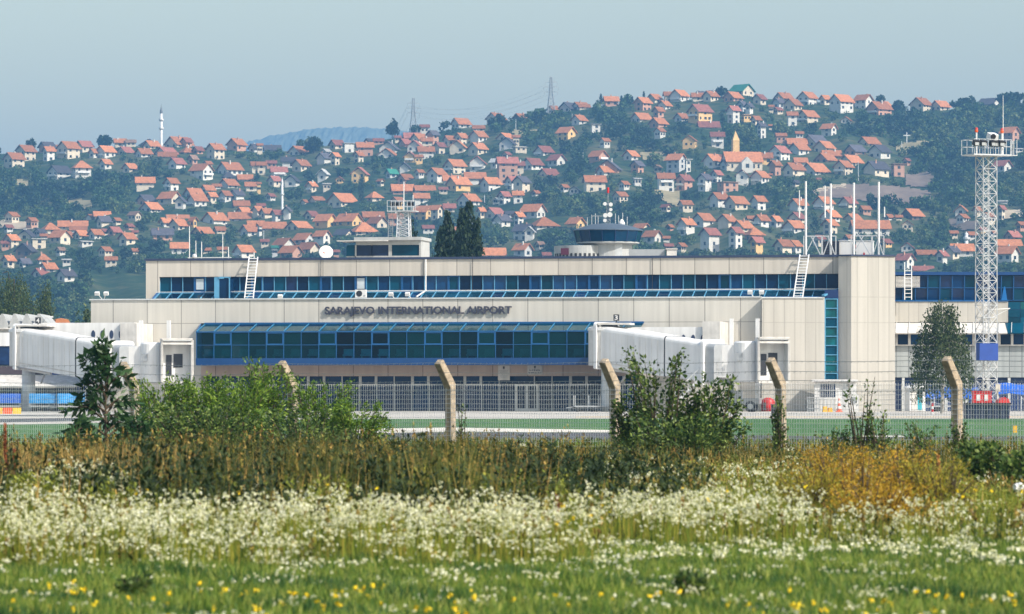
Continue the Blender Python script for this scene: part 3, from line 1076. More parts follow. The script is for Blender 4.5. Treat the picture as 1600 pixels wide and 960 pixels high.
tl = pylon(646, 196, 137, 'left grey lattice power pylon standing beside round skyline trees')
tr = pylon(861, 166, 107, 'right grey lattice power pylon standing above the ridge houses')
wm = MB()
for a_, b_ in zip(tl, tr):
    pts = [a_.lerp(b_, k / 14) - Vector((0, 0, 7.0 * 4 * (k / 14) * (1 - k / 14))) for k in range(15)]
    wm.path(pts, .045, 4)
    e_ = a_ + (a_ - b_) * .8 + Vector((0, 500, -35))
    pts = [a_.lerp(e_, k / 10) - Vector((0, 0, 6.0 * 4 * (k / 10) * (1 - k / 10))) for k in range(11)]
    wm.path(pts, .045, 4)
tag(wm.build('power_line', 'grey'), 'thin sagging power line wires strung between the skyline pylons', 'power line')

# church with ochre bell tower
p, s = hill_pt(1158, 268)
root = empty('church', p, R(12), 'cream church with orange roof and pointed ochre bell tower on the right slope', 'church')
MB().extrude([(-9, -5, -4), (-9, -5, 5.2), (-9, 0, 9.6), (-9, 5, 5.2), (-9, 5, -4)], (19, 0, 0)).build('wall', 'hw_c', root)
MB().extrude([(-9.6, -5.8, 4.7), (-9.6, 0, 10.1), (-9.6, 5.8, 4.7), (-9.6, 5.8, 4.35), (-9.6, 0, 9.72), (-9.6, -5.8, 4.35)], (20.2, 0, 0)).build('roof', 'hr_o', root)
MB().extrude([(-2, -9, -4), (-2, -9, 4), (1, -9, 7), (4, -9, 4), (4, -9, -4)], (0, 3.9, 0)).build('porch', 'hw_w', root)
tw = MB().box(-3.2, 0.2, 4, 7.4, -4, 16).build('bell_tower', 'hw_y', root)
MB().lathe((-1.5, 5.7, 16.005), [(2.6, 0), (0.05, 5.2)], 4, PI / 4).build('spire', 'hw_y', tw)
for x_ in (-6, 5.5, 8):
    MB().box(x_ - .5, x_ + .5, -5.05, -4.95, 1.4, 3.4).build('window', 'houseglass', root)
MB().box(.1, 1.9, -9.06, -8.95, 1.4, 3.4).build('window', 'houseglass', root)

p, s = hill_pt(1417, 226)
root = empty('hillside_cross', p, 0, 'white cross standing alone on the grassy upper slope', 'cross')
MB().box(-.22, .22, -.22, .22, -1, 6.3).build('post', 'white', root)
MB().box(-1.9, -.223, -.2, .2, 4.3, 4.72).box(.223, 1.9, -.2, .2, 4.3, 4.72).build('crossbar', 'white', root)

# slim poles on the slope
for px_, pb_, pt_, lab in ((1341, 284, 254, 'slim pale pole among houses above the ploughed field'), (1409, 241, 222, 'slim pole below the white hillside cross'),
                           (894, 195, 178, 'slim pole beside the tile roofed house below the right pylon'), (806, 205, 187, 'slim pole on the grass field below the ridge hedge'),
                           (757, 320, 305, 'slim pole above the dark poplars'), (911, 254, 240, 'slim pole left of the pink house on the mid slope'),
                           (412, 385, 360, 'slim pole above the terminal roof left of the dish')):
    p, s = hill_pt(px_, pb_)
    tag(MB((p.x, p.y, p.z)).tube(p - Vector((0, 0, 1)), p + Vector((0, 0, (pb_ - pt_) * s)), .22, .14, 6).build('utility_pole', 'lightgrey'), lab, 'pole', 'poles on the hillside').location = p

# ------------------------------------------------------------------ hillside woods
GREENS = [(0.007, 0.024, 0.012), (0.013, 0.040, 0.016), (0.026, 0.064, 0.022), (0.065, 0.115, 0.04)]
M['woods_dark'] = leaf_mat('wood_leaves_dark', [(0.006, 0.018, 0.010), (0.012, 0.030, 0.014), (0.022, 0.048, 0.018)], 0.15)
M['woods_mid'] = leaf_mat('wood_leaves_mid', [(0.022, 0.055, 0.016), (0.040, 0.090, 0.024), (0.075, 0.135, 0.035)], 0.25)
M['woods_light'] = leaf_mat('wood_leaves_light', [(0.045, 0.085, 0.022), (0.085, 0.130, 0.035), (0.15, 0.18, 0.06)], 0.25)
M['woods'] = leaf_mat('wood_leaves', GREENS, 0.2)
M['leafdark'] = leaf_mat('dark_leaves', [(0.006, 0.018, 0.008), (0.014, 0.032, 0.012), (0.03, 0.055, 0.02)], 0.15)
M['leafmid'] = leaf_mat('mid_leaves', [(0.015, 0.04, 0.014), (0.035, 0.075, 0.022), (0.07, 0.12, 0.035)], 0.25)
M['conifer'] = leaf_mat('conifer_needles', [(0.010, 0.026, 0.014), (0.022, 0.045, 0.022)], 0.05)


def crown(c, rx, rz, n, leaf, lumps=6, flat=0.75):
    """crown of leaf clumps: several offset lobes filled with small facets, denser at the rim"""
    k = rng.integers(0, lumps, n)
    lo = unit(lumps) * np.array([rx, rx, rz]) * 0.55
    lr = rng.uniform(0.4, 0.62, lumps)
    d = unit(n)
    rad = rng.uniform(0.25, 1.0, n) ** 0.4
    C = lo[k] + d * (rad * lr[k])[:, None] * np.array([rx, rx, rz]) * rng.uniform(0.85, 1.2, (n, 1))
    C = C + np.asarray(c)
    A = unit(n)
    T = np.cross(A, unit(n))
    T /= np.linalg.norm(T, axis=1, keepdims=True) + 1e-9
    sz = leaf * rng.uniform(0.55, 1.3, (n, 1))
    return leaves(C, A * sz, T * sz * flat)


boxes = np.array([(h[0] - 1, h[1] + 1, h[2], h[2] + (h[3] - h[2]) * 0.86) for h in HL + EXTRA] +
                 [(1335, 1390, 215, 268), (248, 256, 155, 222), (437, 445, 276, 326), (1413, 1422, 208, 226)])


def in_field(px, py):
    for n_, poly, _ in FIELDS:
        c = False
        for k in range(len(poly)):
            (x1, y1), (x2, y2) = poly[k], poly[k - 1]
            if (y1 > py) != (y2 > py) and px < (x2 - x1) * (py - y1) / (y2 - y1) + x1:
                c = not c
        if c:
            return True
    return False


ZFc = lambda px, Y: float(hill_z(px, Y))
TREES = []
cellx, celly = 10.0, 7.0
for gy in np.arange(150, 520, celly):
    for gx in np.arange(-240, 1840, cellx):
        px = gx + rng.uniform(-.5, .5) * cellx
        py = gy + rng.uniform(-.5, .5) * celly
        if py < np.interp(px, RX, RY) + 1:
            continue
        if py > 430 and 140 < px < 1600:
            continue
        if in_field(px, py):
            if rng.random() < 0.97:
                continue
        for att in range(4):
            wpx = rng.uniform(12, 26) * (1, .7, .5, .33)[att]
            hpx = wpx * rng.uniform(0.75, 1.25)
            l, r_, t, b = px - wpx * .42, px + wpx * .42, py - hpx * .9, py - 1
            ov = np.clip(np.minimum(r_, boxes[:, 1]) - np.maximum(l, boxes[:, 0]), 0, None) * np.clip(np.minimum(b, boxes[:, 3]) - np.maximum(t, boxes[:, 2]), 0, None)
            if ov.sum() < 0.13 * (r_ - l) * (b - t):
                TREES.append((px, py, wpx, hpx))
                break
parts = []
for px, py, wpx, hpx in TREES:
    Y = on_hill(px, py)
    s = Y / F
    rx, rz = wpx * s / 2, hpx * s / 2
    n = int(45 + 5.0 * wpx)
    parts.append(crown(((px - 800) / F * Y, Y, ZFc(px, Y) + rz * 0.85), rx, rz, n, 0.085 * wpx * s * rng.uniform(.8, 1.1), lumps=int(rng.integers(3, 7))))
kinds = [int(np.clip(2.2 + 1.0 * math.sin(t_[0] * .019 + t_[1] * .05) + rng.normal(0, .9), 0, 3.99)) for t_ in TREES]
for q_, (m_5, lab_) in enumerate((('woods_dark', 'darkest green trees of the woods filling the slope between the houses'), ('woods', 'dark green trees of the woods filling the slope between the houses'),
                                  ('woods_mid', 'fresh green garden trees scattered between the hillside houses'), ('woods_light', 'pale yellow green trees and bushes scattered between the hillside houses'))):
    tag(np_mesh('hillside_woods', *joinq([p_ for p_, k_ in zip(parts, kinds) if k_ == q_]), m_5), lab_, 'woods', kind='stuff')



def far_tree(px, pb, pt, wpx, label, kind='round', cat='tree', Y=None, n=None, m='leafdark', name='tree', group='trees standing out on the hillside'):
    if Y is None:
        p, s = hill_pt(px, pb)
    else:
        p, s = Vector(((px - 800) / F * Y, Y, 0.0)), Y / F
    Hh = EYE + (HOR - pt) * s - p.z
    r_ = wpx * s / 2
    root = empty(name, p, 0, label, cat, group)
    if kind == 'conifer':
        nn = n or 260
        f_ = rng.uniform(0, 1, nn) ** .7
        ang = rng.uniform(0, 2 * PI, nn)
        rad = r_ * (1 - f_) * rng.uniform(.3, 1.05, nn) + .1
        C = np.stack([rad * np.cos(ang), rad * np.sin(ang), Hh * (.08 + .92 * f_)], 1)
        A = np.stack([np.cos(ang), np.sin(ang), np.full(nn, -.45)], 1) * (r_ * .28)
        B = np.stack([-np.sin(ang), np.cos(ang), np.zeros(nn)], 1) * (r_ * .13)
        v, f2 = leaves(C, A, B)
    elif kind == 'poplar':
        nn = n or 500
        nl = 9
        lo = np.stack([rng.uniform(-.6, .6, nl) * r_, rng.uniform(-.6, .6, nl) * r_, Hh * rng.uniform(.84, .97, nl)], 1)
        lo[0] = (0.1 * r_, 0, Hh)
        k = rng.integers(0, nl, nn)
        f_ = np.where(rng.random(nn) < (.75 if Y is not None else .0), rng.uniform(.6, 1, nn), rng.uniform(.05, 1, nn))
        ang = rng.uniform(0, 2 * PI, nn)
        prof = np.sqrt(np.clip((1.01 - f_) * 8, 0, 1)) * np.clip(f_ * 5, .3, 1)
        rad = r_ * .5 * prof * rng.uniform(.2, 1.0, nn) ** .5 * (1 + .25 * np.sin(ang * 3 + f_ * 19 + k) + .2 * np.sin(f_ * 31 + k))
        C = np.stack([lo[k, 0] * (.75 + .25 * f_) + rad * np.cos(ang), lo[k, 1] + rad * np.sin(ang), lo[k, 2] * f_], 1)
        A = unit(nn) * .25 + np.array([0, 0, .9])
        sz = r_ * (.085 if Y is not None else .13) * rng.uniform(.5, 1.3, (nn, 1))
        v, f2 = leaves(C, A * sz * 1.3, np.cross(A, unit(nn)) * sz)
    else:
        nn = n or 420
        v, f2 = crown((0, 0, Hh * .58), r_, Hh * .46, nn, .16 * r_, lumps=9)
    np_mesh('crown', v, f2, m, root)
    MB().tube((0, 0, -1), (0, 0, Hh * .7), max(.12, r_ * .07), max(.05, r_ * .03), 6).build('trunk', 'wood', root)
    return root


FT = [(613, 216, 189, 22, 'round', 'big round dark tree alone on the skyline left of the left pylon', 'leafdark'),
      (648, 207, 194, 19, 'round', 'low rounded tree at the foot of the left power pylon', 'leafmid'),
      (48, 238, 217, 18, 'round', 'round tree on the ridge above the leftmost skyline houses', 'leafdark'),
      (165, 236, 213, 26, 'round', 'spreading ridge tree left of the tall white minaret', 'leafdark'),
      (490, 240, 215, 34, 'round', 'broad ridge tree below the far wooded hill', 'leafdark'),
      (470, 236, 219, 14, 'round', 'small ridge tree left of the broad tree below the far hill', 'leafmid'),
      (564, 320, 274, 14, 'poplar', 'tall narrow dark poplar among houses on the mid slope', 'leafdark'),
      (939, 166, 147, 10, 'conifer', 'leftmost dark spruce on the skyline beside the pink roofed house', 'conifer'),
      (971, 166, 150, 10, 'conifer', 'dark spruce on the skyline just right of the pink roofed house', 'conifer'),
      (981, 166, 148, 9, 'conifer', 'tallest skyline spruce of the pair right of the pink roofed house', 'conifer'),
      (988, 166, 151, 8, 'conifer', 'rightmost small spruce of the skyline row', 'conifer'),
      (1006, 160, 143, 9, 'conifer', 'pointed spruce on the skyline left of twin gabled houses', 'conifer'),
      (1128, 155, 137, 22, 'round', 'bushy skyline tree left of the green roofed house', 'leafdark'),
      (1375, 166, 150, 18, 'round', 'bushy skyline tree right of the large cream roofed terrace', 'leafdark'),
      (1405, 176, 158, 24, 'round', 'rounded tree on the ridge between two orange roofed houses', 'leafdark'),
      (1505, 178, 151, 40, 'round', 'large dark ridge tree left of the dark roofed skyline house', 'leafdark'),
      (1580, 172, 146, 44, 'round', 'large dark ridge tree at the right end of the skyline', 'leafdark'),
      (778, 205, 180, 30, 'round', 'dark tree beside the white ridge house above the grass field', 'leafdark'),
      (840, 196, 172, 34, 'round', 'bushy tree below the right power pylon', 'leafmid'),
      (1160, 205, 190, 9, 'conifer', 'slim dark conifer above the ochre bell tower', 'conifer'),
      (1172, 208, 193, 8, 'conifer', 'slim dark conifer right of the one above the bell tower', 'conifer')]
for px_, pb_, pt_, w_, k_, lab, m_3 in FT:
    far_tree(px_, pb_, pt_, w_, lab, k_, m=m_3)
# nearer trees behind the airport
far_tree(697, 632, 332, 50, 'dark poplar with a ragged crown, shorter of the pair behind the terminal roof', 'poplar', Y=478, n=7600, name='poplar', group='trees behind the terminal')
far_tree(731, 632, 316, 46, 'dark poplar, taller of the pair behind the terminal roof', 'poplar', Y=470, n=8200, name='poplar', group='trees behind the terminal')
far_tree(643, 632, 343, 26, 'dark poplar half hidden behind the roof cabin and its mast', 'poplar', Y=480, n=3200, name='poplar', group='trees behind the terminal')
# ------------------------------------------------------------------ terminal frame
PHI = R(-10.0)
O0 = Vector(((668 - 800) / F * 400.0, 400.0, 0.0))
U0 = Vector((math.cos(PHI), math.sin(PHI), 0))
V0 = Vector((-math.sin(PHI), math.cos(PHI), 0))


def X(px, d=0.0):
    D = Vector(((px - 800) / F, 1, 0))
    t = (d + O0.dot(V0)) / D.dot(V0)
    return (D * t - O0).dot(U0)


def Z(py, px=668, d=0.0):
    D = Vector(((px - 800) / F, 1, 0))
    t = (d + O0.dot(V0)) / D.dot(V0)
    return EYE + t * (HOR - py) / F


def loc(px, Y):
    p = Vector(((px - 800) / F * Y, Y, 0)) - O0
    return (p.dot(U0), p.dot(V0))


M['facade'] = panel_mat('facade_concrete', (0.585, 0.56, 0.51), 3.33, 0.45, (Z(504.5),), 0.16)
M['facade_up'] = panel_mat('upper_facade_concrete', (0.56, 0.515, 0.455), 3.24, 1.2, (), 0.2)
M['facade_r'] = panel_mat('smooth_concrete', (0.47, 0.45, 0.41), 0.94, 0.2, (Z(466.5), Z(506), Z(566)), 0.16, line=.2)
M['shadeband'] = panel_mat('shade_tinted_concrete', (0.50, 0.40, 0.34), 3.33, 0.45, (), 0.16)  # facade concrete with the overhang's pinkish shade put into its colour
M['bluefr2'] = mat('teal_blue_bar', (0.02, 0.17, 0.34), .4)
M['roofing'] = mat('grey_roofing', (0.22, 0.21, 0.20), 0.95, noise=0.2)

T = empty('terminal_building', O0, PHI, 'long pale concrete airport terminal with two bands of blue glazing', 'building')
zp, zc, zf, zs, zb, zg = Z(467.5), Z(504.5), Z(519), Z(560), Z(571), Z(588)
xl, xr = X(142), X(1190)
cl, cr = X(314), X(998)
zt = Z(405.5, 668, 4)
zu0, zu1 = Z(431, 668, 4), Z(456, 668, 4)
dU = 4.0
# lower storey shell, pieces butted together
m = MB()
m.box(xl, cl, 0, 30, -1, zp)
m.box(cr, xr, 0, 30, -1, zp)
m.box(cl, cr, 0, 6.0, zc, zp)
m.box(cl, cr, 6.0, 30, -1, zp)
m.build('lower_wall', 'facade', T)
MB().box(cl, cr, 0, 6.0, zg, zb).build('spandrel_wall', 'shadeband', T)
MB().box(cl, cr, -0.02, 5.9, zb + .003, zb + .12).build('floor', 'roofing', T)
MB().box(cl + .02, cr - .02, 5.5, 5.95, zb + .13, zc - .05).build('inner_wall', 'innerwall', T)
MB().box(xl - .12, X(1190) - .02, -.12, .35, zp + .003, zp + .13).build('parapet_coping', 'lightgrey', T)
# upper storey
ul, ur = X(228, dU), X(1312, dU)
g0, g1 = X(249, dU), X(1310, dU)
m = MB()
m.box(ul, ur, dU, 24, zu0, zt)
m.box(ul, g0, dU, 24, zp - .2, zu0)
m.box(g0, ur, dU + .5, 24, zp - .2, zu0)
m.build('upper_wall', 'facade_up', T)
MB().box(ul - .12, ur + .6, dU - .12, dU + .4, zt + .003, zt + .22).build('parapet_coping', 'coping', T)

# ribbon of upper windows with the sloping glass skirt below it
NB = 58
zt0 = Z(467, 668, 2.0)
BLUE = [(664, 703), (757, 802), (868, 907), (944, 964)]
SASH = (312, 411, 511, 567, 639, 711, 842, 935, 1010, 1144)
for k in range(NB):
    a = g0 + (g1 - g0) * k / NB
    b = g0 + (g1 - g0) * (k + 1) / NB
    pxc = 249 + (1310 - 249) * (k + .5) / NB
    mt = 'glassdark' if (k * 7 + 3) % 5 < 3 else 'glassteal'
    if any(p0 < pxc < p1 for p0, p1 in BLUE):
        mt = 'glassblue'
    if 445 < pxc < 465:
        mt = 'glassnavy'
    sash = any(abs(pxc - s_) < 9.2 for s_ in SASH)
    w = MB().box(a + .03, b - .03, dU + .30, dU + .34, zu1 + .03, zu0 - .03).build('window', mt, T)
    fr = MB()
    fr.box(a - .035, a + .03, dU + .2, dU + .42, zu1 + .03, zu0)
    fr.box(a - .035, b - .036, dU + .18, dU + .42, zu1 - .06, zu1 + .027)
    if sash:
        for (p, q, r_, s_) in ((a + .031, a + .16, zu1 + .03, zu0), (b - .16, b - .036, zu1 + .03, zu0), (a + .161, b - .161, zu1 + .03, zu1 + .2), (a + .161, b - .161, zu0 - .12, zu0)):
            fr.box(p, q, dU + .22, dU + .36, r_, s_)
    fr.build('frame', 'lbluefr' if not sash else 'bluefr', w)
    if abs(pxc - 567) < 9 or abs(pxc - 312) < 9:
        MB().box(a + .2, b - .2, dU + .24, dU + .27, zu1 + .3, zu0 - .2).build('blind', 'blind', w)
    # skirt pane
    gs = 'skirtglass' if (k * 11 + 2) % 7 < 6 else 'glassdark'
    zz = zu1 - .065
    sk = MB().slab([(a + .03, 2.0, zt0), (b - .03, 2.0, zt0), (b - .03, dU + .1, zz), (a + .03, dU + .1, zz)], .04).build('skirt_pane', gs, T)
    MB().bar((a, 1.98, zt0 + .03), (a, dU + .1, zz + .04), .075, .09).build('frame', 'lbluefr', sk)
MB().box(g0, g1, 2.0, dU + .5, zp + .01, zt0 - .05).build('skirt_base', 'bluedark', T)
MB().box(g0, g1, 1.9, 1.99, zt0 - .05, zt0 + .08).build('skirt_rail', 'bluefr', T)
MB().bar((X(335, dU), dU - .1, zu1 + .12), (g1, dU - .1, zu1 + .12), .04).bar((g0, 2.9, zt0 + .75), (g1, 2.9, zt0 + .75), .045).build('handrail', 'wire', T)
MB().extrude([(g0 - .3, 1.8, zp + .02), (g0 - .3, dU, zp + .02), (g0 - .3, dU, zu1)], (.28, 0, 0)).build('skirt_end', 'bluefr', T)
# blue glazed exit box breaking the skirt
bx0, bx1 = X(346, 3), X(362, 3)
dbox = MB().box(bx0, bx1, 2.2, dU - .01, zp + .14, zu0 - .25).build('roof_exit', 'glassdark', T)
MB().box(bx0 - .5, bx0 - .01, 2.15, dU - .01, zp + .14, zu0 - .1).bar((bx0 - .05, 2.1, zu0 - .12), (bx1 + .1, 2.1, zu0 - .12), .1).bar((bx1, 2.1, zp + .14), (bx1, 2.1, zu0 - .1), .1).build('frame', 'lbluefr', dbox)

# conservatory
DC = -3.4
NC = 25
c0, c1 = X(307, DC), X(998, DC)
for k in range(NC):
    a = c0 + (c1 - c0) * k / NC
    b = c0 + (c1 - c0) * (k + 1) / NC
    w = MB().box(a + .04, b - .04, DC + .04, DC + .07, zs, zf).build('window', 'pane', T)
    fr = MB()
    fr.box(a - .032, a + .032, DC, DC + .14, zs, zf - .06)
    zm = (zs + zf) / 2
    fr.box(a + .033, b - .033, DC, DC + .12, zm - .025, zm + .025)
    if k % 3 == 1:
        for (p, q, r_, s_) in ((a + .033, a + .13, zm + .026, zf - .06), (b - .13, b - .033, zm + .026, zf - .06), (a + .131, b - .131, zm + .026, zm + .12), (a + .131, b - .131, zf - .16, zf - .06)):
            fr.box(p, q, DC + .01, DC + .12, r_, s_)
    fr.build('frame', 'bluefr', w)
    ta, tb = max(a, cl), max(b, cl + .3)
    rp = MB().slab([(a + .04, DC + .05, zf), (b - .04, DC + .05, zf), (tb - .04, -.03, zc - .1), (ta + .04, -.03, zc - .1)], .03).build('roof_pane', 'panesky', T)
    MB().bar((a, DC + .02, zf + .04), (ta, -.03, zc - .05), .065, .09).build('frame', 'bluefr2', rp)
m = MB()
m.box(c0 - .06, c1, DC - .03, DC + .16, zf - .055, zf + .06)
m.box(c0 - .06, c1, -.15, -.01, zc - .12, zc + .06)
m.build('eaves_rail', 'bluefr', T)
MB().box(c0 - .06, c1, DC - .04, -.03, zb, zs - .003).build('fascia', 'bluefascia', T)
e_ = MB().quad((c0, DC + .05, zs), (c0, -.03, zs), (cl, -.03, zc - .1), (c0, DC + .05, zf)).build('end_pane', 'pane', T)
MB().bar((c0, DC + .05, zf), (cl, -.03, zc - .1), .1).bar((c0, DC / 2, zs), (c0, DC / 2, zf + .4), .08).build('frame', 'bluefr', e_)
MB().box(c1 - .08, c1, DC, -.03, zs, zf).build('end_wall', 'bluefr', T)

# ground floor shop glazing under the spandrel, set back
zh = Z(600.5)
for k in range(NC):
    a = cl + (cr - cl) * k / NC
    b = cl + (cr - cl) * (k + 1) / NC
    pxc = 314 + (998 - 314) * (k + .5) / NC
    if 806 < pxc < 834:
        continue
    w = MB().box(a, b, 1.3, 1.34, 0.05, zg).build('shop_window', 'glassnavy' if k % 4 else 'glassdark', T)
    fr = MB().box(a - .05, a + .05, 1.18, 1.295, 0.05, zg)
    if k % 3 == 0:
        fr.box(a + .051, b - .051, 1.19, 1.295, zh - .09, zh + .02).box(a + .051, a + .2, 1.2, 1.295, zh + .021, zg).box(b - .2, b - .051, 1.2, 1.295, zh + .021, zg)
    else:
        fr.box(a + .051, b - .051, 1.2, 1.295, zh - .04, zh + .01)
    fr.build('frame', 'lightgrey', w)
da, db = X(806, 1.3), X(841, 1.3)
dr = MB().box(da, db, 1.3, 1.34, .05, zg).build('door', 'glassnavy', T)
m = MB().box(da - .05, da + .16, 1.15, 1.295, .05, zh).box(db - .16, db + .05, 1.15, 1.295, .05, zh).box(da + .161, db - .161, 1.15, 1.295, zh - .15, zh)
dm = (da + db) / 2
m.box(dm - .12, dm + .12, 1.16, 1.295, .05, zh - .151).box(da + .161, dm - .121, 1.17, 1.295, .05, .28).box(dm + .121, db - .161, 1.17, 1.295, .05, .28)
m.build('frame', 'white', dr)
MB().box(cl, cr, 1.345, 5.9, -.5, zg - .01).build('shop_core', 'bluedark', T)
MB().box(xl, xr, -.4, 1.14, -.3, .05).build("plinth", "paving", T)

# right part: turned wall, stair window, projecting stair block
P1, P2, P3, P4, P5 = loc(1190.5, 393.5), loc(1288, 394.2), loc(1310, 394.6), loc(1330, 394.0), loc(1398.5, 395.1)
zr = Z(466.5, 1240)
zT = Z(400, 1350)
MB().prism([P1, P2, (P2[0], 16), (P1[0], 16)], -1, zr).build('turned_wall', 'facade_r', T)
B5, B3 = loc(1397.2, 418), loc(1312, 418)
MB().prism([P3, P4, P5, B5, B3], -1, zT).build('stair_block', 'facade_r', T)
MB().prism([(P3[0] - .1, P3[1] - .1), (P4[0], P4[1] - .12), (P5[0] + .05, P5[1] - .1), B5, B3], zT + .003, zT + .16).build('parapet_coping', 'coping', T)
nS = 9
sz0, sz1 = Z(598, 1300), Z(467, 1300)
for k in range(nS):
    a, b = sz0 + (sz1 - sz0) * k / nS, sz0 + (sz1 - sz0) * (k + 1) / nS
    y0 = (P2[1] + P3[1]) / 2 - .02
    w = MB().box(P2[0] + .02, P3[0] - .02, y0, y0 + .05, a, b - .05).build('stair_window', 'glassgreen' if k % 3 else 'glassteal', T)
    MB().box(P2[0], P3[0], y0 - .08, y0 - .001, b - .05, b + .03).box(P2[0], P2[0] + .1, y0 - .08, y0 - .001, a + .031, b - .051).box(P3[0] - .1, P3[0], y0 - .08, y0 - .001, a + .031, b - .051).build('frame', 'lbluefr', w)
MB().box(P2[0], P3[0], y0 + .06, 15, -1, Z(453, 1300)).build('stair_core', 'bluedark', T)
MB().box(P2[0], P3[0], y0, y0 + .05, -1, sz0 - .05).build('stair_wall', 'facade_r', T)
MB().slab([(P2[0] - .1, y0 - .05, sz1 + .05), (P3[0] - .02, y0 - .05, sz1 + .05), (P3[0] - .02, 3.6, Z(452, 1300)), (P2[0] - .1, 3.6, Z(452, 1300))], .1).build('stair_roof_pane', 'glassteal', T)
MB().bar((P2[0] - .1, .5, zr + .25), (P3[0] - .15, 3.4, Z(452, 1300) + .1), .3, .16).build('stair_roof_frame', 'lbluefr', T)
MB().prism([(P1[0] + .02, P1[1] - .1), (P2[0], P2[1] - .1), (P2[0], 2), (P1[0] + .02, 2)], zr + .003, zr + .12).build('parapet_coping', 'lightgrey', T)
# rain pipe
pxp = X(665, 3.8)
MB().path([(pxp, dU - .15, zt), (pxp, dU - .15, zu1 + .1), (pxp - .5, 1.9, zp + .25)], .075, 6).build('downpipe', 'white', T)
MB().path([(X(738, 3.8), dU - .1, zt + .5), (X(738, 3.8), dU - .1, zu1)], .03, 5).path([(X(1019, 3.8), dU - .1, zt), (X(1019, 3.8), dU - .1, zu1)], .03, 5).path([(X(501, 3.8), dU - .1, zt), (X(501, 3.8), dU - .1, zu0)], .03, 5).build('lightning_rod', 'dark', T)

# ------------------------------------------------------------------ lettering
def text_mesh(s, size, ext, bold=0.0, shear=0.0):
    cu = bpy.data.curves.new('text', 'FONT')
    cu.body = s
    cu.size = size
    cu.extrude = ext
    cu.offset = bold
    cu.shear = shear
    cu.resolution_u = 3
    o = bpy.data.objects.new('text', cu)
    COL.objects.link(o)
    me = bpy.data.meshes.new_from_object(o.evaluated_get(bpy.context.evaluated_depsgraph_get()))
    bpy.data.objects.remove(o)
    return me


def text_obj(name, s, x0, x1, y, z0, z1, m, parent, depth=.1, bold=0.0, shear=0.0):
    """raised letters filling the box x0..x1, z0..z1 on a wall that faces -Y in the parent's frame"""
    me = text_mesh(s, 1.0, .5, bold, shear)
    xs = [v.co.x for v in me.vertices]
    ys = [v.co.y for v in me.vertices]
    sx, sy = (x1 - x0) / (max(xs) - min(xs)), (z1 - z0) / (max(ys) - min(ys))
    mx, my = min(xs), min(ys)
    for v in me.vertices:
        v.co = Vector((x0 + (v.co.x - mx) * sx, y + v.co.z * depth, z0 + (v.co.y - my) * sy))
    me.materials.clear()
    me.materials.append(M[m])
    o = bpy.data.objects.new(name, me)
    COL.objects.link(o)
    if parent:
        o.parent = parent
    return o


sg = text_obj('name_sign', 'SARAJEVO INTERNATIONAL AIRPORT', X(508), X(800), -.15, Z(494.5), Z(479), 'letter', None, .12, bold=.03, shear=.0)
sg.location, sg.rotation_euler = O0, (0, 0, PHI)
tag(sg, 'long row of raised dark grey capital letters standing off the pale facade', 'sign')


def place(name, label, cat, px, d, z, group=None, turn=0.0):
    """an Empty on the terminal's axes"""
    p = O0 + U0 * X(px, d) + V0 * d
    return empty(name, (p.x, p.y, z), PHI + turn, label, cat, group)


s1 = place('notice_board', 'taller white notice board with small dark emblem on the shaded concrete band', 'sign', 787.5, -.03, Z(583), 'notice boards')
w_, h_ = .56, .70
MB().box(-w_, w_, -.08, -.002, -h_, h_).build('board', 'offwhite', s1)
mm = MB().lathe((0, 0, 0), [(.01, 0), (.01, .001)], 3)
mm = MB().extrude([(-.09, -.085, .60), (.09, -.085, .60), (.08, -.085, .42), (0, -.085, .32), (-.08, -.085, .42)], (0, -.015, 0)).build('emblem', 'dark', s1)
mm = MB()
for k, (l_, z_) in enumerate(((.40, .22), (.32, .12), (.36, .02), (.30, -.08), (.40, -.22), (.34, -.32), (.30, -.42))):
    x_ = -l_
    while x_ < l_:
        q_ = random.uniform(.04, .11)
        mm.box(x_, min(x_ + q_, l_), -.088, -.081, z_ - .02, z_ + .025)
        x_ += q_ + .035
mm.build('small_print', 'grey', s1)
s2 = place('notice_board', 'wider white notice board with small emblem above two dark lines of print', 'sign', 836, -.03, Z(578.5), 'notice boards')
w_, h_ = .71, .43
MB().box(-w_, w_, -.08, -.002, -h_, h_).build('board', 'offwhite', s2)
MB().extrude([(-.08, -.085, .37), (.08, -.085, .37), (.07, -.085, .22), (0, -.085, .12), (-.07, -.085, .22)], (0, -.015, 0)).build('emblem', 'dark', s2)
mm = MB()
for l_, z_ in ((.52, -.02), (.60, -.27)):
    x_ = -l_
    while x_ < l_:
        q_ = random.uniform(.03, .07)
        mm.box(x_, min(x_ + q_, l_), -.09, -.081, z_ - .06, z_ + random.choice((.03, .06)))
        x_ += q_ + random.choice((.02, .02, .02, .09))
mm.build('small_print', 'coping', s2)

# seats behind the conservatory glass
bm_ = MB().box(-.52, .52, -.3, .3, .35, .5).box(-.52, .52, .22, .32, .5, 1.0).box(-.45, -.35, -.2, .2, 0, .35).box(.35, .45, -.2, .2, 0, .35)
first = None
for k in range(NC - 1):
    a = c0 + (c1 - c0) * (k + .5) / NC
    p = O0 + U0 * (a + .12) + V0 * (DC + 1.0)
    if first is None:
        first = bm_.build('waiting_bench', 'bench')
        o = first
        tag(o, 'pale waiting bench seen through the blue conservatory glass', 'bench', 'benches behind the conservatory glass')
    else:
        o = first.copy()
        COL.objects.link(o)
    o.location = (p.x, p.y, zs - .15)
    o.rotation_euler = (0, 0, PHI)

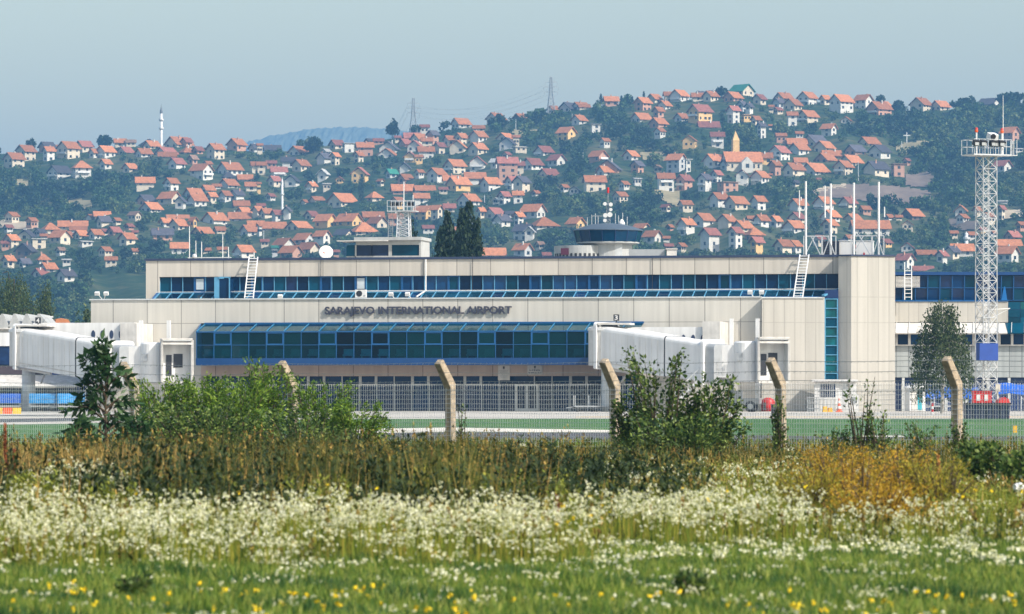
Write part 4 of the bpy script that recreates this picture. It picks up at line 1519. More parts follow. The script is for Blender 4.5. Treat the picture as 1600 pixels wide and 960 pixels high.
# ------------------------------------------------------------------ passenger bridges
def bridge():
    PX = 947
    root = empty('passenger_bridge', O0 + U0 * X(PX, -7) + V0 * -7, PHI)
    x0 = X(PX, -7)

    def lp(px, py, d):
        return Vector((X(px, d) - x0, d + 7, Z(py, px, d)))
    org = (0, 0, 0)
    cx = lp(944, 0, -7).x
    col = MB().tube((cx + .35, 0, -.2), (cx + .35, 0, lp(944, 573, -7).z), .62, n=14)
    col.box(cx - .5, cx + 1.2, -.8, .8, lp(944, 577, -7).z, lp(944, 572.5, -7).z).build('column', 'lightgrey', root)
    zb_, zt_ = lp(944, 571.5, -7).z, lp(944, 517, -7).z
    rot = MB().lathe((cx + .1, 0, 0), [(1.55, zb_), (1.55, zt_)], 24).build('rotunda', 'offwhite', root)
    MB().lathe((cx + .1, 0, 0), [(1.62, zt_ + .005), (1.62, zt_ + .25), (1.2, zt_ + .38)], 24).build('roof', 'white', rot)
    # tunnel
    A, B = lp(950, 541, -7), lp(1116, 567, -12.2)
    d_ = (B - A)
    n_ = Vector((d_.y, -d_.x, 0)).normalized()          # towards the viewer
    hh = 1.86

    def ring(c, w, h, r_):
        pts = []
        for (sx, sz, a0) in ((1, 1, 0), (-1, 1, 90), (-1, -1, 180), (1, -1, 270)):
            rr = r_ if sz > 0 else .12
            for q in range(5):
                a = R(a0 + q * 22.5)
                pts.append(c + n_ * (sx * (w - rr) + rr * math.cos(a)) + Vector((0, 0, sz * (h - rr) + rr * math.sin(a))))
        return pts
    f_ = .62
    Mid = A.lerp(B, f_)
    tn = MB().extrude(ring(A, 1.55, hh, .45), Mid - A).build('tunnel', 'white', root)
    MB().extrude(ring(A.lerp(B, f_ + .004), 1.50, hh - .05, .42), (B - A) * (1 - f_ - .01)).build('inner_tunnel', 'white', root)
    for c, k in ((A, .28), (B, .2)):
        MB().extrude(ring(c - d_.normalized() * .35, 1.55 + k, hh + k, .35), d_.normalized() * .32).build('end_frame', 'white', root)
    st = MB()
    for zo in (-hh + .42,):
        st.bar(A + n_ * 1.58 + Vector((0, 0, zo)), Mid + n_ * 1.58 + Vector((0, 0, zo)), .05, .1)
    st.build('side_rail', 'offwhite', tn)
    rb_ = MB()
    for q in range(1, 11):
        p_ = A.lerp(B, f_ * q / 11)
        rb_.bar(p_ + n_ * 1.56 + Vector((0, 0, -hh + .2)), p_ + n_ * 1.56 + Vector((0, 0, hh - .5)), .025, .02)
    rb_.build('seam', 'offwhite', tn)
    MB().extrude(ring(A.lerp(B, f_ - .003), 1.53, hh - .02, .42), (B - A) * .012).build('joint_gap', 'dark', root)
    cA = A.lerp(B, .985)
    MB().extrude(ring(cA, 1.42, hh - .12, .4), (B - A).normalized() * 1.1).build('end_bellows', 'grey', root)
    und = MB()
    und.bar(A + Vector((0, 0, -hh - .16)) + n_ * 1.0, A.lerp(B, .32) + Vector((0, 0, -hh - .16)) + n_ * 1.0, .25, .2)
    und.bar(A + Vector((1.2, 0, -hh - 1.5)), A.lerp(B, .26) + Vector((0, 0, -hh - .1)) + n_ * 1.0, .14)
    und.build('under_beam', 'offwhite', root)
    # hood plate over the rotunda
    h0, h1 = lp(938, 506.5, -7), lp(988, 506.5, -7)
    MB().box(h0.x, h1.x, -1.6, 1.4, h0.z - .1, h0.z + .08).box(h0.x + .1, h0.x + .3, -1.5, -1.3, h0.z - .5, h0.z - .103).build('hood', 'offwhite', root)
    # fixed walkway towards the terminal wall
    wa, wb = lp(956, 511, -5), lp(1122, 511, -5)
    wz1, wz0 = lp(1040, 511.5, -5).z, lp(1040, 556, -5).z
    wk = MB().box(wa.x, wb.x, 1.2, 4.2, wz0, wz1).build('walkway', 'white', root)
    for k in range(5):
        c = lp(1053 + 15 * k, 530, -5.8)
        pts = [(c.x + .19 * math.cos(t), 1.17, c.z + .40 * math.sin(t)) for t in np.linspace(0, 2 * PI, 18, endpoint=False)]
        MB().extrude(pts, (0, .1, 0)).build('window', 'coping', wk)
    pa, pb = lp(1104, 502, -3.2), lp(1131, 502, -3.2)
    MB().box(pa.x, pb.x, .9, 6.9, wz0 - .1, lp(1110, 503, -4).z).build('portal', 'offwhite', root)
    # rotating cabin and bellows hood
    c = lp(1166, 0, -12.2)
    c.z = 0
    z0, z1 = lp(1164, 597, -12.2).z, lp(1164, 536, -12.2).z
    MB().lathe((c.x, c.y, 0), [(1.12, z0), (1.12, z1), (.95, z1 + .15)], 24).box(c.x - 2.4, c.x - .5, c.y - .5, c.y + 1.3, z0 + .3, z1 - .2).build('cabin', 'white', root)
    MB().box(c.x - 0.75, c.x - 0.2, c.y - 1.16, c.y - 1.0, z0 + 1.9, z0 + 2.6).build('vent', 'grey', root)
    al = R(-68)
    ax, ay = Vector((math.cos(al), math.sin(al), 0)), Vector((-math.sin(al), math.cos(al), 0))   # ax: way the cabin looks
    k0 = c + ax * .5 + Vector((1.95, .5, 0))
    k1 = k0 + ax * 1.3
    hz0, hz1 = z0 + .1, z1 + .25
    hw_ = 1.4
    b_ = MB()
    up = Vector((0, 0, 1))

    def slabv(p, q, za, zb2, t, nn):
        b_.extrude([p + up * za, q + up * za, q + up * zb2, p + up * zb2], nn * t)
    b_.extrude([k0 + ay * hw_ + up * hz1, k1 + ay * hw_ + up * hz1, k1 - ay * hw_ + up * hz1, k0 - ay * hw_ + up * hz1], up * .12)
    slabv(k0 - ay * hw_, k1 - ay * hw_, hz0, hz1 - .003, .1, ay)
    slabv(k0 + ay * hw_, k1 + ay * hw_, hz0, hz1 - .003, .1, -ay)
    b_.build('bellows', 'lightgrey', root)
    b_ = MB()
    b_.extrude([k0 - ay * hw_ + up * hz0, k0 + ay * hw_ + up * hz0, k0 + ay * hw_ + up * (hz1 - .005), k0 - ay * hw_ + up * (hz1 - .005)], -ax * .12)
    bk = b_.build('cabin_front', 'white', root)
    b_ = MB()
    for (o_, w2, za, zb2) in ((-.6, .26, .5, 2.4), (.25, .42, 1.25, 2.5)):
        p = k0 + ax * .02 + ay * o_
        b_.extrude([p - ay * w2 + up * (hz0 + za), p + ay * w2 + up * (hz0 + za), p + ay * w2 + up * (hz0 + zb2), p - ay * w2 + up * (hz0 + zb2)], ax * .05)
    b_.build('door', 'dark', bk)
    b_ = MB()
    for o_ in (-1, 1):
        b_.bar(k1 + ay * (hw_ * o_) + up * hz0, k1 + ay * (hw_ * o_) + up * (hz1 + .1), .18)
    b_.bar(k1 - ay * hw_ + up * (hz1 - .22), k1 + ay * hw_ + up * (hz1 - .22), .18)
    b_.bar(k0 + ax * .3 - ay * hw_ + up * (hz1 + .14), k1 + ax * .25 - ay * hw_ * 1.02 + up * (hz1 + .2), .12).bar(k1 + ax * .25 - ay * hw_ + up * (hz1 + .2), k1 + ax * .25 + ay * hw_ + up * (hz1 + .2), .12)
    b_.extrude([k0 - ay * hw_ + up * (hz0 - .2), k1 - ay * hw_ + up * (hz0 - .2), k1 + ay * hw_ + up * (hz0 - .2), k0 + ay * hw_ + up * (hz0 - .2)], up * .16)
    b_.build('hood_frame', 'offwhite', root)
    # lifting columns, legs, bogie, wheels
    for px_, d2 in ((1143, -10.6), (1183.5, -8.6)):
        q = lp(px_, 498, d2)
        MB().box(q.x - .16, q.x + .16, q.y - .16, q.y + .16, 3.4, q.z).build('lift_column', 'white', root)
        MB().box(q.x - .2, q.x + .2, q.y - .2, q.y + .2, .9, 3.397).build('leg', 'grey', root)
    q0, q1 = lp(1136, 0, -10), lp(1188, 0, -10)
    MB().box(q0.x, q1.x, q0.y - .9, q0.y + 1.2, .75, 1.25).box(q0.x + .6, q0.x + 1.4, q0.y - 1.0, q0.y + .6, 1.253, 1.9).build('bogie', 'grey', root)
    for px_, dy in ((1174, -.7), (1174, 1.2), (1144, -.7)):
        q = lp(px_, 0, -10)
        wl = MB().tube((q.x, q.y + dy - .2, .5), (q.x, q.y + dy + .2, .5), .5, n=20).build('wheel', 'rubber', root)
        MB().tube((q.x, q.y + dy - .24, .5), (q.x, q.y + dy - .203, .5), .26, n=16).build('rim', 'lightgrey', wl)
    # service stair and landing
    s_ = MB()
    p0, p1 = lp(1097, 588, -13), lp(1136, 588, -13)
    s_.box(p0.x, p1.x, p0.y - .5, p0.y + .6, p0.z - .12, p0.z)
    for xx in np.linspace(p0.x + .05, p1.x - .05, 4):
        s_.bar((xx, p0.y - .47, p0.z), (xx, p0.y - .47, p0.z + 1.2), .05)
    for zz in (.4, .8, 1.2):
        s_.bar((p0.x, p0.y - .47, p0.z + zz), (p1.x, p0.y - .47, p0.z + zz), .045)
    q = Vector((p0.x - 3.0, p0.y, .15))
    for yy in (-.45, .45):
        a_, b2 = Vector((p0.x, p0.y + yy, p0.z - .1)), Vector((q.x, q.y + yy, q.z))
        s_.bar(a_, b2, .06, .2)
        s_.bar(a_ + up * 1.0, b2 + up * 1.0, .045)
        for t in np.linspace(0, 1, 6):
            s_.bar(a_.lerp(b2, t), a_.lerp(b2, t) + up * 1.0, .04)
    for t in np.linspace(.05, .95, 12):
        c2 = Vector((p0.x, p0.y, p0.z - .1)).lerp(q, t)
        s_.box(c2.x - .13, c2.x + .13, c2.y - .44, c2.y + .44, c2.z - .02, c2.z + .02)
    s_.bar(lp(1122, 590, -12.4), lp(1126, 540, -12.4), .07).bar(lp(1128, 590, -12.4), lp(1132, 545, -12.4), .07)
    s_.build('service_stair', 'white', root)
    return root


br = bridge()
tag(br, 'white passenger bridge sloping beside the number 3 sign, right end of the conservatory', 'passenger bridge', 'passenger bridges')
br2 = copy_tree(br)
br2.location = O0 + U0 * X(42, -7) + V0 * -7
for ch_ in br2.children:
    if ch_.name.startswith('walkway'):
        ch_.location.z += .55
tag(br2, 'white passenger bridge by the number 4 sign, left of the conservatory', 'passenger bridge', 'passenger bridges')

for num, px_, py_, lab in (('3', 963, 496.5, 'black gate plate with white number 3 above the right passenger bridge'), ('4', 59.5, 501, 'black gate plate with white number 4 above the left passenger bridge')):
    g = place('gate_sign', lab, 'sign', px_, -6.6, Z(py_, px_, -6.6), 'gate number signs')
    MB().box(-.26, .26, -.06, .06, -.29, .29).build('plate', 'dark', g)
    MB().box(-.05, .05, -.03, .03, -.75, -.293).box(-.2, .2, -.05, .05, -.9, -.75).build('stand', 'dark', g)
    text_obj('number', num, -.15, .15, -.07, -.21, .21, 'white', g, .02, bold=.02)

# ------------------------------------------------------------------ things on the terminal roofs
def ladder(label, a, b, n, rail, m='wire', off=Vector((0, 0, 0)), w=.42):
    """a, b foot and head in terminal coordinates"""
    root = empty('ladder', O0 + U0 * a.x + V0 * a.y + Vector((0, 0, a.z)), PHI, label, 'ladder', 'roof ladders')
    r_ = MB()
    d = b - a
    for s_ in (-1, 1):
        r_.bar((s_ * w, 0, 0), d + Vector((s_ * w, 0, 0)), rail)
    r_.build('rail', m, root)
    t_ = MB()
    for k in range(n):
        c = d * ((k + .5) / n)
        t_.bar(c - Vector((w - .04, 0, 0)), c + Vector((w - .04, 0, 0)), rail * .8)
    t_.build('rung', m, root)
    return root


def lv(px, py, d):
    return Vector((X(px, d), d, Z(py, px, d)))


ladder('leaning metal ladder over the left part of the upper window band', lv(389, 466, 1.2), lv(396, 402, 3.7), 14, .09)
ladder('leaning metal ladder over the right end of the upper window band', lv(1247, 465, 1.2), lv(1257, 398, 3.7), 15, .09)
d_ = place('satellite_dish', 'round white satellite dish on the upper roof edge left of the roof cabin', 'satellite dish', 508.5, 6, zt + .1)
MB().tube((0, .3, 0), (0, .3, .6), .08, n=8).bar((-.5, .3, .06), (.5, .3, .06), .1).build('stand', 'grey', d_)
t_ = R(-28)
dish = MB().lathe((0, 0, 0), [(0.02, 0.0), (.45, .035), (.85, .13), (1.1, .22), (1.1, .25), (.85, .16), (.45, .065), (.02, .03)], 28).build('reflector', 'white', d_, True)
dish.rotation_euler = (PI / 2 - .35, 0, R(14))
dish.location = (0, .2, .66)
dish.scale = (.62, .62, .62)
MB().bar((-.05, -.55, .66), (0, -.05, .5), .04).box(-.1, .04, -.62, -.52, .6, .7).build('feed_arm', 'orange', d_)
a_ = place('air_conditioner', 'white wall air conditioner unit standing on the glass skirt above the lettering', 'air conditioner', 564, 1.6, zp + .14)
MB().box(-.52, .52, -.2, .2, .05, .8).build('case', 'white', a_)
MB().tube((-.13, -.22, .43), (-.13, -.203, .43), .29, n=20).build('fan_grille', 'dark', a_)
MB().box(.28, .46, -.215, -.203, .15, .3).build('badge', 'grey', a_)


def floodlight(px, py, d, label, flip=1, group='small floodlights on the terminal parapets'):
    g = place('floodlight', label, 'floodlight', px, d, Z(py, px, d), group)
    MB().obox((0, -.05, 0), (.22, 0, 0), (0, .12, .06), (0, -.05, .14)).build('lamp', 'white', g)
    MB().bar((.06 * flip, .05, -.05), (.35 * flip, .45, -.55), .05).build('arm', 'white', g)
    return g


floodlight(611, 460, 1.2, 'small white floodlight above the letters, left of a matching pair')
floodlight(637, 460, 1.2, 'small white floodlight above the letters, right of a matching pair')
floodlight(1172, 457, 1.2, 'left lamp of the small white floodlight pair beside the right roof ladder')
floodlight(1190, 457, 1.2, 'right lamp of the small white floodlight pair beside the right roof ladder', -1)
floodlight(152, 459, 1.5, 'left lamp of the white floodlight pair on the low roof corner')
floodlight(166, 459, 1.5, 'right lamp of the white floodlight pair on the low roof corner', -1)
floodlight(438, 463.5, 1.5, 'small white lamp lying on the glass skirt left of the lettering')

# antenna row at the left end of the roof
ar = place('roof_antenna_row', 'low rail with slim white antenna rods at the left end of the upper roof', 'antenna', 325, 6, zt)
m = MB().bar((-2.0, 0, .35), (2.3, 0, .35), .08)
m.build('rail', 'lightgrey', ar)
for px_, top in ((296, 354), (306, 376), (315, 378), (348, 366), (357, 386), (397, 394)):
    xx = X(px_, 6) - X(325, 6)
    MB().tube((xx, 0, 0), (xx, 0, Z(top, px_, 6) - zt), .05, .035, 6).build('rod', 'white', ar)
MB().lathe((X(304, 6) - X(325, 6), 0, .3), [(.05, 0), (.22, .1), (.22, .3), (.05, .42)], 10).build('dome', 'white', ar)
# cabin on the roof
cb = place('roof_cabin', 'white glazed lookout cabin on the upper roof under a lattice mast', 'cabin', 600, 8, zt)


def cx_(px, d=8):
    return X(px, d) - X(600, 8)


cz = lambda py: Z(py, 600, 8) - zt
MB().box(cx_(556), cx_(658), 0, 4.2, -.05, cz(400)).box(cx_(556), cx_(658), 0, 4.2, cz(383), cz(376)).box(cx_(607), cx_(612), 0, 4.2, cz(400), cz(383)).box(cx_(655), cx_(658), 0, 4.2, cz(400), cz(383)).box(cx_(554.5), cx_(557), 0, 4.2, cz(400), cz(383)).build('wall', 'cabinwall', cb)
MB().box(cx_(541), cx_(655.5), .3, 4, cz(400), cz(383)).build('inner_room', 'bluedark', cb)
for a_, b_, m_4 in ((557, 580, 'glassnavy'), (582, 607, 'glassnavy'), (612, 655, 'glassteal'), (541, 554.5, 'glassteal')):
    MB().box(cx_(a_), cx_(b_), .1, .14, cz(400), cz(383)).build('window', m_4, cb)
MB().box(cx_(541), cx_(554), .15, 4, -.05, cz(400)).build('low_wall', 'cabinwall', cb)
MB().box(cx_(555), cx_(660), -.5, 4.5, cz(376) + .003, cz(371)).build('roof', 'cabinwall', cb)
MB().box(cx_(529), cx_(608), -.9, 3, cz(377.5), cz(376)).build('canopy', 'offwhite', cb)


def lattice(m, w0, w1, z0, z1, n, leg, br_, cross=True, cx=0.0, cy_=0.0):
    for k in range(n):
        a, b = w0 + (w1 - w0) * k / n, w0 + (w1 - w0) * (k + 1) / n
        za, zb_ = z0 + (z1 - z0) * k / n, z0 + (z1 - z0) * (k + 1) / n
        cs = [(-1, -1), (1, -1), (1, 1), (-1, 1)]
        for q in range(4):
            (sx, sy), (tx, ty) = cs[q], cs[(q + 1) % 4]
            m.bar((cx + sx * a, cy_ + sy * a, za), (cx + sx * b, cy_ + sy * b, zb_), leg)
            m.bar((cx + sx * a, cy_ + sy * a, za), (cx + tx * b, cy_ + ty * b, zb_), br_)
            if cross:
                m.bar((cx + tx * a, cy_ + ty * a, za), (cx + sx * b, cy_ + sy * b, zb_), br_)
            m.bar((cx + sx * b, cy_ + sy * b, zb_), (cx + tx * b, cy_ + ty * b, zb_), br_)
    return m


fm = place('floodlight_mast', 'short white lattice mast with a lamp platform on the roof cabin', 'mast', 631, 10, Z(371, 631, 10))
s_ = .061
lattice(MB(), .60, .52, 0, 40 * s_, 6, .07, .045).build('lattice', 'steelwhite', fm)
z0 = 40.2 * s_
MB().box(-1.5, 1.3, -.8, .8, z0, z0 + .08).build('platform', 'steelwhite', fm)
m = MB()
for xx in np.linspace(-1.47, 1.27, 8):
    m.bar((xx, -.78, z0 + .1), (xx, -.78, z0 + 1.05), .05)
for zz in (.5, 1.05):
    m.bar((-1.47, -.78, z0 + zz), (1.27, -.78, z0 + zz), .04).bar((-1.47, .78, z0 + zz), (1.27, .78, z0 + zz), .04)
m.build('railing', 'steelwhite', fm)
for xx in (-1.1, -.7, -.35, .55, .9):
    MB().obox((xx, -.5, z0 + .72), (.15, 0, 0), (0, .13, .05), (0, -.05, .17)).build('lamp', 'dark', fm)
MB().tube((0, 0, z0 + .1), (0, 0, z0 + 2.9), .045, n=6).tube((0.9, 0, z0 + .1), (.9, 0, z0 + 1.6), .04, n=6).build('rod', 'white', fm)
m = MB().bar((-1.45, -.4, 0), (-1.45, -.4, z0), .05).bar((-1.0, -.4, 0), (-1.0, -.4, z0), .05)
for k in range(13):
    m.bar((-1.45, -.4, .15 + k * .18), (-1.0, -.4, .15 + k * .18), .035)
m.build('ladder', 'grey', fm)

# mast array and plant at the right end of the roof
ma = place('roof_mast_array', 'row of tall white antenna masts on braced frames over the right roof end', 'antenna', 1315, 5, zt)


def mx_(px):
    return X(px, 5) - X(1315, 5)


def mz(py):
    return Z(py, 1315, 5) - zt


for px_, top, w_ in ((1259, 283, .17), (1298, 287, .17), (1334, 286, .17), (1373, 285, .17), (1249, 297, .06), (1289, 290, .08), (1382, 324, .07)):
    MB().tube((mx_(px_), 0, 0 if w_ > .1 else mz(340)), (mx_(px_), 0, mz(top)), w_ / 2 + .03, w_ / 2 + .01, 8).build('mast', 'white', ma)
for a_, b_ in ((1256, 1284), (1330, 1362), (1363, 1381), (1285, 1306)):
    m = MB()
    for px_ in (a_, b_):
        m.bar((mx_(px_), 0, 0), (mx_(px_), 0, mz(369)), .09)
    m.bar((mx_(a_), 0, mz(369)), (mx_(b_), 0, mz(369)), .09)
    m.bar((mx_(a_), 0, 0), (mx_(b_) * .6 + mx_(a_) * .4, 0, mz(369)), .08)
    m.bar((mx_(b_), -.2, 0), (mx_(b_) * .4 + mx_(a_) * .6, 0, mz(369)), .08)
    m.build('brace_frame', 'steelwhite', ma)
lv_ = place('roof_louvre', 'black louvred roof vent behind the antenna masts', 'vent', 1297, 8, zt)
w_ = X(1311, 8) - X(1297, 8)
h_ = Z(377, 1297, 8) - zt
MB().box(-w_, w_, 0, 2, 0, h_).build('case', 'dark', lv_)
m = MB()
for k in range(10):
    m.box(-w_ + .03, -.05, -.04, -.002, h_ * (k + .3) / 10, h_ * (k + .62) / 10).box(.05, w_ - .03, -.04, -.002, h_ * (k + .3) / 10, h_ * (k + .62) / 10)
m.build('slat', 'coping', lv_)
rc = place('roof_plant_box', 'left white plant box on the roof beside the black louvre', 'plant box', 1321, 8.2, zt, 'white roof plant boxes')
MB().box(-.62, .62, 0, 2, 0, Z(377, 1321, 8) - zt).box(-.68, .68, -.05, 2.05, Z(377, 1321, 8) - zt + .003, Z(376, 1321, 8) - zt).build('case', 'white', rc)
rc = place('roof_plant_box', 'right white plant box with small red fire mark behind the antenna frames', 'plant box', 1350, 8.2, zt, 'white roof plant boxes')
MB().box(-.75, .75, 0, 2, 0, Z(377, 1350, 8) - zt).box(-.8, .8, -.05, 2.05, Z(377, 1350, 8) - zt + .003, Z(376, 1350, 8) - zt).build('case', 'white', rc)
MB().extrude([(-.05, -.02, .25), (.08, -.02, .25), (.1, -.02, .4), (0, -.02, .6), (-.08, -.02, .4)], (0, .015, 0)).build('fire_mark', 'red', rc)

# ------------------------------------------------------------------ control tower behind the terminal
Yc = 470.0
sc = Yc / F
tc_ = W(950, HOR, Yc)
ct = empty('control_tower', (tc_.x, Yc, 0), 0, 'low control tower with dark angled cab glass rising behind the terminal roof', 'control tower')
cz = lambda py: EYE + (HOR - py) * sc
MB().lathe((-2.9, 0, 0), [(3.05, 0), (3.05, cz(404)), (3.05, cz(385))], 40).build('drum', 'cabinwall', ct, False)
m = MB()
for k in range(15):
    a = R(200 + k * 9.5)
    m.obox((-2.9 + 3.06 * math.cos(a), 3.06 * math.sin(a), cz(399.5)), (-.12 * math.sin(a), .12 * math.cos(a), 0), (.03 * math.cos(a), .03 * math.sin(a), 0), (0, 0, .16))
m.build('drum_window', 'dark', ct)
a = R(238)
MB().obox((-4.8, -2.6, cz(394.5)), (.42, -.12, 0), (.01, .03, 0), (0, 0, .36)).build('maroon_panel', mat('maroon_paint', (0.10, 0.02, 0.05)), ct)
MB().box(.15, 1.5, -2.6, 2, 0, cz(382)).build('pier', 'lightgrey', ct)
MB().box(1.503, 6.2, -1.5, 2, 0, cz(390.5)).build('screen_wall', 'grey', ct)
MB().box(6.4, 7.5, -2, 1, cz(405), cz(391)).box(6.3, 7.6, -2.1, 1.1, cz(391) + .003, cz(389.5)).build('hut', 'offwhite', ct)
MB().lathe((0, 0, 0), [(2.7, 0), (2.7, cz(383)), (3.45, cz(381)), (3.45, cz(379))], 32).build('cab_base', 'cabinwall', ct)
MB().lathe((0, 0, 0), [(3.5, cz(379) + .003), (3.80, cz(361.5))], 16, PI / 16).build('cab_window', mat('cab_glass', (0.001, 0.030, 0.075), .1, spec=.25, noise=.4, scale=.6), ct)
m = MB()
for k in range(16):
    a = PI / 16 + 2 * PI * k / 16
    m.bar((3.51 * math.cos(a), 3.51 * math.sin(a), cz(379)), (3.81 * math.cos(a), 3.81 * math.sin(a), cz(361.5)), .06)
m.build('cab_frame', 'bluedark', ct)
MB().lathe((0, 0, 0), [(3.88, cz(361.5) + .003), (3.88, cz(360.3)), (3.3, cz(357)), (2.5, cz(353.5)), (1.8, cz(351)), (.6, cz(349.5)), (.05, cz(349))], 32).build('roof', mat('slate_blue_roof', (0.06, 0.09, 0.13), .7), ct)
m = MB()
lattice(m, .24, .14, cz(350), cz(318), 5, .045, .03)
m.tube((0, 0, cz(318)), (0, 0, cz(300)), .035, n=6)
am = m.build('antenna_mast', 'grey', ct)
MB().lathe((0, 0, cz(302)), [(.13, 0), (.13, .62)], 10).build('beacon', 'red', am)
for (x_, py, r_) in ((-.35, 319, .2), (.3, 320, .22), (.3, 328, .18), (-.3, 337, .25), (.2, 336, .28), (-.35, 345, .2)):
    MB().tube((x_, -.45, cz(py)), (x_, -.25, cz(py)), r_, n=14).build('dish', 'white', am)
m = MB()
for x_, t_ in ((-1.8, 352), (-1.4, 350), (-1.1, 354), (.8, 350), (1.15, 353), (1.6, 349), (-2.3, 356), (2.1, 355)):
    m.tube((x_, -.4, cz(354)), (x_, -.4, cz(t_ - 16)), .035, n=5)
m.bar((-1.8, -.4, cz(338)), (-.3, -.4, cz(338)), .035)
m.build('rod', 'lightgrey', ct)
MB().lathe((1.5, -.4, cz(353)), [(.35, 0), (.35, .3), (.1, .7)], 12).build('dome', 'white', ct)

# ------------------------------------------------------------------ glazed wing at the right
Yw = 408.0
wg = empty('glazed_wing', (W(1500, 0, Yw).x, Yw, 0), 0, 'blue glazed wing with pale wall band right of the tall stair block', 'building')
wx = lambda px: (px - 1500) / F * Yw
wz = lambda py: EYE + (HOR - py) / F * Yw
x0, x1 = wx(1392), wx(1760)
MB().box(x0, x1, 1.2, 14, 0, wz(430)).build('core_wall', 'bluedark', wg)
MB().box(x0, wx(1575), 0, 1.197, wz(504), wz(471.5)).build('wall_band', 'facade_r', wg)
MB().box(x0, x1, .3, 1.5, wz(430), wz(425)).build('fascia', 'bluefascia', wg)
MB().box(x0, wx(1575), -.1, 1.0, wz(471.5) + .003, wz(470)).build('sill', 'bluefr', wg)
k = 0
px_ = 1393.0
while px_ < 1755:
    for (t_, b_) in ((431, 450), (450.6, 469.5)):
        top = t_ < 440
        mt = ('glassteal', 'glassdark', 'glassnavy')[(k * 5 + (0 if top else 1)) % 3]
        o1, o2 = (.55, .8) if top else (.8, 1.0)
        w = MB().slab([(wx(px_) + .03, o2, wz(b_)), (wx(px_ + 19.2) - .03, o2, wz(b_)), (wx(px_ + 19.2) - .03, o1, wz(t_)), (wx(px_) + .03, o1, wz(t_))], .05).build('window', mt, wg)
        MB().bar((wx(px_), o2 - .06, wz(b_)), (wx(px_), o1 - .06, wz(t_)), .09).bar((wx(px_) + .05, o2 - .05, wz(b_) + .02), (wx(px_ + 19.2) - .05, o2 - .05, wz(b_) + .02), .06).build('frame', 'bluefr', w)
    k += 1
    px_ += 19.2
# pale louvre blinds in the first bays
m = MB()
for q in range(9):
    m.box(wx(1400), wx(1438), .40, .43, wz(449 - q * 2) , wz(447.8 - q * 2))
m.build('louvre_blind', 'offwhite', wg)
for r_ in range(4):
    for c_ in range(9):
        w = MB().box(wx(1576 + c_ * 19) + .03, wx(1595 + c_ * 19) - .03, .5, .55, wz(520 - r_ * 12 + 0.0) + .03, wz(508 - r_ * 12) - .0).build('window', 'glassgreen' if (r_ + c_) % 4 == 0 else 'glassteal', wg) if r_ < 4 else None
aw = MB().slab([(x0, -2.2, wz(521)), (wx(1570), -2.2, wz(521)), (wx(1570), -.02, wz(505)), (x0, -.02, wz(505))], .12).build('awning', 'offwhite', wg)
aw2 = MB().slab([(wx(1570) + .02, -2.2, wz(521)), (x1, -2.2, wz(521)), (x1, -.02, wz(505)), (wx(1570) + .02, -.02, wz(505))], .1).build('awning', 'glassteal', wg)
m = MB()
for q in range(14):
    m.bar((wx(1396 + 20 * q), -2.25, wz(521) + .05), (wx(1396 + 20 * q) + .3, -.02, wz(505) + .05), .06)
m.build('frame', 'lightgrey', aw)
for q in range(18):
    a_ = 1399 + 20 * q
    w = MB().box(wx(a_) + .12, wx(a_ + 20) - .12, -1.2, -1.15, wz(539), wz(523.5)).build('window', 'glassdark', wg)
    MB().box(wx(a_) - .119, wx(a_) + .119, -1.3, -1.1, wz(541), wz(522)).box(wx(a_) + .12, wx(a_ + 20) - .12, -1.28, -1.1, wz(541), wz(539)).build('frame', 'offwhite', w)
MB().box(x0, x1, -1.05, 1.19, wz(590), wz(521) - .1).build('block_wall', panel_mat('glass_block_wall', (0.36, 0.39, 0.40), 1.2, .2, (wz(557), wz(573)), .3), wg)
MB().box(x0, x1, -.6, 1.19, 0, wz(590) - .003).build('ground_wall', 'bluedark', wg)
for q in range(12):
    MB().box(wx(1408 + 33 * q), wx(1412 + 33 * q), -1.0, -.62, 0, wz(590) - .006).build('column', 'lightgrey', wg)
ld = empty('ladder', (W(1419, 0, Yw - 1).x, Yw - 1.0, wz(469)), 0, 'upright white ladder against the blue glazed wing beside the stair block', 'ladder', 'roof ladders')
m = MB().bar((-.33, 0, 0), (-.33, 0, 3.6), .08).bar((.33, 0, 0), (.33, 0, 3.6), .08)
m.build('rail', 'wire', ld)
m = MB()
for q in range(8):
    m.bar((-.29, 0, .25 + q * .36), (.29, 0, .25 + q * .36), .06)
m.build('rung', 'wire', ld)
MB().slab([(wx(1562), -1.5, wz(470)), (wx(1571), -1.5, wz(470)), (wx(1571), .2, wz(448)), (wx(1569), .2, wz(448))], .1).build('blue_fin', 'bluefr', wg)

# ------------------------------------------------------------------ annex at the left
Ya = 411.0
an = empty('annex', (W(60, 0, Ya).x, Ya, 0), 0, 'low annex with folded grey roof and long white awning at the left edge', 'building')
wx = lambda px: (px - 60) / F * Ya
wz = lambda py: EYE + (HOR - py) / F * Ya
x0, x1 = wx(-160), wx(139)
MB().box(x0, x1, .5, 12, wz(604), wz(541)).box(x0, x1, 5, 12, 0, wz(604) - .003).build('wall', 'bluedark', an)
MB().box(x0, wx(76), .2, .497, wz(541), wz(520)).build('fascia', 'white', an)
for q in range(8):
    MB().box(wx(-160 + 30 * q) + .05, wx(-130 + 30 * q) - .05, .3, .49, wz(570), wz(543)).build('window', 'glassnavy', an)
MB().box(x0, wx(76), .1, .497, wz(585), wz(572)).build('dark_band', mat('brown_band', (0.06, 0.045, 0.055), .7), an)
MB().box(wx(76) + .003, x1, .12, .495, wz(586), wz(560)).build('blue_panel', 'bluebox', an)
MB().slab([(x0, -3.0, wz(604)), (wx(121), -3.0, wz(604)), (x1, .09, wz(586)), (x0, .09, wz(586))], .18).build('awning', 'offwhite', an)
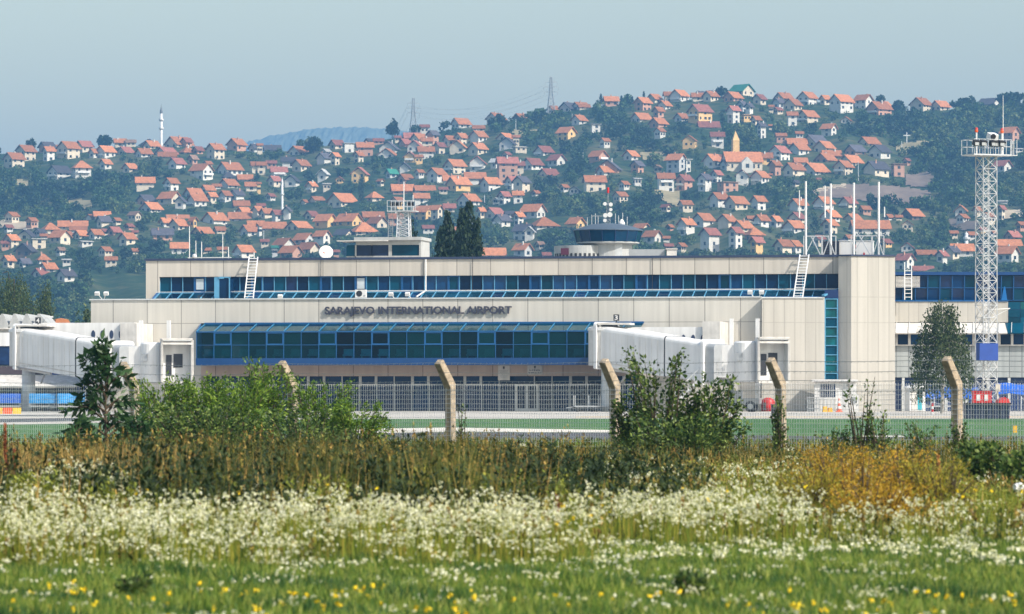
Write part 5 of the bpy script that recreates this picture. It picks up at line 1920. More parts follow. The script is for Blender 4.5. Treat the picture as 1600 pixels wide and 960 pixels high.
MB().extrude([(x1, .1, wz(586)), (x1, 3, wz(586)), (x1, 3, 0), (x1, .1, 0)], (.12, 0, 0)).box(wx(121), x1 - .003, 0, .1, 0, wz(587)).build('end_panel', 'bluebox', an)
for q in (-120, -80, -40, 2, 46, 70, 92, 118):
    MB().box(wx(q), wx(q) + .12, -2.8, -2.68, 0, wz(604) - .2).build('post', 'dark', an)
m = MB()
zb_, zt_ = wz(512.5), wz(490.5)
for q in range(8):
    c_, w_ = wx(60 - 19 * q), (wx(79.5) - wx(60))
    l_ = w_ * .62 if q else w_ * 1.05
    dy = .4 * q * .3
    m.extrude([(c_ - w_ * .5, .2, zb_), (c_ - .1, .2, zt_), (c_ + .1, .2, zt_), (c_ + l_, .2, zb_)], (0, 9, 0))
m.build('folded_roof', 'cabinwall', an)
MB().box(x0, wx(82), .1, 9.5, wz(514.5), zb_ - .003).box(x0, wx(80), .5, 9, wz(520) + .003, wz(514.5) - .003).build('roof_edge', 'offwhite', an)
MB().bar((wx(81), -.6, wz(496)), (wx(70), .2, wz(497)), .06).box(wx(72), wx(84), -.9, -.5, wz(497), wz(494.5)).build('lamp', 'white', an)
kk = empty('kiosk', (W(95, 0, 440).x, 440, 0), R(20), 'small roof with orange tiles peeping out between annex and terminal', 'kiosk')
k_s = 440 / F
MB().box(-.85, .85, -.85, .85, 0, EYE + (HOR - 508) * k_s).build('wall', 'hw_c', kk)
MB().lathe((0, 0, EYE + (HOR - 508) * k_s + .003), [(1.3, 0), (.9, .55), (.05, .7)], 4, PI / 4).build('roof', 'hr_o', kk)
# ------------------------------------------------------------------ ground
M['soil'] = ground_mat('meadow_soil', (0.022, 0.032, 0.012), (0.085, 0.085, 0.035), (0.045, 0.06, 0.02), scale=0.35, fine=5)
M['airgrass'] = ground_mat('airfield_grass', (0.028, 0.085, 0.028), (0.11, 0.19, 0.07), (0.05, 0.13, 0.042), scale=0.05, fine=1.2)


def flat(name, pts, z, m, kind='structure'):
    """sheet on the ground, corners given as photograph pixels"""
    P = []
    for px, py in pts:
        Y = EYE * F / (py - HOR)
        P.append(((px - 800) / F * Y, Y, z))
    return tag(MB().quad(*P).build(name, m), kind=kind)


tag(MB().quad((-3800, -50, 0), (3800, -50, 0), (3800, 96, 0), (-3800, 96, 0)).build('meadow_ground', 'soil'), kind='structure')
tag(MB().quad((-3800, 96, 0), (3800, 96, 0), (3800, 1330, 0), (-3800, 1330, 0)).build('airfield_ground', 'airgrass'), kind='structure')
flat('apron', [(-1500, 666), (-300, 666), (0, 664), (130, 662), (330, 657), (560, 655), (1000, 654.6), (1600, 654.6), (2600, 654.6), (2600, 636), (-1500, 636)], .004, 'paving')
flat('service_road', [(-600, 693), (200, 692.5), (800, 692), (1600, 692.5), (2300, 693), (2300, 683), (1600, 682.5), (1340, 683), (960, 677), (700, 676), (480, 679), (200, 687), (-600, 690)], .004, 'asphalt')
flat('verge_strip', [(455, 679), (700, 675.5), (960, 676.6), (1010, 677.4), (960, 672.5), (700, 668.5), (470, 672)], .008, 'kerb')
flat('verge_strip', [(1335, 683), (1415, 683), (1408, 681.2), (1345, 681.2)], .008, 'kerb')
flat('taxiway_strip', [(-600, 662), (0, 660.5), (120, 658.5), (260, 655.5), (260, 653), (110, 653.5), (0, 655), (-600, 656)], .008, 'asphalt')
flat('taxiway_strip', [(-600, 651.5), (0, 650.5), (300, 648.2), (300, 647.4), (0, 649), (-600, 650)], .008, 'asphalt')
flat('apron_line', [(900, 652.2), (1600, 652.2), (1600, 651.7), (900, 651.7)], .008, 'yellow')

# ------------------------------------------------------------------ fence
FP = [(-42, 99.3), (211, 96.5), (457, 93.8), (705, 91.2), (962, 88.7), (1221, 86.2), (1496, 83.6), (1788, 81.0)]
FPP = [Vector(((px - 800) / F * Y, Y, 0)) for px, Y in FP]
fence = empty('perimeter_fence', FPP[3], 0, 'grey wire mesh perimeter fence with bent concrete posts and barbed wire', 'fence')
o_ = FPP[3]
dirf = (FPP[6] - FPP[1]).normalized()
prp = Vector((dirf.y, -dirf.x, 0))
if prp.y > 0:
    prp = -prp
UPV = Vector((0, 0, 1))
for i, p in enumerate(FPP):
    p = p - o_
    jit = random.uniform(-.03, .03)
    d1 = (dirf * 1.0).normalized()
    hw = .088
    b = MB()
    lean = dirf * jit
    top = p + lean + UPV * 1.70
    tip = top + prp * .40 + UPV * .52
    r0 = [p - d1 * hw - prp * hw - UPV * .4, p + d1 * hw - prp * hw - UPV * .4, p + d1 * hw + prp * hw - UPV * .4, p - d1 * hw + prp * hw - UPV * .4]
    r1 = [top - d1 * hw - prp * hw + UPV * .05, top + d1 * hw - prp * hw + UPV * .05, top + d1 * hw + prp * hw - UPV * .06, top - d1 * hw + prp * hw - UPV * .06]
    q = hw * .92
    nrm = (prp * -.52 + UPV * .40).normalized()
    r2 = [tip - d1 * q + nrm * q, tip + d1 * q + nrm * q, tip + d1 * q - nrm * q, tip - d1 * q - nrm * q]
    vs = r0 + r1 + r2
    fs = []
    for k in (0, 4):
        for j in range(4):
            fs.append((k + j, k + (j + 1) % 4, k + 4 + (j + 1) % 4, k + 4 + j))
    fs += [(3, 2, 1, 0), (8, 9, 10, 11)]
    b.add(vs, fs)
    ob = b.build('post', 'concrete', fence)
    bv = ob.modifiers.new('bevel', 'BEVEL')
    bv.width = .018
    bv.segments = 2
for i in range(len(FPP) - 1):
    a, c = FPP[i] - o_, FPP[i + 1] - o_
    d = (c - a)
    n = int(d.length / .062)
    b = MB()
    off = prp * .1
    for k in range(1, n):
        p = a + d * (k / n) + off
        sw = Vector((random.uniform(-.006, .006), 0, 0))
        b.bar(p + UPV * .04, p + sw + UPV * 1.74, .0075)
    zz = .05
    while zz < 1.76:
        sag = -.015
        mid = a.lerp(c, .5) + off + UPV * (zz + sag)
        b.bar(a + off + UPV * zz, mid, .007).bar(mid, c + off + UPV * zz, .007)
        zz += .098
    b.build('wire_mesh', 'wire', fence)
b = MB()
for i in range(len(FPP) - 1):
    a, c = FPP[i] - o_, FPP[i + 1] - o_
    for t in (-.15, .2, .55, .95):
        e = UPV * (1.70 + max(t, 0) * .52 + min(t, 0) * .0) + prp * (.1 + .40 * max(t, 0))
        if t < 0:
            e = UPV * 1.60 + prp * .1
        mid = a.lerp(c, .5) + e - UPV * random.uniform(.02, .05)
        b.bar(a + e, mid, .009).bar(mid, c + e, .009)
        for q in range(28):
            p = a.lerp(c, (q + .5) / 28) + e - UPV * .03
            b.bar(p - UPV * .02 - dirf * .01, p + UPV * .02 + dirf * .01, .006)
b.build('barbed_wire', 'grey', fence)

# ------------------------------------------------------------------ shrubs along the fence
M['sapleaf'] = leaf_mat('sapling_leaves', [(0.018, 0.055, 0.018), (0.035, 0.085, 0.028), (0.07, 0.13, 0.045)], 0.3, .45)
M['willowleaf'] = leaf_mat('willow_leaves', [(0.03, 0.075, 0.010), (0.095, 0.185, 0.02), (0.27, 0.38, 0.045)], 0.4, .5)
M['bushleaf'] = leaf_mat('bush_leaves', [(0.012, 0.036, 0.010), (0.05, 0.10, 0.022), (0.22, 0.29, 0.065)], 0.35, .5)
M['stem'] = mat('shrub_stem', (0.07, 0.05, 0.03), .9, noise=.3, scale=8)


def shrub(name, px, Y, h, w, label, m, leaf, nbr, nleaf, cat='shrub', shape='dome', group='shrubs growing along the fence', droop=0.0, narrow=.42, base=0.0, t0=.18, lean=0.0):
    """many stems from one root, each with side shoots carrying leaves"""
    c = Vector(((px - 800) / F * Y, Y, 0))
    root = empty(name, c, 0, label, cat, group)
    st = MB()
    Cs, As, Bs = [], [], []
    for k in range(nbr):
        ang = rng.uniform(0, 2 * PI)
        if shape == 'cone':
            f0 = (k + .5) / nbr
            zb = h * (base + (.93 - base) * f0)
            r_ = w / 2 * (1 - f0) ** .6 * rng.uniform(.45, 1.15) + .14
            p0 = np.array([lean * f0, 0, zb])
            p2 = p0 + np.array([r_ * math.cos(ang), r_ * math.sin(ang), h * .10 * rng.uniform(.2, 1.2)])
            p1 = (p0 + p2) / 2 + np.array([0, 0, h * .06])
        else:
            hh = h * (rng.uniform(.45, 1.0) if k > 2 else rng.uniform(.9, 1.02))
            r_ = w / 2 * rng.uniform(.1, 1.0) ** .6 * (1.15 - .45 * hh / h)
            p0 = np.array([rng.uniform(-.12, .12) * w, rng.uniform(-.1, .1) * w, 0])
            p2 = np.array([r_ * math.cos(ang) + lean, r_ * math.sin(ang) * .8, hh])
            p1 = p0 * .4 + p2 * .6 + np.array([0, 0, hh * -.02])
        st.path([Vector(p0), Vector(p1), Vector(p2)], (.016 + .004 * h, .004), 4)
        n = nleaf
        t = rng.uniform(t0 if shape != 'cone' else .12, 1.03, n) ** .8
        P = ((1 - t) ** 2)[:, None] * p0 + (2 * t * (1 - t))[:, None] * p1 + (t ** 2)[:, None] * p2
        spread = (leaf * 1.5 + .145 * w * (shape != 'cone')) * (1.3 - t)[:, None]
        P = P + unit(n) * spread * rng.uniform(.1, 1, (n, 1))
        out = P - np.array([0, 0, h * .3])
        out[:, 2] *= .4
        out /= np.linalg.norm(out, axis=1, keepdims=True) + 1e-6
        A = out * .8 + unit(n) * .75 + np.array([0, 0, -droop])
        A /= np.linalg.norm(A, axis=1, keepdims=True)
        S = np.cross(A, unit(n))
        S /= np.linalg.norm(S, axis=1, keepdims=True) + 1e-9
        sz = leaf * rng.uniform(.6, 1.25, (n, 1))
        Cs.append(P)
        As.append(A * sz)
        Bs.append(S * sz * narrow * .5)
    if shape == 'cone':
        st.path([Vector((0, 0, -.1)), Vector((lean * .4, 0, h * .5)), Vector((lean, 0, h))], (.035, .008), 6)
    v, f = blades(np.concatenate(Cs), np.concatenate(As), np.concatenate(Bs))
    v[:, 2] = np.maximum(v[:, 2], .01)
    np_mesh('leaves', v, f, m, root)
    st.build('stem', 'stem', root)
    return root


shrub('sapling', 165, 87, 2.5, 1.75, 'dark green sapling with long drooping leaves left of the leftmost fence post', 'sapleaf', .23, 34, 30, cat='sapling', shape='cone', droop=.6, narrow=.36, base=.12)
shrub('sapling', 118, 86, .95, 1.0, 'low dark leafy shoot at the left foot of the tall sapling', 'sapleaf', .17, 18, 40, cat='sapling', shape='cone', droop=.4, narrow=.36, base=.05)
shrub('sapling', 214, 86, 1.0, 1.0, 'dark leafy shoot at the foot of the leftmost fence post', 'sapleaf', .16, 18, 42, cat='sapling', shape='cone', droop=.4, narrow=.36, base=.05)
for px_, Y_, h_, w_, nb, nl_, lab in ((252, 90, 1.78, 1.8, 38, 110, 'bright green willow shrub right beside the leftmost fence post'), (310, 91, 1.95, 2.3, 50, 115, 'bright green willow shrub, second of the clump from the leftmost post'),
                                  (372, 90, 1.75, 2.2, 44, 110, 'bright green willow shrub, middle of the clump between two left posts'), (412, 92.9, 2.25, 1.7, 48, 100, 'tallest green willow shrub just left of the second fence post'),
                                  (500, 92.5, 1.85, 2.1, 42, 105, 'loose green willow shrub right of the second fence post'), (556, 91, 1.38, 1.8, 28, 95, 'low yellowish willow shrub at the right end of the green clump')):
    shrub('willow_shrub', px_, Y_, h_, w_, lab, 'willowleaf', .085, nb, nl_, narrow=.42, t0=.45)
shrub('dark_undergrowth', 330, 87, 1.32, 3.4, 'dark low bush under the bright willow shrubs', 'bushleaf', .09, 40, 110, narrow=.5)
shrub('dark_undergrowth', 470, 87, 1.2, 2.4, 'dark low bush at the foot of the second fence post', 'bushleaf', .09, 28, 100, narrow=.5)
shrub('wild_plum', 1030, 84, 2.35, 2.0, 'tall ragged bush with sparse top shoots before the right passenger bridge', 'bushleaf', .095, 34, 80, narrow=.6)
shrub('wild_plum', 1108, 84, 1.85, 1.7, 'dense dark bush right of the ragged tall one', 'bushleaf', .095, 40, 95, narrow=.6)
shrub('wild_plum', 985, 84, 1.3, 1.0, 'smaller dark bush hugging the fourth fence post', 'bushleaf', .08, 22, 110, narrow=.55)
shrub('wild_plum', 1060, 82, 1.1, 2.7, 'low dark bush spreading in front of the ragged bushes', 'bushleaf', .085, 40, 130, narrow=.55)
shrub('thin_sapling', 1347, 80, 1.85, .75, 'thin sapling with few leaves in front of the white hut', 'bushleaf', .085, 9, 26, cat='sapling', narrow=.5)
shrub('thin_sapling', 1375, 80, 1.25, .9, 'short leafy sapling right of the thin tall one', 'bushleaf', .085, 14, 40, cat='sapling', narrow=.5)
shrub('thin_sapling', 1310, 80, .85, 1.3, 'low leafy shoots on the fence below the traffic cone', 'bushleaf', .08, 16, 40, cat='sapling', narrow=.5)
shrub('thin_sapling', 1440, 80, .95, 1.0, 'low leafy shoots left of the rightmost fence post', 'bushleaf', .08, 14, 40, cat='sapling', narrow=.5)
shrub('climbing_vine', 1218, 85.6, 1.45, .42, 'green vine climbing the fifth fence post from the left', 'bushleaf', .07, 16, 46, cat='vine', narrow=.6)
shrub('climbing_vine', 1500, 82.9, 1.0, .42, 'green vine climbing the rightmost fence post', 'bushleaf', .07, 12, 44, cat='vine', narrow=.6)
shrub('climbing_vine', 722, 90.5, 1.3, .3, 'thin vine on the mesh right of the third fence post', 'bushleaf', .06, 7, 26, cat='vine', narrow=.6)
shrub('bramble', 1552, 58, .82, 1.6, 'dark bramble clump at the right edge of the meadow', 'bushleaf', .085, 40, 110, cat='bramble', group='meadow bushes', narrow=.6)
shrub('bramble', 1610, 55, .75, 1.2, 'dark bramble at the very edge, right of the larger bramble clump', 'bushleaf', .085, 26, 90, cat='bramble', group='meadow bushes', narrow=.6)
M['goldleaf'] = leaf_mat('golden_weed', [(0.30, 0.17, 0.014), (0.55, 0.33, 0.025), (0.42, 0.34, 0.04), (0.60, 0.30, 0.04)], 0.35, .7)
M['olive'] = leaf_mat('olive_weed', [(0.16, 0.16, 0.02), (0.32, 0.29, 0.035), (0.46, 0.37, 0.05)], 0.35, .7)
for px_, Y_, h_, w_, lab, mm_ in ((1330, 46.5, .90, 1.3, 'golden weed clump, middle of the orange patch', 'goldleaf'), (1405, 47.5, .96, 1.3, 'tallest golden orange weed clump below the rightmost post', 'goldleaf'), (1270, 45, .72, 1.1, 'yellow olive weed clump at the left of the orange patch', 'olive'),
                                  (1465, 46.5, .80, 1.1, 'olive orange weed clump at the right of the orange patch', 'olive'), (1375, 44, .62, 1.5, 'low golden weed clump in front of the orange patch', 'goldleaf'), (1300, 52, .9, 1.4, 'pale golden weed clump behind the orange patch', 'goldleaf')):
    shrub('golden_weed', px_, Y_, h_, w_, lab, mm_, .034, 60, 95, cat='weed', group='golden weeds in the meadow', narrow=.5)

# ------------------------------------------------------------------ meadow
M['lawn'] = leaf_mat('lawn_blades', [(0.035, 0.085, 0.012), (0.09, 0.18, 0.022), (0.21, 0.29, 0.036), (0.44, 0.43, 0.10)], 0.4)
M['understory'] = leaf_mat('meadow_blades', [(0.05, 0.095, 0.012), (0.14, 0.21, 0.022), (0.30, 0.34, 0.04), (0.46, 0.34, 0.06)], 0.4)
M['weed'] = leaf_mat('weed_leaves', [(0.018, 0.034, 0.007), (0.04, 0.068, 0.013), (0.095, 0.115, 0.022), (0.24, 0.18, 0.035)], 0.25)
M['plume'] = leaf_mat('seed_plumes', [(0.12, 0.06, 0.02), (0.26, 0.17, 0.04), (0.30, 0.26, 0.06), (0.48, 0.30, 0.08)], 0.3)
M['straw'] = leaf_mat('straw', [(0.40, 0.25, 0.07), (0.58, 0.40, 0.14), (0.52, 0.29, 0.09)], 0.3)
M['petal'] = leaf_mat('white_flowers', [(0.40, 0.42, 0.14), (0.66, 0.65, 0.36), (0.80, 0.79, 0.58), (0.84, 0.84, 0.72)], 0.35)
M['yellowpetal'] = leaf_mat('yellow_flowers', [(0.75, 0.50, 0.01), (0.85, 0.65, 0.02)], 0.2)


def scatter(n, y0, y1, pad=2.5, p0=None, p1=None):
    pad = pad + 2.2
    if p0 is None:
        n = int(n * 1.28)
    """points on the meadow seen between the photograph columns p0..p1 (whole width plus margin when not given)"""
    Y = np.sqrt(rng.uniform(y0 ** 2, y1 ** 2, n))
    if p0 is None:
        x = rng.uniform(-1, 1, n) * (.121 * Y + pad)
    else:
        x = (rng.uniform(p0, p1, n) - 800) / F * Y
    return x, Y


def clump(x, Y, sc, seed=0.0):
    """patchiness 0..1"""
    return .5 + .25 * (np.sin(x * sc + seed) * np.cos(Y * sc * .8 - seed * 1.7) + np.sin(x * sc * 2.3 + Y * sc * 1.1 + seed * 2))


def grass(name, x, Y, h, wd, m, lean=.35, label=None):
    n = len(x)
    C = np.stack([x, Y, np.zeros(n)], 1)
    A = np.stack([rng.normal(0, lean, n), rng.normal(0, lean, n), np.ones(n)], 1) * h[:, None]
    B = np.stack([rng.uniform(.6, 1, n), rng.uniform(-.5, .5, n), np.zeros(n)], 1) * (wd / 2)
    v, f = blades(C, A, B)
    return v, f


def heads(x, Y, z, r, k, size):
    """flower heads: k little facets on a shallow dome each"""
    n = len(x)
    th = rng.uniform(0, 2 * PI, (n, k))
    rr = np.sqrt(rng.uniform(0, 1, (n, k))) * r[:, None]
    tilt = rng.normal(0, .35, (n, 2))
    dx, dy = rr * np.cos(th), rr * np.sin(th)
    dz = rng.normal(0, .45, (n, k)) * r[:, None]
    C = np.stack([x[:, None] + dx, Y[:, None] + dy, z[:, None] + dz + dx * tilt[:, :1] + dy * tilt[:, 1:]], -1).reshape(-1, 3)
    N = unit(n * k) + np.array([0.1, -.45, .45])
    N /= np.linalg.norm(N, axis=1, keepdims=True)
    A = np.cross(N, unit(n * k))
    A /= np.linalg.norm(A, axis=1, keepdims=True) + 1e-9
    B = np.cross(N, A)
    s = size * rng.uniform(.7, 1.3, (n * k, 1))
    return leaves(C, A * s, B * s)


def edge(x, Y):
    """where the standing meadow begins: further back on the right"""
    p_ = 800 + x / Y * F
    return 36.3 + 4.4 * np.clip((p_ - 840) / 160, 0, 1) + .5 * np.sin(x * 1.9) + .3 * np.sin(x * 4.7 + 1)


# short lawn
x, Y = scatter(210000, 25.5, 43, 2.5)
k_ = Y < edge(x, Y) + 1.2
x, Y = x[k_], Y[k_]
h = rng.uniform(.05, .15, len(x)) * (.7 + .6 * clump(x, Y, 1.4))
dk = clump(x, Y, 2.1, 71) + .25 * rng.normal(0, 1, len(x)) * .6 > .66
M['lawn_dark'] = leaf_mat('lawn_blades_dark', [(0.014, 0.05, 0.012), (0.03, 0.09, 0.018), (0.06, 0.13, 0.03)], .3)
for q_, m_6, lab_ in ((~dk, 'lawn', 'light green short grass in the front strip of the meadow'), (dk, 'lawn_dark', 'dark green patches of short grass in the front strip of the meadow')):
    tag(np_mesh('lawn_grass', *grass('g', x[q_], Y[q_], h[q_], .009, 'lawn'), m_6), lab_, 'grass', kind='stuff')
# understory of the meadow
x, Y = scatter(150000, 35.6, 66, 2.5)
k_ = Y > edge(x, Y)
x, Y = x[k_], Y[k_]
h = rng.uniform(.14, .42, len(x)) * (.6 + .7 * clump(x, Y, .9, 2)) * np.clip((Y - edge(x, Y) + .6) / 3.5, .3, 1)
g1 = grass('g', x, Y, h, .012, 'understory', .25)
x, Y = scatter(75000, 62, 97, 2.5)
h = rng.uniform(.12, .42, len(x)) * (.5 + .8 * clump(x, Y, .6, 4))
g2 = grass('g', x, Y, h, .02, 'understory', .25)
tag(np_mesh('meadow_grass', *joinq([g1, g2]), 'understory'), 'olive and brown grass between the meadow flowers', 'grass', kind='stuff')
x, Y = scatter(26000, 84, 132, 3)
h = rng.uniform(.08, .3, len(x)) * (.5 + .8 * clump(x, Y, .5, 7))
tag(np_mesh('verge_grass', *grass('g', x, Y, h, .03, 'lawn', .3), 'lawn'), 'green grass on the verge behind the wire fence', 'grass', kind='stuff')


def stalks(x, Y, h, nl, lf, plume, m='weed', pm='plume', straw=0.0):
    """upright weeds: stalk, narrow leaves along it, and a seed plume on a part of them"""
    n = len(x)
    lx, ly = rng.normal(0, .10, n), rng.normal(0, .10, n)
    C = np.stack([x, Y, np.zeros(n)], 1)
    A = np.stack([lx, ly, np.ones(n)], 1) * h[:, None]
    B = np.tile(np.array([[.006, 0, 0]]), (n, 1))
    P = [blades(C, A, B)]
    t = rng.uniform(.15, .95, (n, nl))
    LC = (C[:, None] + A[:, None] * t[..., None]).reshape(-1, 3)
    ang = rng.uniform(0, 2 * PI, n * nl)
    LA = np.stack([np.cos(ang), np.sin(ang), rng.uniform(.2, 1.3, n * nl)], 1)
    LA /= np.linalg.norm(LA, axis=1, keepdims=True)
    ls = lf * rng.uniform(.5, 1.3, (n * nl, 1)) * (1.2 - .6 * t.reshape(-1, 1))
    LB = np.stack([-np.sin(ang), np.cos(ang), np.zeros(n * nl)], 1)
    P.append(blades(LC, LA * ls, LB * ls * .2))
    k = rng.random(n) < plume
    q = 14
    t = rng.uniform(.62, 1.08, (k.sum(), q))
    PC = (C[k][:, None] + A[k][:, None] * t[..., None] + rng.normal(0, .022, (k.sum(), q, 3)) * (1.35 - t[..., None])).reshape(-1, 3)
    a = unit(len(PC)) * .016
    a[:, 2] *= 1.8
    b = np.cross(a, unit(len(PC)))
    b /= np.linalg.norm(b, axis=1, keepdims=True) + 1e-9
    return joinq(P), leaves(PC, a, b * .010)


# tall dark weeds behind the flowers, left and middle
wv, pvs = [], []
x, Y = scatter(8200, 43.5, 66, 0, -260, 1130)
k_ = rng.random(len(x)) < np.interp(800 + x / Y * F, [840, 1130], [1, 0])
x, Y = x[k_], Y[k_]
keep = rng.random(len(x)) < (.35 + .75 * clump(x, Y, .8, 1))
x, Y = x[keep], Y[keep]
h = rng.uniform(.5, 1.0, len(x)) * (.40 + .95 * clump(x, Y, 1.1, 3)) * np.clip((Y - 40) / 8, .55, 1)
px_ = 800 + x / Y * F
h *= np.interp(px_, [-300, 300, 620, 800, 960], [.8, .84, .84, .74, .45])
h *= np.interp(px_ + 25 * np.sin(Y * 1.3), [-260, -100, 40, 110, 180, 260, 330, 420, 500, 580, 660, 720, 800, 960], [1, 1.1, .75, 1.0, .72, .95, 1.18, .92, 1.22, .95, 1.12, 1.25, .85, .8])
a, b = stalks(x, Y, h, 15, .10, .12)
wv.append(a)
pvs.append(b)
# lone tall stalks rising out of them
x, Y = scatter(420, 46, 70, 0, -260, 900)
h = rng.uniform(.75, 1.02, len(x))
a, b = stalks(x, Y, h, 16, .07, .5)
wv.append(a)
pvs.append(b)
# leafy yellow green clumps among them
x, Y = scatter(3000, 42.5, 52, 0, -260, 900)
keep = clump(x, Y, 1.2, 31) > .68
x, Y = x[keep], Y[keep]
h = rng.uniform(.4, .72, len(x))
lw, _ = stalks(x, Y, h, 22, .11, .1)
x, Y = scatter(6000, 44, 74, 0, 900, 1860)
keep = clump(x, Y, 1.0, 52) > .42
x, Y = x[keep], Y[keep]
lw = joinq([lw, stalks(x, Y, rng.uniform(.22, .5, len(x)), 16, .09, .1)[0]])
x, Y = scatter(9600, 43.5, 66, 0, -260, 1130)
keep = (clump(x, Y, .8, 44) > .40) & (rng.random(len(x)) < np.interp(800 + x / Y * F, [780, 1130], [1, 0]))
x, Y = x[keep], Y[keep]
h = rng.uniform(.5, .95, len(x)) * (.5 + .7 * clump(x, Y, 1.1, 3))
dw, _ = stalks(x, Y, h, 22, .13, .1)
# lower ones towards the fence and over the right half
x, Y = scatter(6000, 66, 93, 2.5)
h = rng.uniform(.22, .72, len(x)) * (.7 + .5 * clump(x, Y, .7, 6))
a, b = stalks(x, Y, h, 14, .12, .14)
wv.append(a)
pvs.append(b)
x, Y = scatter(2600, 50, 72, 0, 960, 1860)
h = rng.uniform(.25, .5, len(x))
a, b = stalks(x, Y, h, 11, .10, .4)
wv.append(a)
pvs.append(b)
x, Y = scatter(5000, 35.4, 45, 2.5)
keep = (rng.random(len(x)) < clump(x, Y, 2.2, 12) * 1.2) & (Y > edge(x, Y))
x, Y = x[keep], Y[keep]
h = rng.uniform(.18, .5, len(x)) * np.clip((Y - 34.6) / 2.5, .4, 1)
a, b = stalks(x, Y, h, 11, .07, .2)
wv.append(a)
pvs.append(b)
M['wisp'] = leaf_mat('wispy_grass', [(0.018, 0.034, 0.007), (0.045, 0.07, 0.013), (0.11, 0.125, 0.022), (0.36, 0.25, 0.06)], .25)
x, Y = scatter(36000, 43, 70, 0, -260, 1150)
k_ = rng.random(len(x)) < np.interp(800 + x / Y * F, [820, 1150], [1, .1])
x, Y = x[k_], Y[k_]
x3, Y3 = scatter(12000, 66, 94, 2.5)
px_ = 800 + x / Y * F
h = np.interp(px_ + 25 * np.sin(Y * 1.3), [-260, -100, 40, 110, 180, 260, 330, 420, 500, 580, 660, 720, 800, 960], [1, 1.1, .75, 1.0, .72, .95, 1.18, .92, 1.22, .95, 1.12, 1.25, .85, .6]) * rng.uniform(.28, .98, len(x)) * (.25 + .6 * clump(x, Y, .9, 61) + .45 * clump(x, Y, 2.7, 63))
h3 = rng.uniform(.2, .75, len(x3)) * (.45 + .8 * clump(x3, Y3, .6, 62))
tag(np_mesh('wispy_grass', *joinq([grass('g', x, Y, h, .011, 'wisp', .2), grass('g', x3, Y3, h3, .015, 'wisp', .2)]), 'wisp'), 'tall wispy olive grass blades standing among the dark weeds', 'grass', kind='stuff')
M['limeweed'] = leaf_mat('yellow_green_weed', [(0.10, 0.13, 0.02), (0.22, 0.26, 0.035), (0.36, 0.34, 0.05)], .3)
M['darkweed'] = leaf_mat('dark_green_weed', [(0.010, 0.022, 0.008), (0.025, 0.045, 0.012), (0.05, 0.075, 0.02)], .2)
tag(np_mesh('lime_weeds', *lw, 'limeweed'), 'yellow green leafy weeds in patches behind the white flowers', 'weeds', kind='stuff')
tag(np_mesh('dark_weeds', *dw, 'darkweed'), 'very dark green weeds filling gaps between the brown stalks', 'weeds', kind='stuff')
tag(np_mesh('tall_weeds', *joinq(wv), 'weed'), 'tall dark green and brown weeds behind the white flowers', 'weeds', kind='stuff')
tag(np_mesh('seed_plumes', *joinq(pvs), 'plume'), 'brown seed plumes standing on the tall weeds', 'weeds', kind='stuff')
# straw
x, Y = scatter(9000, 44, 92, 2.5)
keep = clump(x, Y, .9, 9) > .5
x, Y = x[keep], Y[keep]
h = rng.uniform(.45, .92, len(x)) * np.where(Y > 66, .7, 1)
px_ = 800 + x / Y * F
h *= np.where((px_ > 900) & (Y < 66), .6, 1)
x2, Y2 = scatter(3200, 48, 66, 0, -200, 300)
k2 = clump(x2, Y2, 1.6, 15) > .45
x2, Y2 = x2[k2], Y2[k2]
v1 = joinq([grass('g', x, Y, h, .015, 'straw', .16), grass('g', x2, Y2, rng.uniform(.5, .95, len(x2)), .014, 'straw', .14)])
tag(np_mesh('dry_straw', *v1, 'straw'), 'dry straw coloured grass stalks scattered among the weeds', 'dry grass', kind='stuff')

# white flowers
fl = []


def flowers(n, y0, y1, p0, p1, zlo, zhi, dens=1.0, r=.018, k=7, seed=0.0, sz=.0068):
    x, Y = scatter(n // 5, y0, y1, 0, p0, p1)
    keep = rng.random(len(x)) < np.clip(dens * (clump(x, Y, 1.7, seed) * 1.3 + clump(x, Y, 4.3, seed + 5) * .9 - .55), 0, 1)
    px_ = 800 + x / Y * F
    keep &= rng.random(len(x)) < np.clip((p1 + 40 - px_) / 110, 0, 1) * np.clip((px_ - p0 + 40) / 110, 0, 1)
    x, Y = x[keep], Y[keep]
    z = zlo + (zhi - zlo) * rng.uniform(0, 1, len(x)) ** .7
    z *= .7 + .55 * clump(x, Y, 1.9, seed + 3)
    big = rng.uniform(.6, 1.3, len(x))
    q = 6
    x = (x[:, None] + rng.normal(0, .075, (len(x), q)) * big[:, None]).ravel()
    Y = (Y[:, None] + rng.normal(0, .075, (len(big), q))).ravel()
    z = np.maximum((z[:, None] * (1 - .12 * np.abs(rng.normal(0, 1, (len(big), q))))).ravel(), .03)
    r = r * np.repeat(big, q)
    fl.append(heads(x, Y, z, r * rng.uniform(.55, 1.3, len(x)), k, sz))
    st.append(grass('g', x, Y, z, .006, 'understory', .06))


st = []
flowers(7600, 36.3, 41.0, -260, 940, .28, .58, .95)
flowers(2600, 35.3, 37.2, -260, 940, .10, .42, .8)
flowers(900, 40, 42.5, 900, 1860, .10, .34, .5, seed=9)
flowers(500, 41, 46, 1290, 1860, .2, .5, .35, seed=10)
flowers(1300, 41, 46, -260, 940, .42, .58, .6, seed=2)
flowers(900, 45, 50, 20, 260, .50, .68, 1.2, seed=1)
flowers(3000, 39.5, 44, 900, 1290, .36, .58, .8, seed=4, sz=.007)
flowers(2600, 50, 74, 880, 1330, .30, .50, .55, r=.022, seed=5, sz=.0085)
flowers(700, 40, 44, 1290, 1500, .25, .48, .6, seed=6)
flowers(500, 44, 60, 1300, 1640, .3, .6, .4, seed=8)
flowers(900, 70, 84, -260, 1860, .25, .5, .5, r=.03, seed=7, sz=.012)
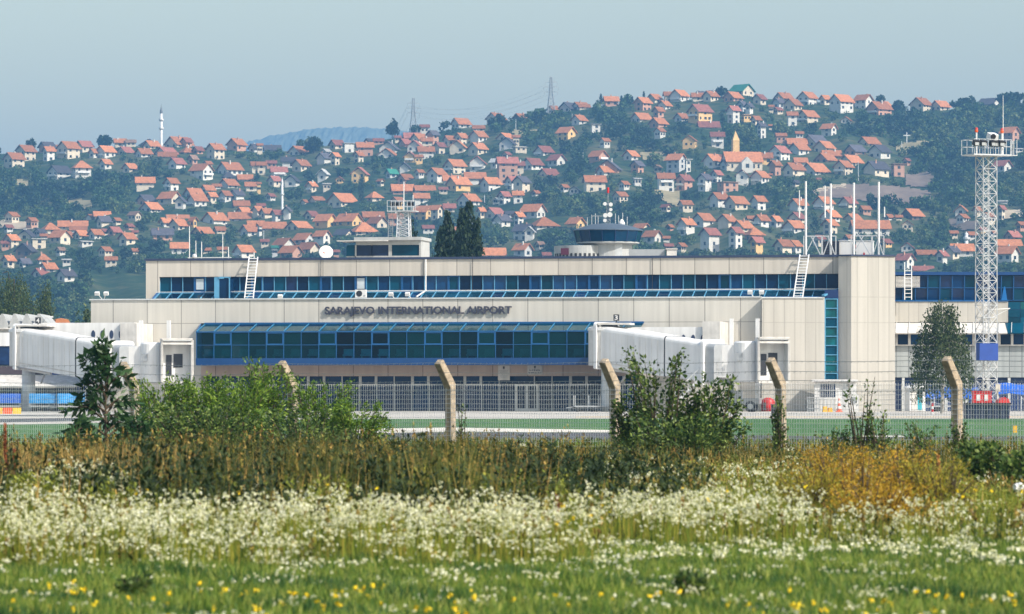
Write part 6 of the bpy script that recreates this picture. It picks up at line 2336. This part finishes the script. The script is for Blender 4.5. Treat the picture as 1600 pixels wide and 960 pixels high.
# low ones in the lawn
flowers(2600, 26, 36.5, -260, 1860, .05, .16, .7, r=.014, k=5, seed=11, sz=.0062)
flowers(600, 31, 36.5, -260, 1000, .05, .2, .7, r=.017, k=5, seed=13, sz=.008)
flowers(2200, 35, 41.5, 900, 1860, .05, .18, .8, r=.02, k=6, seed=12, sz=.0095)
tag(np_mesh('white_flowers', *joinq(fl), 'petal'), 'dense band of small white umbel flowers across the meadow', 'flowers', kind='stuff')
tag(np_mesh('flower_stems', *joinq(st), 'understory'), 'thin green stems under the white meadow flowers', 'flower stems', kind='stuff')
yf = []
for n_, y0, y1, p0, p1, zz in ((260, 26.5, 31, -200, 760, .09), (170, 26.5, 30, 760, 1860, .09), (60, 36.5, 42, 760, 960, .4), (90, 38, 46, -200, 1800, .5)):
    x, Y = scatter(n_, y0, y1, 0, p0, p1)
    keep = clump(x, Y, 2.6, p0) > .6
    x, Y = x[keep], Y[keep]
    yf.append(heads(x, Y, zz + rng.uniform(-.03, .06, len(x)), np.full(len(x), .016), 6, .009))
tag(np_mesh('yellow_flowers', *joinq(yf), 'yellowpetal'), 'small bright yellow flowers dotted over the lawn', 'flowers', kind='stuff')
for px_, py_, lab in ((212, 945, 'dark green weed clump in the lawn at the left'), (1082, 945, 'dark green weed clump in the lawn at the right')):
    shrub('weed_clump', px_, 10000 / (py_ - HOR), .2, .3, lab, 'bushleaf', .05, 16, 40, cat='weed', group='weed clumps in the lawn', narrow=.5)
M['rust'] = leaf_mat('rusty_dock', [(0.14, 0.035, 0.015), (0.30, 0.09, 0.03)], .1)
M['rustlight'] = leaf_mat('orange_dock', [(0.42, 0.17, 0.05), (0.55, 0.25, 0.09)], .2)
for px_, Y_, h_, lab, mm_ in ((8, 50, 1.18, 'rusty dark dock stalk at the left edge, tallest of its kind', 'rust'), (22, 52, .85, 'second rusty dock stalk right of the tallest at the left edge', 'rust'),
                              (1443, 56, .62, 'left pale orange dock stalk in the orange weeds', 'rustlight'), (1466, 56, .72, 'right pale orange dock stalk in the orange weeds', 'rustlight'), (870, 40, .56, 'dark red dock stalk in the middle of the white flowers', 'rust')):
    c = ((px_ - 800) / F * Y_, Y_, 0)
    rt = empty('dock_stalk', c, 0, lab, 'weed', 'dock stalks in the meadow')
    n = 260
    t = rng.uniform(.35, 1, n)
    C = np.stack([rng.normal(0, .022, n) * (1.2 - t), rng.normal(0, .022, n), t * h_], 1)
    a = unit(n) * .016
    b = unit(n) * .012
    np_mesh('seed_head', *leaves(C, a, b), mm_, rt)
    MB().tube((0, 0, -.05), (0, 0, h_ * .95), .009, .005, 5).build('stalk', 'stem', rt)
bag = MB()
bm = bmesh.new()
bmesh.ops.create_icosphere(bm, subdivisions=3, radius=.085)
for v in bm.verts:
    n_ = v.co.normalized()
    v.co *= .75 + .35 * math.sin(n_.x * 9 + n_.z * 5) * math.sin(n_.y * 7 - n_.z * 6)
    v.co.z = max(v.co.z * .8, -.1)
me = bpy.data.meshes.new('plastic_bag')
bm.to_mesh(me)
bm.free()
me.materials.append(M['white'])
o = bpy.data.objects.new('plastic_bag', me)
COL.objects.link(o)
o.location = ((1592 - 800) / F * 50, 50, .42)
tag(o, 'crumpled white plastic bag caught in the weeds at the right edge', 'plastic bag')

# ------------------------------------------------------------------ near trees of the airport
M['willowgrey'] = leaf_mat('weeping_leaves', [(0.022, 0.045, 0.014), (0.055, 0.09, 0.026), (0.12, 0.15, 0.055)], .25)
M['birchleaf'] = leaf_mat('birch_leaves', [(0.016, 0.032, 0.011), (0.042, 0.068, 0.021), (0.11, 0.14, 0.05)], .25)


def weeping(px, Y, h, w, label, m, nstr, name, bark, zlow=.12, ragged=.3):
    """tree of hanging strings of leaves on arching limbs"""
    c = ((px - 800) / F * Y, Y, 0)
    rt = empty(name, c, 0, label, 'tree')
    st = MB().path([Vector((0, 0, -.3)), Vector((.1, 0, h * .45)), Vector((0, 0, h * .92))], (w * .035, w * .008), 7)
    Cs, As, Bs = [], [], []
    for k in range(nstr):
        f_ = rng.uniform(.3, 1.0)
        ang = rng.uniform(0, 2 * PI)
        r_ = w / 2 * (1 - ((f_ - .45) / .6) ** 2 * .85) * rng.uniform(.15, 1.0) ** .55
        top = np.array([r_ * math.cos(ang), r_ * math.sin(ang), h * f_ * rng.uniform(.9, 1.0)])
        if k < 16:
            st.path([Vector((0, 0, h * f_ * .75)), Vector(top * np.array([.5, .5, 1])) + Vector((0, 0, .2)), Vector(top)], (w * .010, w * .003), 5)
        ln = h * rng.uniform(.10, .34) * (1 + ragged * rng.normal())
        ln = min(max(ln, .4), top[2] - h * zlow)
        n = int(10 + ln * 9)
        t = rng.uniform(0, 1, n)
        P = top + np.stack([rng.normal(0, .16, n) + .25 * t * math.cos(ang), rng.normal(0, .16, n) + .25 * t * math.sin(ang), -ln * t], 1)
        A = unit(n) * .6 + np.array([0, 0, -.9])
        sz = .17 * rng.uniform(.6, 1.3, (n, 1))
        S = np.cross(A, unit(n))
        S /= np.linalg.norm(S, axis=1, keepdims=True) + 1e-9
        Cs.append(P)
        As.append(A * sz)
        Bs.append(S * sz * .38)
    v, f = blades(np.concatenate(Cs), np.concatenate(As), np.concatenate(Bs))
    np_mesh('crown', v, f, m, rt)
    st.build('trunk', bark, rt)
    return rt


weeping(1472, 352, 9.9, 5.1, 'dark ragged weeping birch beside the lattice mast in front of the glazed wing', 'birchleaf', 430, 'birch_tree', 'birch', .10)
weeping(22, 470, 15.6, 7.8, 'large grey green willow at the left edge behind the annex roof', 'willowgrey', 560, 'willow_tree', 'wood', .3)
weeping(70, 472, 14.4, 3.6, 'narrower drooping willow right of the large one behind the annex', 'willowgrey', 330, 'willow_tree', 'wood', .3)
weeping(-30, 476, 15.8, 7.0, 'willow cut by the left frame edge', 'willowgrey', 420, 'willow_tree', 'wood', .3)
far_tree(139, 632, 470, 26, 'pale bushy tree at the left corner of the terminal', 'round', Y=452, n=900, m='willowgrey', name='bushy_tree', group='trees behind the terminal')
far_tree(118, 632, 490, 24, 'low bushy tree between the orange kiosk and the terminal corner', 'round', Y=455, n=700, m='leafmid', name='bushy_tree', group='trees behind the terminal')

# ------------------------------------------------------------------ big lattice floodlight mast at the right
Ym = 300.0
sm = Ym / F
bx = W(1541, HOR, Ym)
mst = empty('lattice_mast', (bx.x, Ym, 0), R(24), 'tall white lattice floodlight mast with lamp platform in front of the glazed wing', 'mast')
wz = lambda py: EYE + (HOR - py) * sm
lattice(MB(), .56, .54, 0, wz(245), 21, .055, .03).build('lattice', 'steelwhite', mst)
m = MB()
for q in range(44):
    m.bar((-.18, .1, .3 + q * .4), (.18, .1, .3 + q * .4), .035)
m.bar((-.2, .1, .2), (-.2, .1, wz(246)), .045).bar((.2, .1, .2), (.2, .1, wz(246)), .045)
for q in range(15):
    z_ = 3 + q * 1.0
    pts = [Vector((.38 * math.cos(a), .1 - .38 * math.sin(a), z_)) for a in np.linspace(0, PI, 7)]
    m.path(pts, .018, 4)
m.build('caged_ladder', 'steelwhite', mst)
pl = MB().box(-1.5, 1.55, -.9, .9, wz(244), wz(242)).build('platform', 'steelwhite', mst)
m = MB()
for xx in np.linspace(-1.48, 1.53, 8):
    for yy in (-.88, .88):
        m.bar((xx, yy, wz(242)), (xx, yy, wz(219)), .032)
for zz in (219, 230):
    for yy in (-.88, .88):
        m.bar((-1.48, yy, wz(zz)), (1.53, yy, wz(zz)), .034)
    for xx in (-1.48, 1.53):
        m.bar((xx, -.88, wz(zz)), (xx, .88, wz(zz)), .034)
m.build('railing', 'steelwhite', mst)
m = MB()
m.bar((.75, -.5, wz(243)), (1.95, -.5, wz(243)), .06)
for xx in (1.7, 1.95):
    m.bar((xx, -.9, wz(243)), (xx, -.9, wz(219)), .035)
for xx in (1.62, 1.78, 1.86):
    m.bar((xx, -.6, wz(243)), (xx, -.6, wz(220)), .04)
m.box(1.555, 1.98, -.95, .3, wz(243.8), wz(242.6))
m.build('side_cage', 'steelwhite', mst)
for xx, yy in ((-1.4, -.95), (-.85, -.95), (-.55, -.6), (-.05, -.95), (.3, -.8), (.65, -.95), (1.0, -.5)):
    lm = MB().obox((xx, yy, wz(225)), (.19, 0, 0), (0, .16, .05), (0, -.06, .18)).build('lamp', 'dark', mst)
    MB().obox((xx, yy - .17, wz(226.4)), (.15, 0, 0), (0, .012, 0), (0, 0, .13)).build('lens', 'grey', lm)
sp = MB().obox((.45, -.1, wz(213.5)), (.3, 0, 0), (0, .3, .1), (0, -.07, .2)).build('search_light', 'white', mst)
MB().tube((.3, -.5, wz(214.5)), (.3, -.42, wz(214)), .2, n=14).build('lens', 'dark', sp)
MB().bar((.45, 0, wz(219)), (.45, 0, wz(215)), .08).build('bracket', 'steelwhite', sp)
for xx in (-.62, 1.45):
    ob = MB().tube((xx, .3, wz(242)), (xx, .3, wz(207)), .06, n=8).build('beacon_post', 'white', mst)
    MB().lathe((xx, .3, wz(207)), [(.10, 0), (.12, .1), (.10, .2)], 12).build('beacon', 'orange', ob)
    MB().lathe((xx, .3, wz(202)), [(.12, 0), (.09, .08), (.02, .12)], 12).build('cap', 'red', ob)
MB().tube((1.6, .4, wz(243)), (1.6, .4, wz(148)), .05, .02, 6).build('whip_antenna', 'white', mst)
bb = MB().box(-1.2, .28, -1.15, -.65, wz(564), wz(537)).build('blue_cabinet', 'bluebox', mst)
MB().box(.284, .3, -1.14, -.66, wz(563), wz(538)).build('side_panel', 'bluefascia', bb)
m = MB().bar((.2, 0, wz(484)), (1.7, -.4, wz(482)), .05).bar((.55, .3, wz(497)), (1.7, -.4, wz(482)), .04)
m.build('lamp_arm', 'wire', mst)

# ------------------------------------------------------------------ ground equipment and small things
def G(px, Y, z=0.0):
    return ((px - 800) / F * Y, Y, z)


o = empty('steel_skip', G(1541.5, 274), 0, 'dark open steel skip at the foot of the lattice mast', 'skip')
w_ = 34 * 274 / F
b = MB().extrude([(-w_, -.55, 0), (w_, -.55, 0), (w_ + .06, -.7, 1.0), (-w_ - .06, -.7, 1.0)], (0, 1.3, 0)).build('tub', 'coping', o)
m = MB()
for q in range(7):
    x_ = -w_ + .1 + q * (2 * w_ - .2) / 6
    m.bar((x_, -.58, .05), (x_, -.73, .97), .07)
m.build('rib', 'coping', o)
MB().box(-w_ - .1, w_ + .1, -.78, -.703, .92, 1.02).build('rim', 'dark', o)
o = empty('fire_cabinet', G(1534, 282), 0, 'red cabinet with two white marks beside the mast foot', 'cabinet')
MB().box(-.62, .62, -.3, .3, .0, 1.72).box(-.66, .66, -.34, .34, 1.723, 1.8).build('case', 'red', o)
for x_ in (-.26, .26):
    MB().box(x_ - .13, x_ + .13, -.33, -.303, 1.15, 1.55).build('white_mark', 'white', o)
o = empty('red_cover', G(1566, 280), R(10), 'low red cover behind the right end of the dark skip', 'cover')
MB().extrude([(-.45, -.4, .9), (.45, -.4, .9), (.35, -.4, 1.25), (.05, -.4, 1.38), (-.3, -.4, 1.2)], (0, .8, 0)).box(-.4, .4, -.35, .35, 0, .897).build('case', 'red', o)
o = empty('switch_box', G(1556.5, 297), 0, 'small white switch box on the right leg of the lattice mast', 'box')
MB().box(-.16, .16, -1.1, -.85, 1.75, 2.3).box(-.04, .04, -1.0, -.92, 0, 1.747).build('case', 'offwhite', o)
# white hut with barred window
Yh = 391.0
sh = Yh / F
o = empty('guard_hut', G(1305, Yh), R(-3), 'white hut with barred window under the stair glazing', 'hut')
MB().box(-1.9, .35, 0, 2.0, 0, 2.75).box(.353, 1.95, .1, 2.0, 0, 2.72).build('wall', 'white', o)
MB().box(-2.15, 2.05, -.35, 2.2, 2.76, 2.95).build('roof', 'white', o)
w = MB().box(-1.35, .05, -.03, -.003, 1.35, 2.55).build('window', 'glassnavy', o)
m = MB()
for q in range(8):
    m.bar((-1.3 + q * .19, -.06, 1.35), (-1.3 + q * .19, -.06, 2.55), .035)
m.bar((-1.38, -.06, 1.95), (.08, -.06, 1.95), .035)
m.build('bar', 'white', w)
MB().box(.7, 1.2, .07, .097, 1.25, 2.6).build('door', 'lightgrey', o)
m = MB()
for q in range(6):
    m.box(-1.75 + q * .33, -1.6 + q * .33, -.03, -.003, .1, 1.2)
m.build('slat', 'offwhite', o)
o = empty('air_conditioner', G(1333, 389.5), R(-3), 'white outdoor air conditioner on the ground right of the hut window', 'air conditioner')
MB().box(-.55, .5, 0, .4, .02, 1.55).build('case', 'white', o)
MB().tube((.05, -.03, 1.05), (.05, -.003, 1.05), .33, n=20).build('fan_grille', 'grey', o)
o = empty('grey_rack', G(1271, 389), 0, 'grey metal rack leaning left of the white hut', 'rack')
m = MB()
for q in range(6):
    m.bar((-.5 + q * .2, 0, 0), (-.5 + q * .2, .3, 1.35), .07)
for zz in (.3, .8, 1.3):
    m.bar((-.5, zz * .22 - .04, zz), (.5, zz * .22 - .04, zz), .07)
m.build('bar', 'grey', o)
o = empty('traffic_cone', G(1311, 384), 0, 'tall orange and white striped traffic cone before the hut', 'traffic cone')
MB().box(-.32, .32, -.32, .32, 0, .06).build('base', 'orange', o)
for q in range(5):
    r0, r1 = .25 - .045 * q, .25 - .045 * (q + 1)
    MB().lathe((0, 0, .063 + q * .24), [(r0, 0), (r1, .238)], 16).build('band', 'orange' if q % 2 == 0 else 'white', o)
o = empty('yellow_chock', G(1292, 384), R(8), 'yellow chocks stacked left of the traffic cone', 'chock')
MB().extrude([(-.35, 0, 0), (.1, 0, 0), (.0, 0, .5), (-.28, 0, .5)], (0, .5, 0)).extrude([(.15, .05, 0), (.6, .05, 0), (.5, .05, .38), (.22, .05, .38)], (0, .5, 0)).build('block', 'yellow', o)
# portable toilet
o = empty('portable_toilet', G(1430, 392), R(14), 'white portable toilet with teal door stripe', 'portable toilet')
MB().prism([(-.75, -.62), (.75, -.62), (.8, -.5), (.8, .6), (-.8, .6), (-.8, -.5)], .08, 2.15).build('cabin', 'white', o)
MB().lathe((0, 0, 2.153), [(1.08, 0), (1.0, .16), (.5, .27), (.05, .3)], 8, PI / 8).build('roof', 'white', o)
MB().box(.02, .42, -.65, -.625, .15, 2.05).build('door_stripe', 'tealpaint', o)
MB().box(-.6, .015, -.645, -.625, .15, 2.0).build('door', 'offwhite', o)
# red round bin and dark bin
o = empty('red_bin', G(1200, 386), 0, 'red domed bin beside the right passenger bridge wheels', 'bin')
MB().lathe((0, 0, 0), [(.6, .05), (.64, .5), (.62, .95), (.5, 1.15), (.25, 1.28), (.02, 1.3)], 20).build('tub', 'red', o, True)
MB().obox((-.25, -.58, .5), (.2, .06, 0), (0, .03, 0), (0, 0, .35)).build('opening', 'dark', o)
o = empty('black_bin', G(1210, 300), 0, 'small black bin in front of the red domed bin', 'bin')
MB().extrude([(-.2, -.2, .0), (.2, -.2, .0), (.23, -.23, .8), (-.23, -.23, .8)], (0, .42, 0)).box(-.25, .25, -.26, .22, .803, .87).build('tub', 'dark', o)
# wall vent by the red bin
o = empty('wall_hatch', G(1195, 393.8), 0, 'small grey hatch low on the turned wall above the red bin', 'hatch')
MB().box(-.18, .18, -.06, .0, 1.05, 1.75).build('plate', 'grey', o)
o = empty('wall_door', G(1391, 395.5), R(13), 'narrow grey door at the right foot of the stair block', 'door')
MB().box(-.2, .25, -.1, .0, .0, 2.1).build('leaf', 'lightgrey', o)
# tugs, carts and covers
def cart(px, Y, rz, label, tarp, group='baggage carts'):
    o = empty('baggage_cart', G(px, Y), R(rz), label, 'cart', group)
    MB().box(-1.2, 1.2, -.7, .7, .42, .56).bar((-1.2, 0, .45), (-1.9, 0, .35), .07).build('deck', 'grey', o)
    for x_ in (-.85, .85):
        for y_ in (-.6, .6):
            MB().tube((x_, y_ - .06, .21), (x_, y_ + .06, .21), .21, n=12).build('wheel', 'rubber', o)
    m = MB()
    for x_ in (-1.15, 1.15):
        for y_ in (-.66, .66):
            m.bar((x_, y_, .56), (x_, y_, 1.5), .05)
    m.build('frame', 'lightgrey', o)
    if tarp:
        MB().extrude([(-1.22, -.72, .75), (-1.22, -.72, 1.48), (-1.22, -.4, 1.66), (-1.22, .4, 1.66), (-1.22, .72, 1.48), (-1.22, .72, .75)], (2.44, 0, 0)).build('cover', tarp, o)
    return o


M['tarplight'] = mat('light_blue_tarpaulin', (0.02, 0.26, 0.62), .6, noise=.25, scale=3)
for px_, Y_, rz_, lab, tp in ((12, 398, 4, 'baggage cart with dark blue cover left of the bridge column', 'tarp'), (68, 396, -5, 'baggage cart with light blue cover right of the left bridge column', 'tarplight'),
                              (96, 399, 3, 'baggage cart with dark blue cover between two light blue ones', 'tarp'), (111, 390, 7, 'baggage cart with light blue cover near the annex end panel', 'tarplight'),
                              (917, 389, 5, 'empty baggage cart left of the right bridge column', None), (940, 389.5, -4, 'empty baggage cart by the right bridge column', None), (1477, 394, 6, 'empty baggage cart behind the rightmost fence post', None), (1452, 397, -6, 'empty baggage cart right of the portable toilet', None)):
    cart(px_, Y_, rz_, lab, tp)
o = empty('barrier_blocks', G(12, 345), 0, 'orange and yellow barrier blocks in a low row at the left edge of the apron', 'barrier')
for q, (x_, m_7) in enumerate(((-1.5, 'orange'), (-.75, 'yellow'), (0, 'orange'), (.75, 'yellow'))):
    MB().extrude([(x_ - .34, -.25, 0), (x_ + .34, -.25, 0), (x_ + .34, -.12, .5), (x_ - .34, -.12, .5)], (0, .3, 0)).build('block', m_7, o)
# blue canopies at the right
for px0, px1, Y_, py_, lab in ((1425, 1530, 398, 606, 'blue tarpaulin canopy behind the lattice mast foot'), (1556, 1700, 396, 600, 'larger blue tarpaulin canopy at the right edge of the apron')):
    s_ = Y_ / F
    c_ = (px0 + px1) / 2
    o = empty('tarpaulin_canopy', G(c_, Y_), 0, lab, 'canopy', 'blue tarpaulin canopies')
    w_ = (px1 - px0) / 2 * s_
    zt_ = EYE + (HOR - py_) * s_
    n_ = 8
    b = MB()
    for q in range(n_):
        a_, c2 = -w_ + 2 * w_ * q / n_, -w_ + 2 * w_ * (q + 1) / n_
        z1, z2 = zt_ + .12 * math.sin(q * 1.7), zt_ + .12 * math.sin((q + 1) * 1.7)
        b.slab([(a_, -1.6, z1 - .95), (c2, -1.6, z2 - .95), (c2, 1.2, z2), (a_, 1.2, z1)], .05)
    b.build('sheet', 'tarp', o)
    m = MB()
    for q in range(5):
        x_ = -w_ + .1 + (2 * w_ - .2) * q / 4
        m.bar((x_, -1.5, 0), (x_, -1.5, zt_ - 1.15), .07).bar((x_, 1.1, 0), (x_, 1.1, zt_ - .25), .07).bar((x_, -1.5, zt_ - 1.3), (x_ + 1.2, -1.5, .6), .05)
    m.build('pole', 'lightgrey', o)
for px_, Y_, lab in ((243, 156, 'small yellow airfield marker behind the leftmost fence post'), (1586, 160, 'small yellow airfield marker at the right edge behind the fence')):
    o = empty('airfield_marker', G(px_, Y_), 0, lab, 'marker', 'yellow airfield markers')
    MB().box(-.07, .07, -.04, .04, .1, .36).build('plate', 'yellow', o)
    MB().bar((-.07, 0, -.05), (-.07, 0, .12), .03).bar((.07, 0, -.05), (.07, 0, .12), .03).build('foot', 'grey', o)
o = empty('marker_post', G(1457, 330), 0, 'short red and white marker post near the portable toilet', 'post')
for q in range(4):
    MB().tube((0, 0, q * .22), (0, 0, q * .22 + .218), .1, n=10).build('band', 'red' if q % 2 else 'white', o)
hz = MB().box(-4200, 4200, -60, 9500, -7.0, 420.0).build('haze', 'white')
hm, hn, hb = new_mat('haze_air')
hn.nodes.remove(hb)
pv = hn.nodes.new('ShaderNodeVolumePrincipled')
pv.inputs['Color'].default_value = (*HAZE_C, 1)
pv.inputs['Density'].default_value = HAZE
pv.inputs['Anisotropy'].default_value = 0.0
hn.links.new(pv.outputs[0], hn.nodes['Material Output'].inputs['Volume'])
hz.data.materials.clear()
hz.data.materials.append(hm)
tag(hz, 'pale blue haze filling the air over the airport and hillside', 'haze', kind='stuff')
